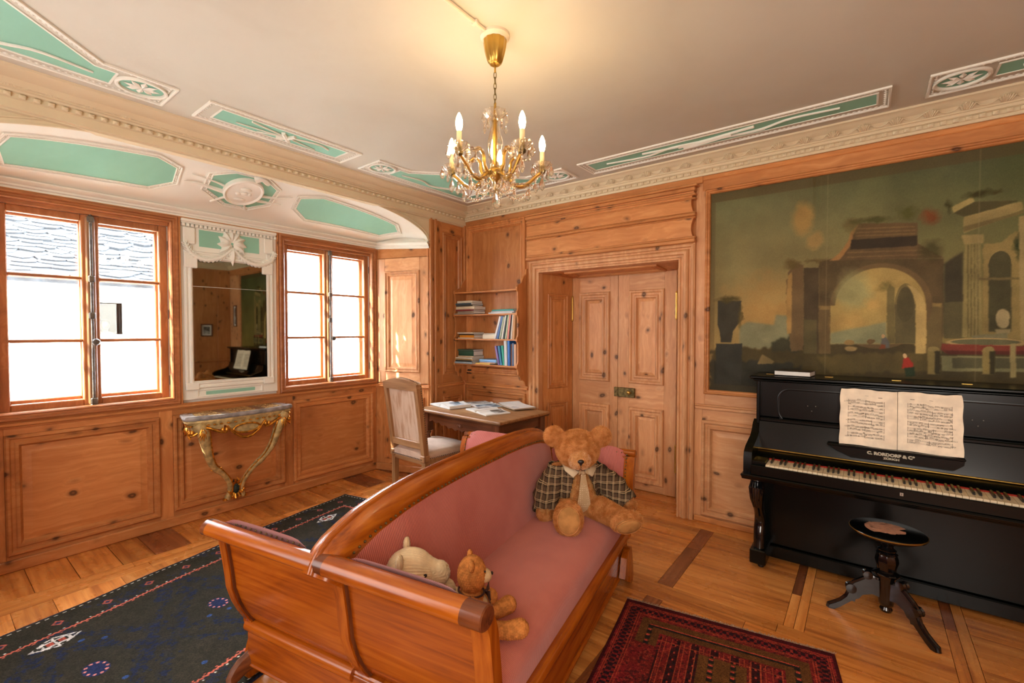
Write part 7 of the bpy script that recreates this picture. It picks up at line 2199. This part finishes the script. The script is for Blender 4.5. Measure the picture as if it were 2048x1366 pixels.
for p0, p1, r0, r1 in (((0.03, -0.05, 0.075), (0.105, -0.06, 0.062), 0.028, 0.032), ((0.03, 0.05, 0.075), (0.10, 0.05, 0.06), 0.028, 0.032), ((0.03, -0.04, 0.025), (0.12, -0.07, 0.025), 0.028, 0.03), ((0.03, 0.04, 0.025), (0.12, 0.07, 0.025), 0.028, 0.03)):
    capsule(b, p0, p1, r0, r1); caps.append((p0, p1, (r0 + r1) / 2, (0, 0.3, 1)))
for s_ in (-1, 1):
    b.ball((-0.020, s_ * 0.056, 0.198), (0.010, 0.018, 0.024), 12, 8); caps.append(((-0.02, s_ * 0.05, 0.185), (-0.02, s_ * 0.06, 0.215), 0.018, (1, 0, 0)))
yarn(b, caps, 0.0026, cordf, 'creamcord', 'body', cb, 4)
for s_ in (-1, 1):
    q = MB(); q.ball((0.052, s_ * 0.047, 0.155), (0.006, 0.004, 0.006), 10, 7); q.build('eye', 'nose', cb)
q = MB(); q.tube([(0.110, 0.014 * math.cos(t), 0.150 + 0.008 * math.sin(t)) for t in [2 * math.pi * k / 14 for k in range(15)]], 0.0022, 5, cap=False); q.build('nose_stitch', 'pad', cb)

# ---------------------------------------------------------------- chandelier
CX, CY = 2.216, -2.141
cd = tag(empty('chandelier', (CX, CY, 2.82)), 'crystal chandelier with five lit candle bulbs hanging from the ceiling', 'chandelier')
Z = lambda z: z - 2.82
b = MB(); b.lathe([(0.066, Z(2.82)), (0.066, Z(2.808)), (0.058, Z(2.803)), (0.054, Z(2.795)), (0.001, Z(2.795))], 28); b.build('ceiling_rose', 'canopywhite', cd)
b = MB(); b.lathe([(0.050, Z(2.796)), (0.051, Z(2.788)), (0.046, Z(2.75)), (0.036, Z(2.712)), (0.030, Z(2.698)), (0.022, Z(2.69)), (0.006, Z(2.688))], 48, flute=12, fd=0.035); b.build('canopy', 'brass', cd)
b = MB(); b.tube([(0, 0, Z(2.69)), (0, 0, Z(2.655))], 0.0042, 8); b.tube([(0, 0, Z(2.52)), (0, 0, Z(2.47))], 0.006, 8); b.tube([(0, 0, Z(2.48)), (0, 0, Z(2.18))], 0.007, 8); b.build('stem', 'brass', cd)
for k in range(6):
    z0 = 2.652 - 0.024 * k; q = MB(); a = R(90 * (k % 2) + 20)
    q.tube([(0.006 * math.cos(t) * math.cos(a), 0.006 * math.cos(t) * math.sin(a), Z(z0 - 0.009) + 0.016 * math.sin(t)) for t in [2 * math.pi * j / 14 for j in range(15)]], 0.0019, 6, cap=False)
    q.build('chain_link', 'oldbrass', cd)
def dish(z, r, h, c=(0, 0)):
    q = MB(); q.lathe([(0.008, 0), (r * 0.45, 0.003), (r * 0.78, h * 0.42), (r, h), (r * 0.96, h + 0.002), (r * 0.72, h * 0.5), (r * 0.4, 0.007), (0.007, 0.005)], 40, (c[0], c[1], z), flute=10, fd=0.06)
    return q
dish(Z(2.445), 0.055, 0.034).build('top_dish', 'crystal', cd)
b = MB(); b.lathe([(0.008, Z(2.445)), (0.016, Z(2.44)), (0.018, Z(2.42)), (0.022, Z(2.40)), (0.034, Z(2.35)), (0.036, Z(2.32)), (0.028, Z(2.27)), (0.022, Z(2.24)), (0.026, Z(2.225)), (0.008, Z(2.222))], 28); b.build('glass_baluster', 'crystal', cd)
b = MB(); b.lathe([(0.010, Z(2.235)), (0.022, Z(2.23)), (0.032, Z(2.215)), (0.032, Z(2.20)), (0.024, Z(2.185)), (0.012, Z(2.172)), (0.006, Z(2.14)), (0.004, Z(2.13))], 28); b.build('hub', 'brass', cd)
dr = MB()
dr.lathe([(0.0008, 0.0), (0.005, -0.006), (0.0095, -0.018), (0.0105, -0.025), (0.007, -0.034), (0.0008, -0.040)], 6, squash=0.6); dr.ball((0, 0, 0.005), (0.0048, 0.0048, 0.0048), 6, 4)
drop0 = dr.build('crystal_drop', 'crystal', cd, smooth=0)
drops = []
def drop(p, s=1.0, rz=0.0, parent=None):
    if not drops:
        o = drop0
    else:
        o = drop0.copy(); COL.objects.link(o)
    drops.append(o); o.parent = parent or cd
    o.location = p; o.scale = (s, s, s); o.rotation_euler = (0, 0, rz)
for k in range(5):
    a = 2 * math.pi * k / 5 + 0.4
    drop((0.054 * math.cos(a), 0.054 * math.sin(a), Z(2.462)), 1.0, a); drop((0.050 * math.cos(a + 0.6), 0.050 * math.sin(a + 0.6), Z(2.425)), 0.9, a)
def beadchain(p0, p1, sag, n_, r, parent):
    q = MB(); p0, p1 = Vector(p0), Vector(p1)
    for k in range(n_ + 1):
        f = k / n_; p = p0.lerp(p1, f); p.z -= sag * 4 * f * (1 - f); q.ball(p, r, 7, 5)
    o = q.build('bead_string', 'crystal', parent, smooth=60); return o
to_cam = math.atan2(-3.753 - CY, 3.551 - CX)
ang = [to_cam + R(d) for d in (-42 + 0, 30, 102, 174, -114)]
AR = 0.222
for k, a in enumerate(ang):
    u = Vector((math.cos(a), math.sin(a), 0)); at_ = lambda r, z: u * r + Vector((0, 0, Z(z)))
    P = bez([at_(0.024, 2.205), at_(0.055, 2.195), at_(0.085, 2.165), at_(0.118, 2.155), at_(0.155, 2.172), at_(0.190, 2.205), at_(AR, 2.232)], 26)
    b = MB(); b.tube(P, 0.0052, 10); arm = b.build('arm', 'brass', cd)
    b = MB(); b.tube([p + Vector((0, 0, 0.0)) for p in P], 0.0105, 8); b.build('glass_sleeve', 'crystal', arm)
    P2 = bez([at_(0.045, 2.195), at_(0.070, 2.225), at_(0.075, 2.265), at_(0.100, 2.288), at_(0.125, 2.275)], 18)
    b = MB(); b.tube(P2, [0.006 - 0.002 * i / 17 for i in range(18)], 8); b.build('scroll', 'brass', arm)
    b = MB(); b.tube(P2, 0.0095, 8); b.build('glass_sleeve', 'crystal', arm)
    b = MB()
    for pp in (P[3], P[9], P[15], P2[-1]):
        for j in range(6):
            t = 2 * math.pi * j / 6; b.ball(pp + Vector((0.015 * math.cos(t), 0.015 * math.sin(t), 0.006 * math.sin(t * 2))), (0.010, 0.010, 0.006), 6, 4)
    b.build('glass_rosette', 'crystal', arm)['kind'] = 'stuff'
    c = (AR * math.cos(a), AR * math.sin(a))
    b = MB(); b.lathe([(0.006, 0), (0.015, 0.006), (0.017, 0.016), (0.010, 0.022)], 14, (c[0], c[1], Z(2.222))); b.build('cup_holder', 'oldbrass', arm)
    dish(Z(2.240), 0.043, 0.028, c).build('drip_dish', 'crystal', cd)
    b = MB(); b.lathe([(0.0105, Z(2.243)), (0.0105, Z(2.322)), (0.008, Z(2.324)), (0.001, Z(2.324))], 18, (c[0], c[1], 0)); cs_ = b.build('candle_sleeve', 'candle', cd)
    b = MB(); b.lathe([(0.007, 2.322 - 2.82), (0.012, 2.333 - 2.82), (0.0150, 2.35 - 2.82), (0.0135, 2.37 - 2.82), (0.008, 2.387 - 2.82), (0.003, 2.397 - 2.82), (0.0005, 2.399 - 2.82)], 20, (c[0], c[1], 0)); b.build('bulb', 'bulb', cs_)
    ld = bpy.data.lights.new('candle_light', 'POINT'); ld.energy = 1.7; ld.color = (1.0, 0.66, 0.32); ld.shadow_soft_size = 0.022
    lo = bpy.data.objects.new('candle_light', ld); COL.objects.link(lo); lo.location = (CX + c[0], CY + c[1], 2.36)
    for j in range(5):
        t = a + 2 * math.pi * (j + 0.5) / 5
        drop((c[0] + 0.044 * math.cos(t), c[1] + 0.044 * math.sin(t), Z(2.252)), 1.2, t)
    drop(tuple(at_(AR, 2.205)), 1.5, a); drop(tuple(at_(0.155, 2.150)), 1.4, a); drop(tuple(at_(0.19, 2.18)), 1.2, a); drop(tuple(at_(0.06, 2.18)), 1.2, a); drop(tuple(at_(0.125, 2.262)), 0.9, a); drop(tuple(at_(0.09, 2.140)), 0.9, a)
    a2 = ang[(k + 1) % 5] if k < 2 else ang[(k + 1) % 5]
    beadchain(at_(0.185, 2.185), at_(0.022, 2.150), 0.070, 13, 0.0075, cd)
    v2 = Vector((math.cos(a + R(36)), math.sin(a + R(36)), 0))
    beadchain(at_(0.10, 2.150), v2 * 0.05 + Vector((0, 0, Z(2.19))), 0.03, 7, 0.0062, cd)
    drop(tuple(v2 * 0.042 + Vector((0, 0, Z(2.165)))), 1.3, a)
b = MB(); b.tube([(0, 0, Z(2.135)), (0, 0, Z(2.112))], 0.0015, 5); b.build('wire', 'brass', cd)
drop((0, 0, Z(2.118)), 1.75, 0.3)

# ---------------------------------------------------------------- the house across the lane
nh = tag(empty('neighbour_house', (-8.0, -3.5, -6.0)), 'white house with a stone slab roof seen through the left window', 'house')
NX = lambda x, y, z: (x + 8.0, y + 3.5, z + 6.0)
M['render'] = plain('white_render', (232, 230, 224), 0.9, var=0.04, vs=1.2)
M['slate'] = plain('dark_stone_slab', (44, 48, 52), 0.85, var=0.22, vs=3.0)
def nbox(b, p, q, bev=0.0):
    return b.box(NX(*p), NX(*q), bev)
b = MB()
W0, W1_, V0, V1 = -1.80, -1.255, 1.397, 2.03
nbox(b, (-8.3, -12, -6), (-8.0, W0, 2.52)); nbox(b, (-8.3, W1_, -6), (-8.0, 1.25, 2.52)); nbox(b, (-8.3, W0, -6), (-8.0, W1_, V0)); nbox(b, (-8.3, W0, V1), (-8.0, W1_, 2.52))
nbox(b, (-14.0, 1.0, -6), (-8.3, 1.25, 2.5))
b.build('wall', 'render', nh)
b = MB(); mpn = lambda u, v, h: NX(-8.0 + h, u, v)
b.frame(mpn, W0 - 0.10, W1_ + 0.10, V0 - 0.08, V1 + 0.10, [(0, 0), (0, 0.03), (0.10, 0.03), (0.10, -0.3)]); wf = b.build('window', 'render', nh, fix=False)
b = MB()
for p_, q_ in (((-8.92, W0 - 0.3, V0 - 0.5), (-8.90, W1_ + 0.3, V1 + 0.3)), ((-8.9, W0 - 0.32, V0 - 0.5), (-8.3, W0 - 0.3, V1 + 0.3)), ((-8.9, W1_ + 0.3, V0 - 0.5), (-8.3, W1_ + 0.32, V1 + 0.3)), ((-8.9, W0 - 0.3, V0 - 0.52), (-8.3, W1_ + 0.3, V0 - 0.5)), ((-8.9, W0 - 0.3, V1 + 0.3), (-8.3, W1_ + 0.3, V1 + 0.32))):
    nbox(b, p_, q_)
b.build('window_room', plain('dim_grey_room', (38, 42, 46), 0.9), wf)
b = MB(); nbox(b, (-8.20, W0, V0), (-8.195, W1_, V1)); b.build('pane', 'glass', wf, smooth=0)
sl = math.tan(R(35))
b = MB(); b.loft([[NX(x, y, z) for x, z in ((-7.75, 2.42), (-14.0, 2.42 + 6.25 * sl), (-14.0, 2.3 + 6.25 * sl), (-7.75, 2.33))] for y in (-12, 1.55)]); rfo = b.build('roof', 'slate', nh)
rr_ = random.Random(12); dirv = Vector((-math.cos(R(35)), 0, math.sin(R(35)))); nrm = Vector((math.sin(R(35)), 0, math.cos(R(35))))
shapes = []
for k in range(6):
    q = MB(); pts = []
    for j in range(8):
        t = 2 * math.pi * j / 8 + rr_.uniform(-0.2, 0.2); pts.append((0.55 * math.cos(t) * rr_.uniform(0.85, 1.1), 0.5 * math.sin(t) * rr_.uniform(0.85, 1.15)))
    q.prism(pts, lambda u, v, h: (v, u, h), 0, 1); shapes.append(q.build('stone_slab', 'slate', rfo, smooth=0))
used = 0
for row in range(17):
    s0 = -0.02 + 0.145 * row; y = -4.0 + rr_.uniform(0, 0.3)
    while y < 0.6 and used < 290:
        w = rr_.uniform(0.28, 0.62)
        o = shapes[used] if used < 6 else shapes[used % 6].copy()
        if used >= 6: COL.objects.link(o)
        used += 1
        p = Vector((-7.75, y + w / 2, 2.42)) + dirv * (s0 + 0.10) + nrm * rr_.uniform(0.0, 0.014)
        tl = R(35) - R(rr_.uniform(6, 11))
        o.rotation_euler = (rr_.uniform(-0.02, 0.02), tl, 0); o.location = NX(*p); o.scale = (0.30, w * 1.02, rr_.uniform(0.022, 0.045))
        y += w * 0.96
# a person leaning at that window
pp = tag(empty('person', (-8.42, -1.44, 1.09)), 'person with dark hair and blue shirt at the window across the lane', 'person')
b = MB(); b.ball((0, 0, 0.16), (0.11, 0.20, 0.20), 16, 12); capsule(b, (0, -0.17, 0.28), (0.05, -0.24, 0.05), 0.06, 0.05); capsule(b, (0, 0.17, 0.28), (0.05, 0.24, 0.05), 0.06, 0.05); b.ball((0, 0, 0.30), (0.08, 0.19, 0.09), 14, 10)
capsule(b, (0, 0, 0.34), (0.01, 0, 0.42), 0.05, 0.05); b.ball((0.015, 0, 0.50), (0.085, 0.072, 0.105), 16, 12); b.ball((0.10, 0, 0.49), (0.014, 0.012, 0.018), 8, 6)
for s_ in (-1, 1):
    b.ball((0.01, s_ * 0.074, 0.495), (0.02, 0.01, 0.03), 8, 6)
pm_ = remeshed(b, 0.012, 3); pm_.materials.append(plain('skin', (66, 46, 36), 0.6)); link('body', pm_, pp)
b = MB(); b.ball((0, 0, 0.16), (0.118, 0.208, 0.205), 16, 12); capsule(b, (0, -0.17, 0.28), (0.05, -0.24, 0.06), 0.068, 0.058); capsule(b, (0, 0.17, 0.28), (0.05, 0.24, 0.06), 0.068, 0.058); b.ball((0, 0, 0.29), (0.09, 0.20, 0.085), 14, 10)
sm_ = remeshed(b, 0.012, 3); sm_.materials.append(plain('blue_shirt', (8, 36, 46), 0.8)); link('shirt', sm_, pp)
b = MB(); b.ball((-0.015, 0, 0.535), (0.092, 0.082, 0.085), 14, 10); b.build('hair', plain('dark_hair', (12, 11, 10), 0.7), pp)
for s_ in (-1, 1):
    b = MB(); b.ball((0.093, s_ * 0.028, 0.515), 0.008, 8, 6); b.build('eye', 'nose', pp)
b = MB(); b.box((0.088, -0.022, 0.446), (0.096, 0.022, 0.452), 0.002); b.build('mouth', plain('lips', (160, 84, 76), 0.6), pp)
# ground of the lane
MB().box((-20, -14, -6.1), (-0.9, 12, -6.0)).build('ground', plain('pale_lane', (206, 202, 194), 0.9), kind='structure')

# two small framed pictures on the board wall, seen in the mirror
for i, (x, y, z, w, h, rz_, lab) in enumerate(((5.36, -0.42, 1.50, 0.20, 0.24, 0, 'small framed print on the board wall, the lower one in the mirror'), (5.10, 0.0, 1.78, 0.15, 0.42, 90, 'tall narrow framed print beyond the painting, seen in the mirror'))):
    e = tag(empty('framed_print', (x, y, z), R(rz_)), lab, 'picture')
    mpp = lambda u, v, hh: (-hh - 0.0005, u, v)
    MB().frame(mpp, -w / 2, w / 2, -h / 2, h / 2, [(0, 0), (0, 0.016), (0.018, 0.018), (0.022, 0.006)]).build('frame', 'walnut_z', e, fix=False)
    b = MB(); b.box((-w / 2 + 0.01, -h / 2 + 0.01, 0.002), (w / 2 - 0.01, h / 2 - 0.01, 0.006), 0, 0, mpp); b.build('mount', 'page', e, smooth=0)
    b = MB(); b.box((-w / 2 + 0.045, -h / 2 + 0.05, 0.006), (w / 2 - 0.045, h / 2 - 0.05, 0.0065), 0, 0, mpp); b.build('printed_picture', pic_page(1), e, smooth=0)
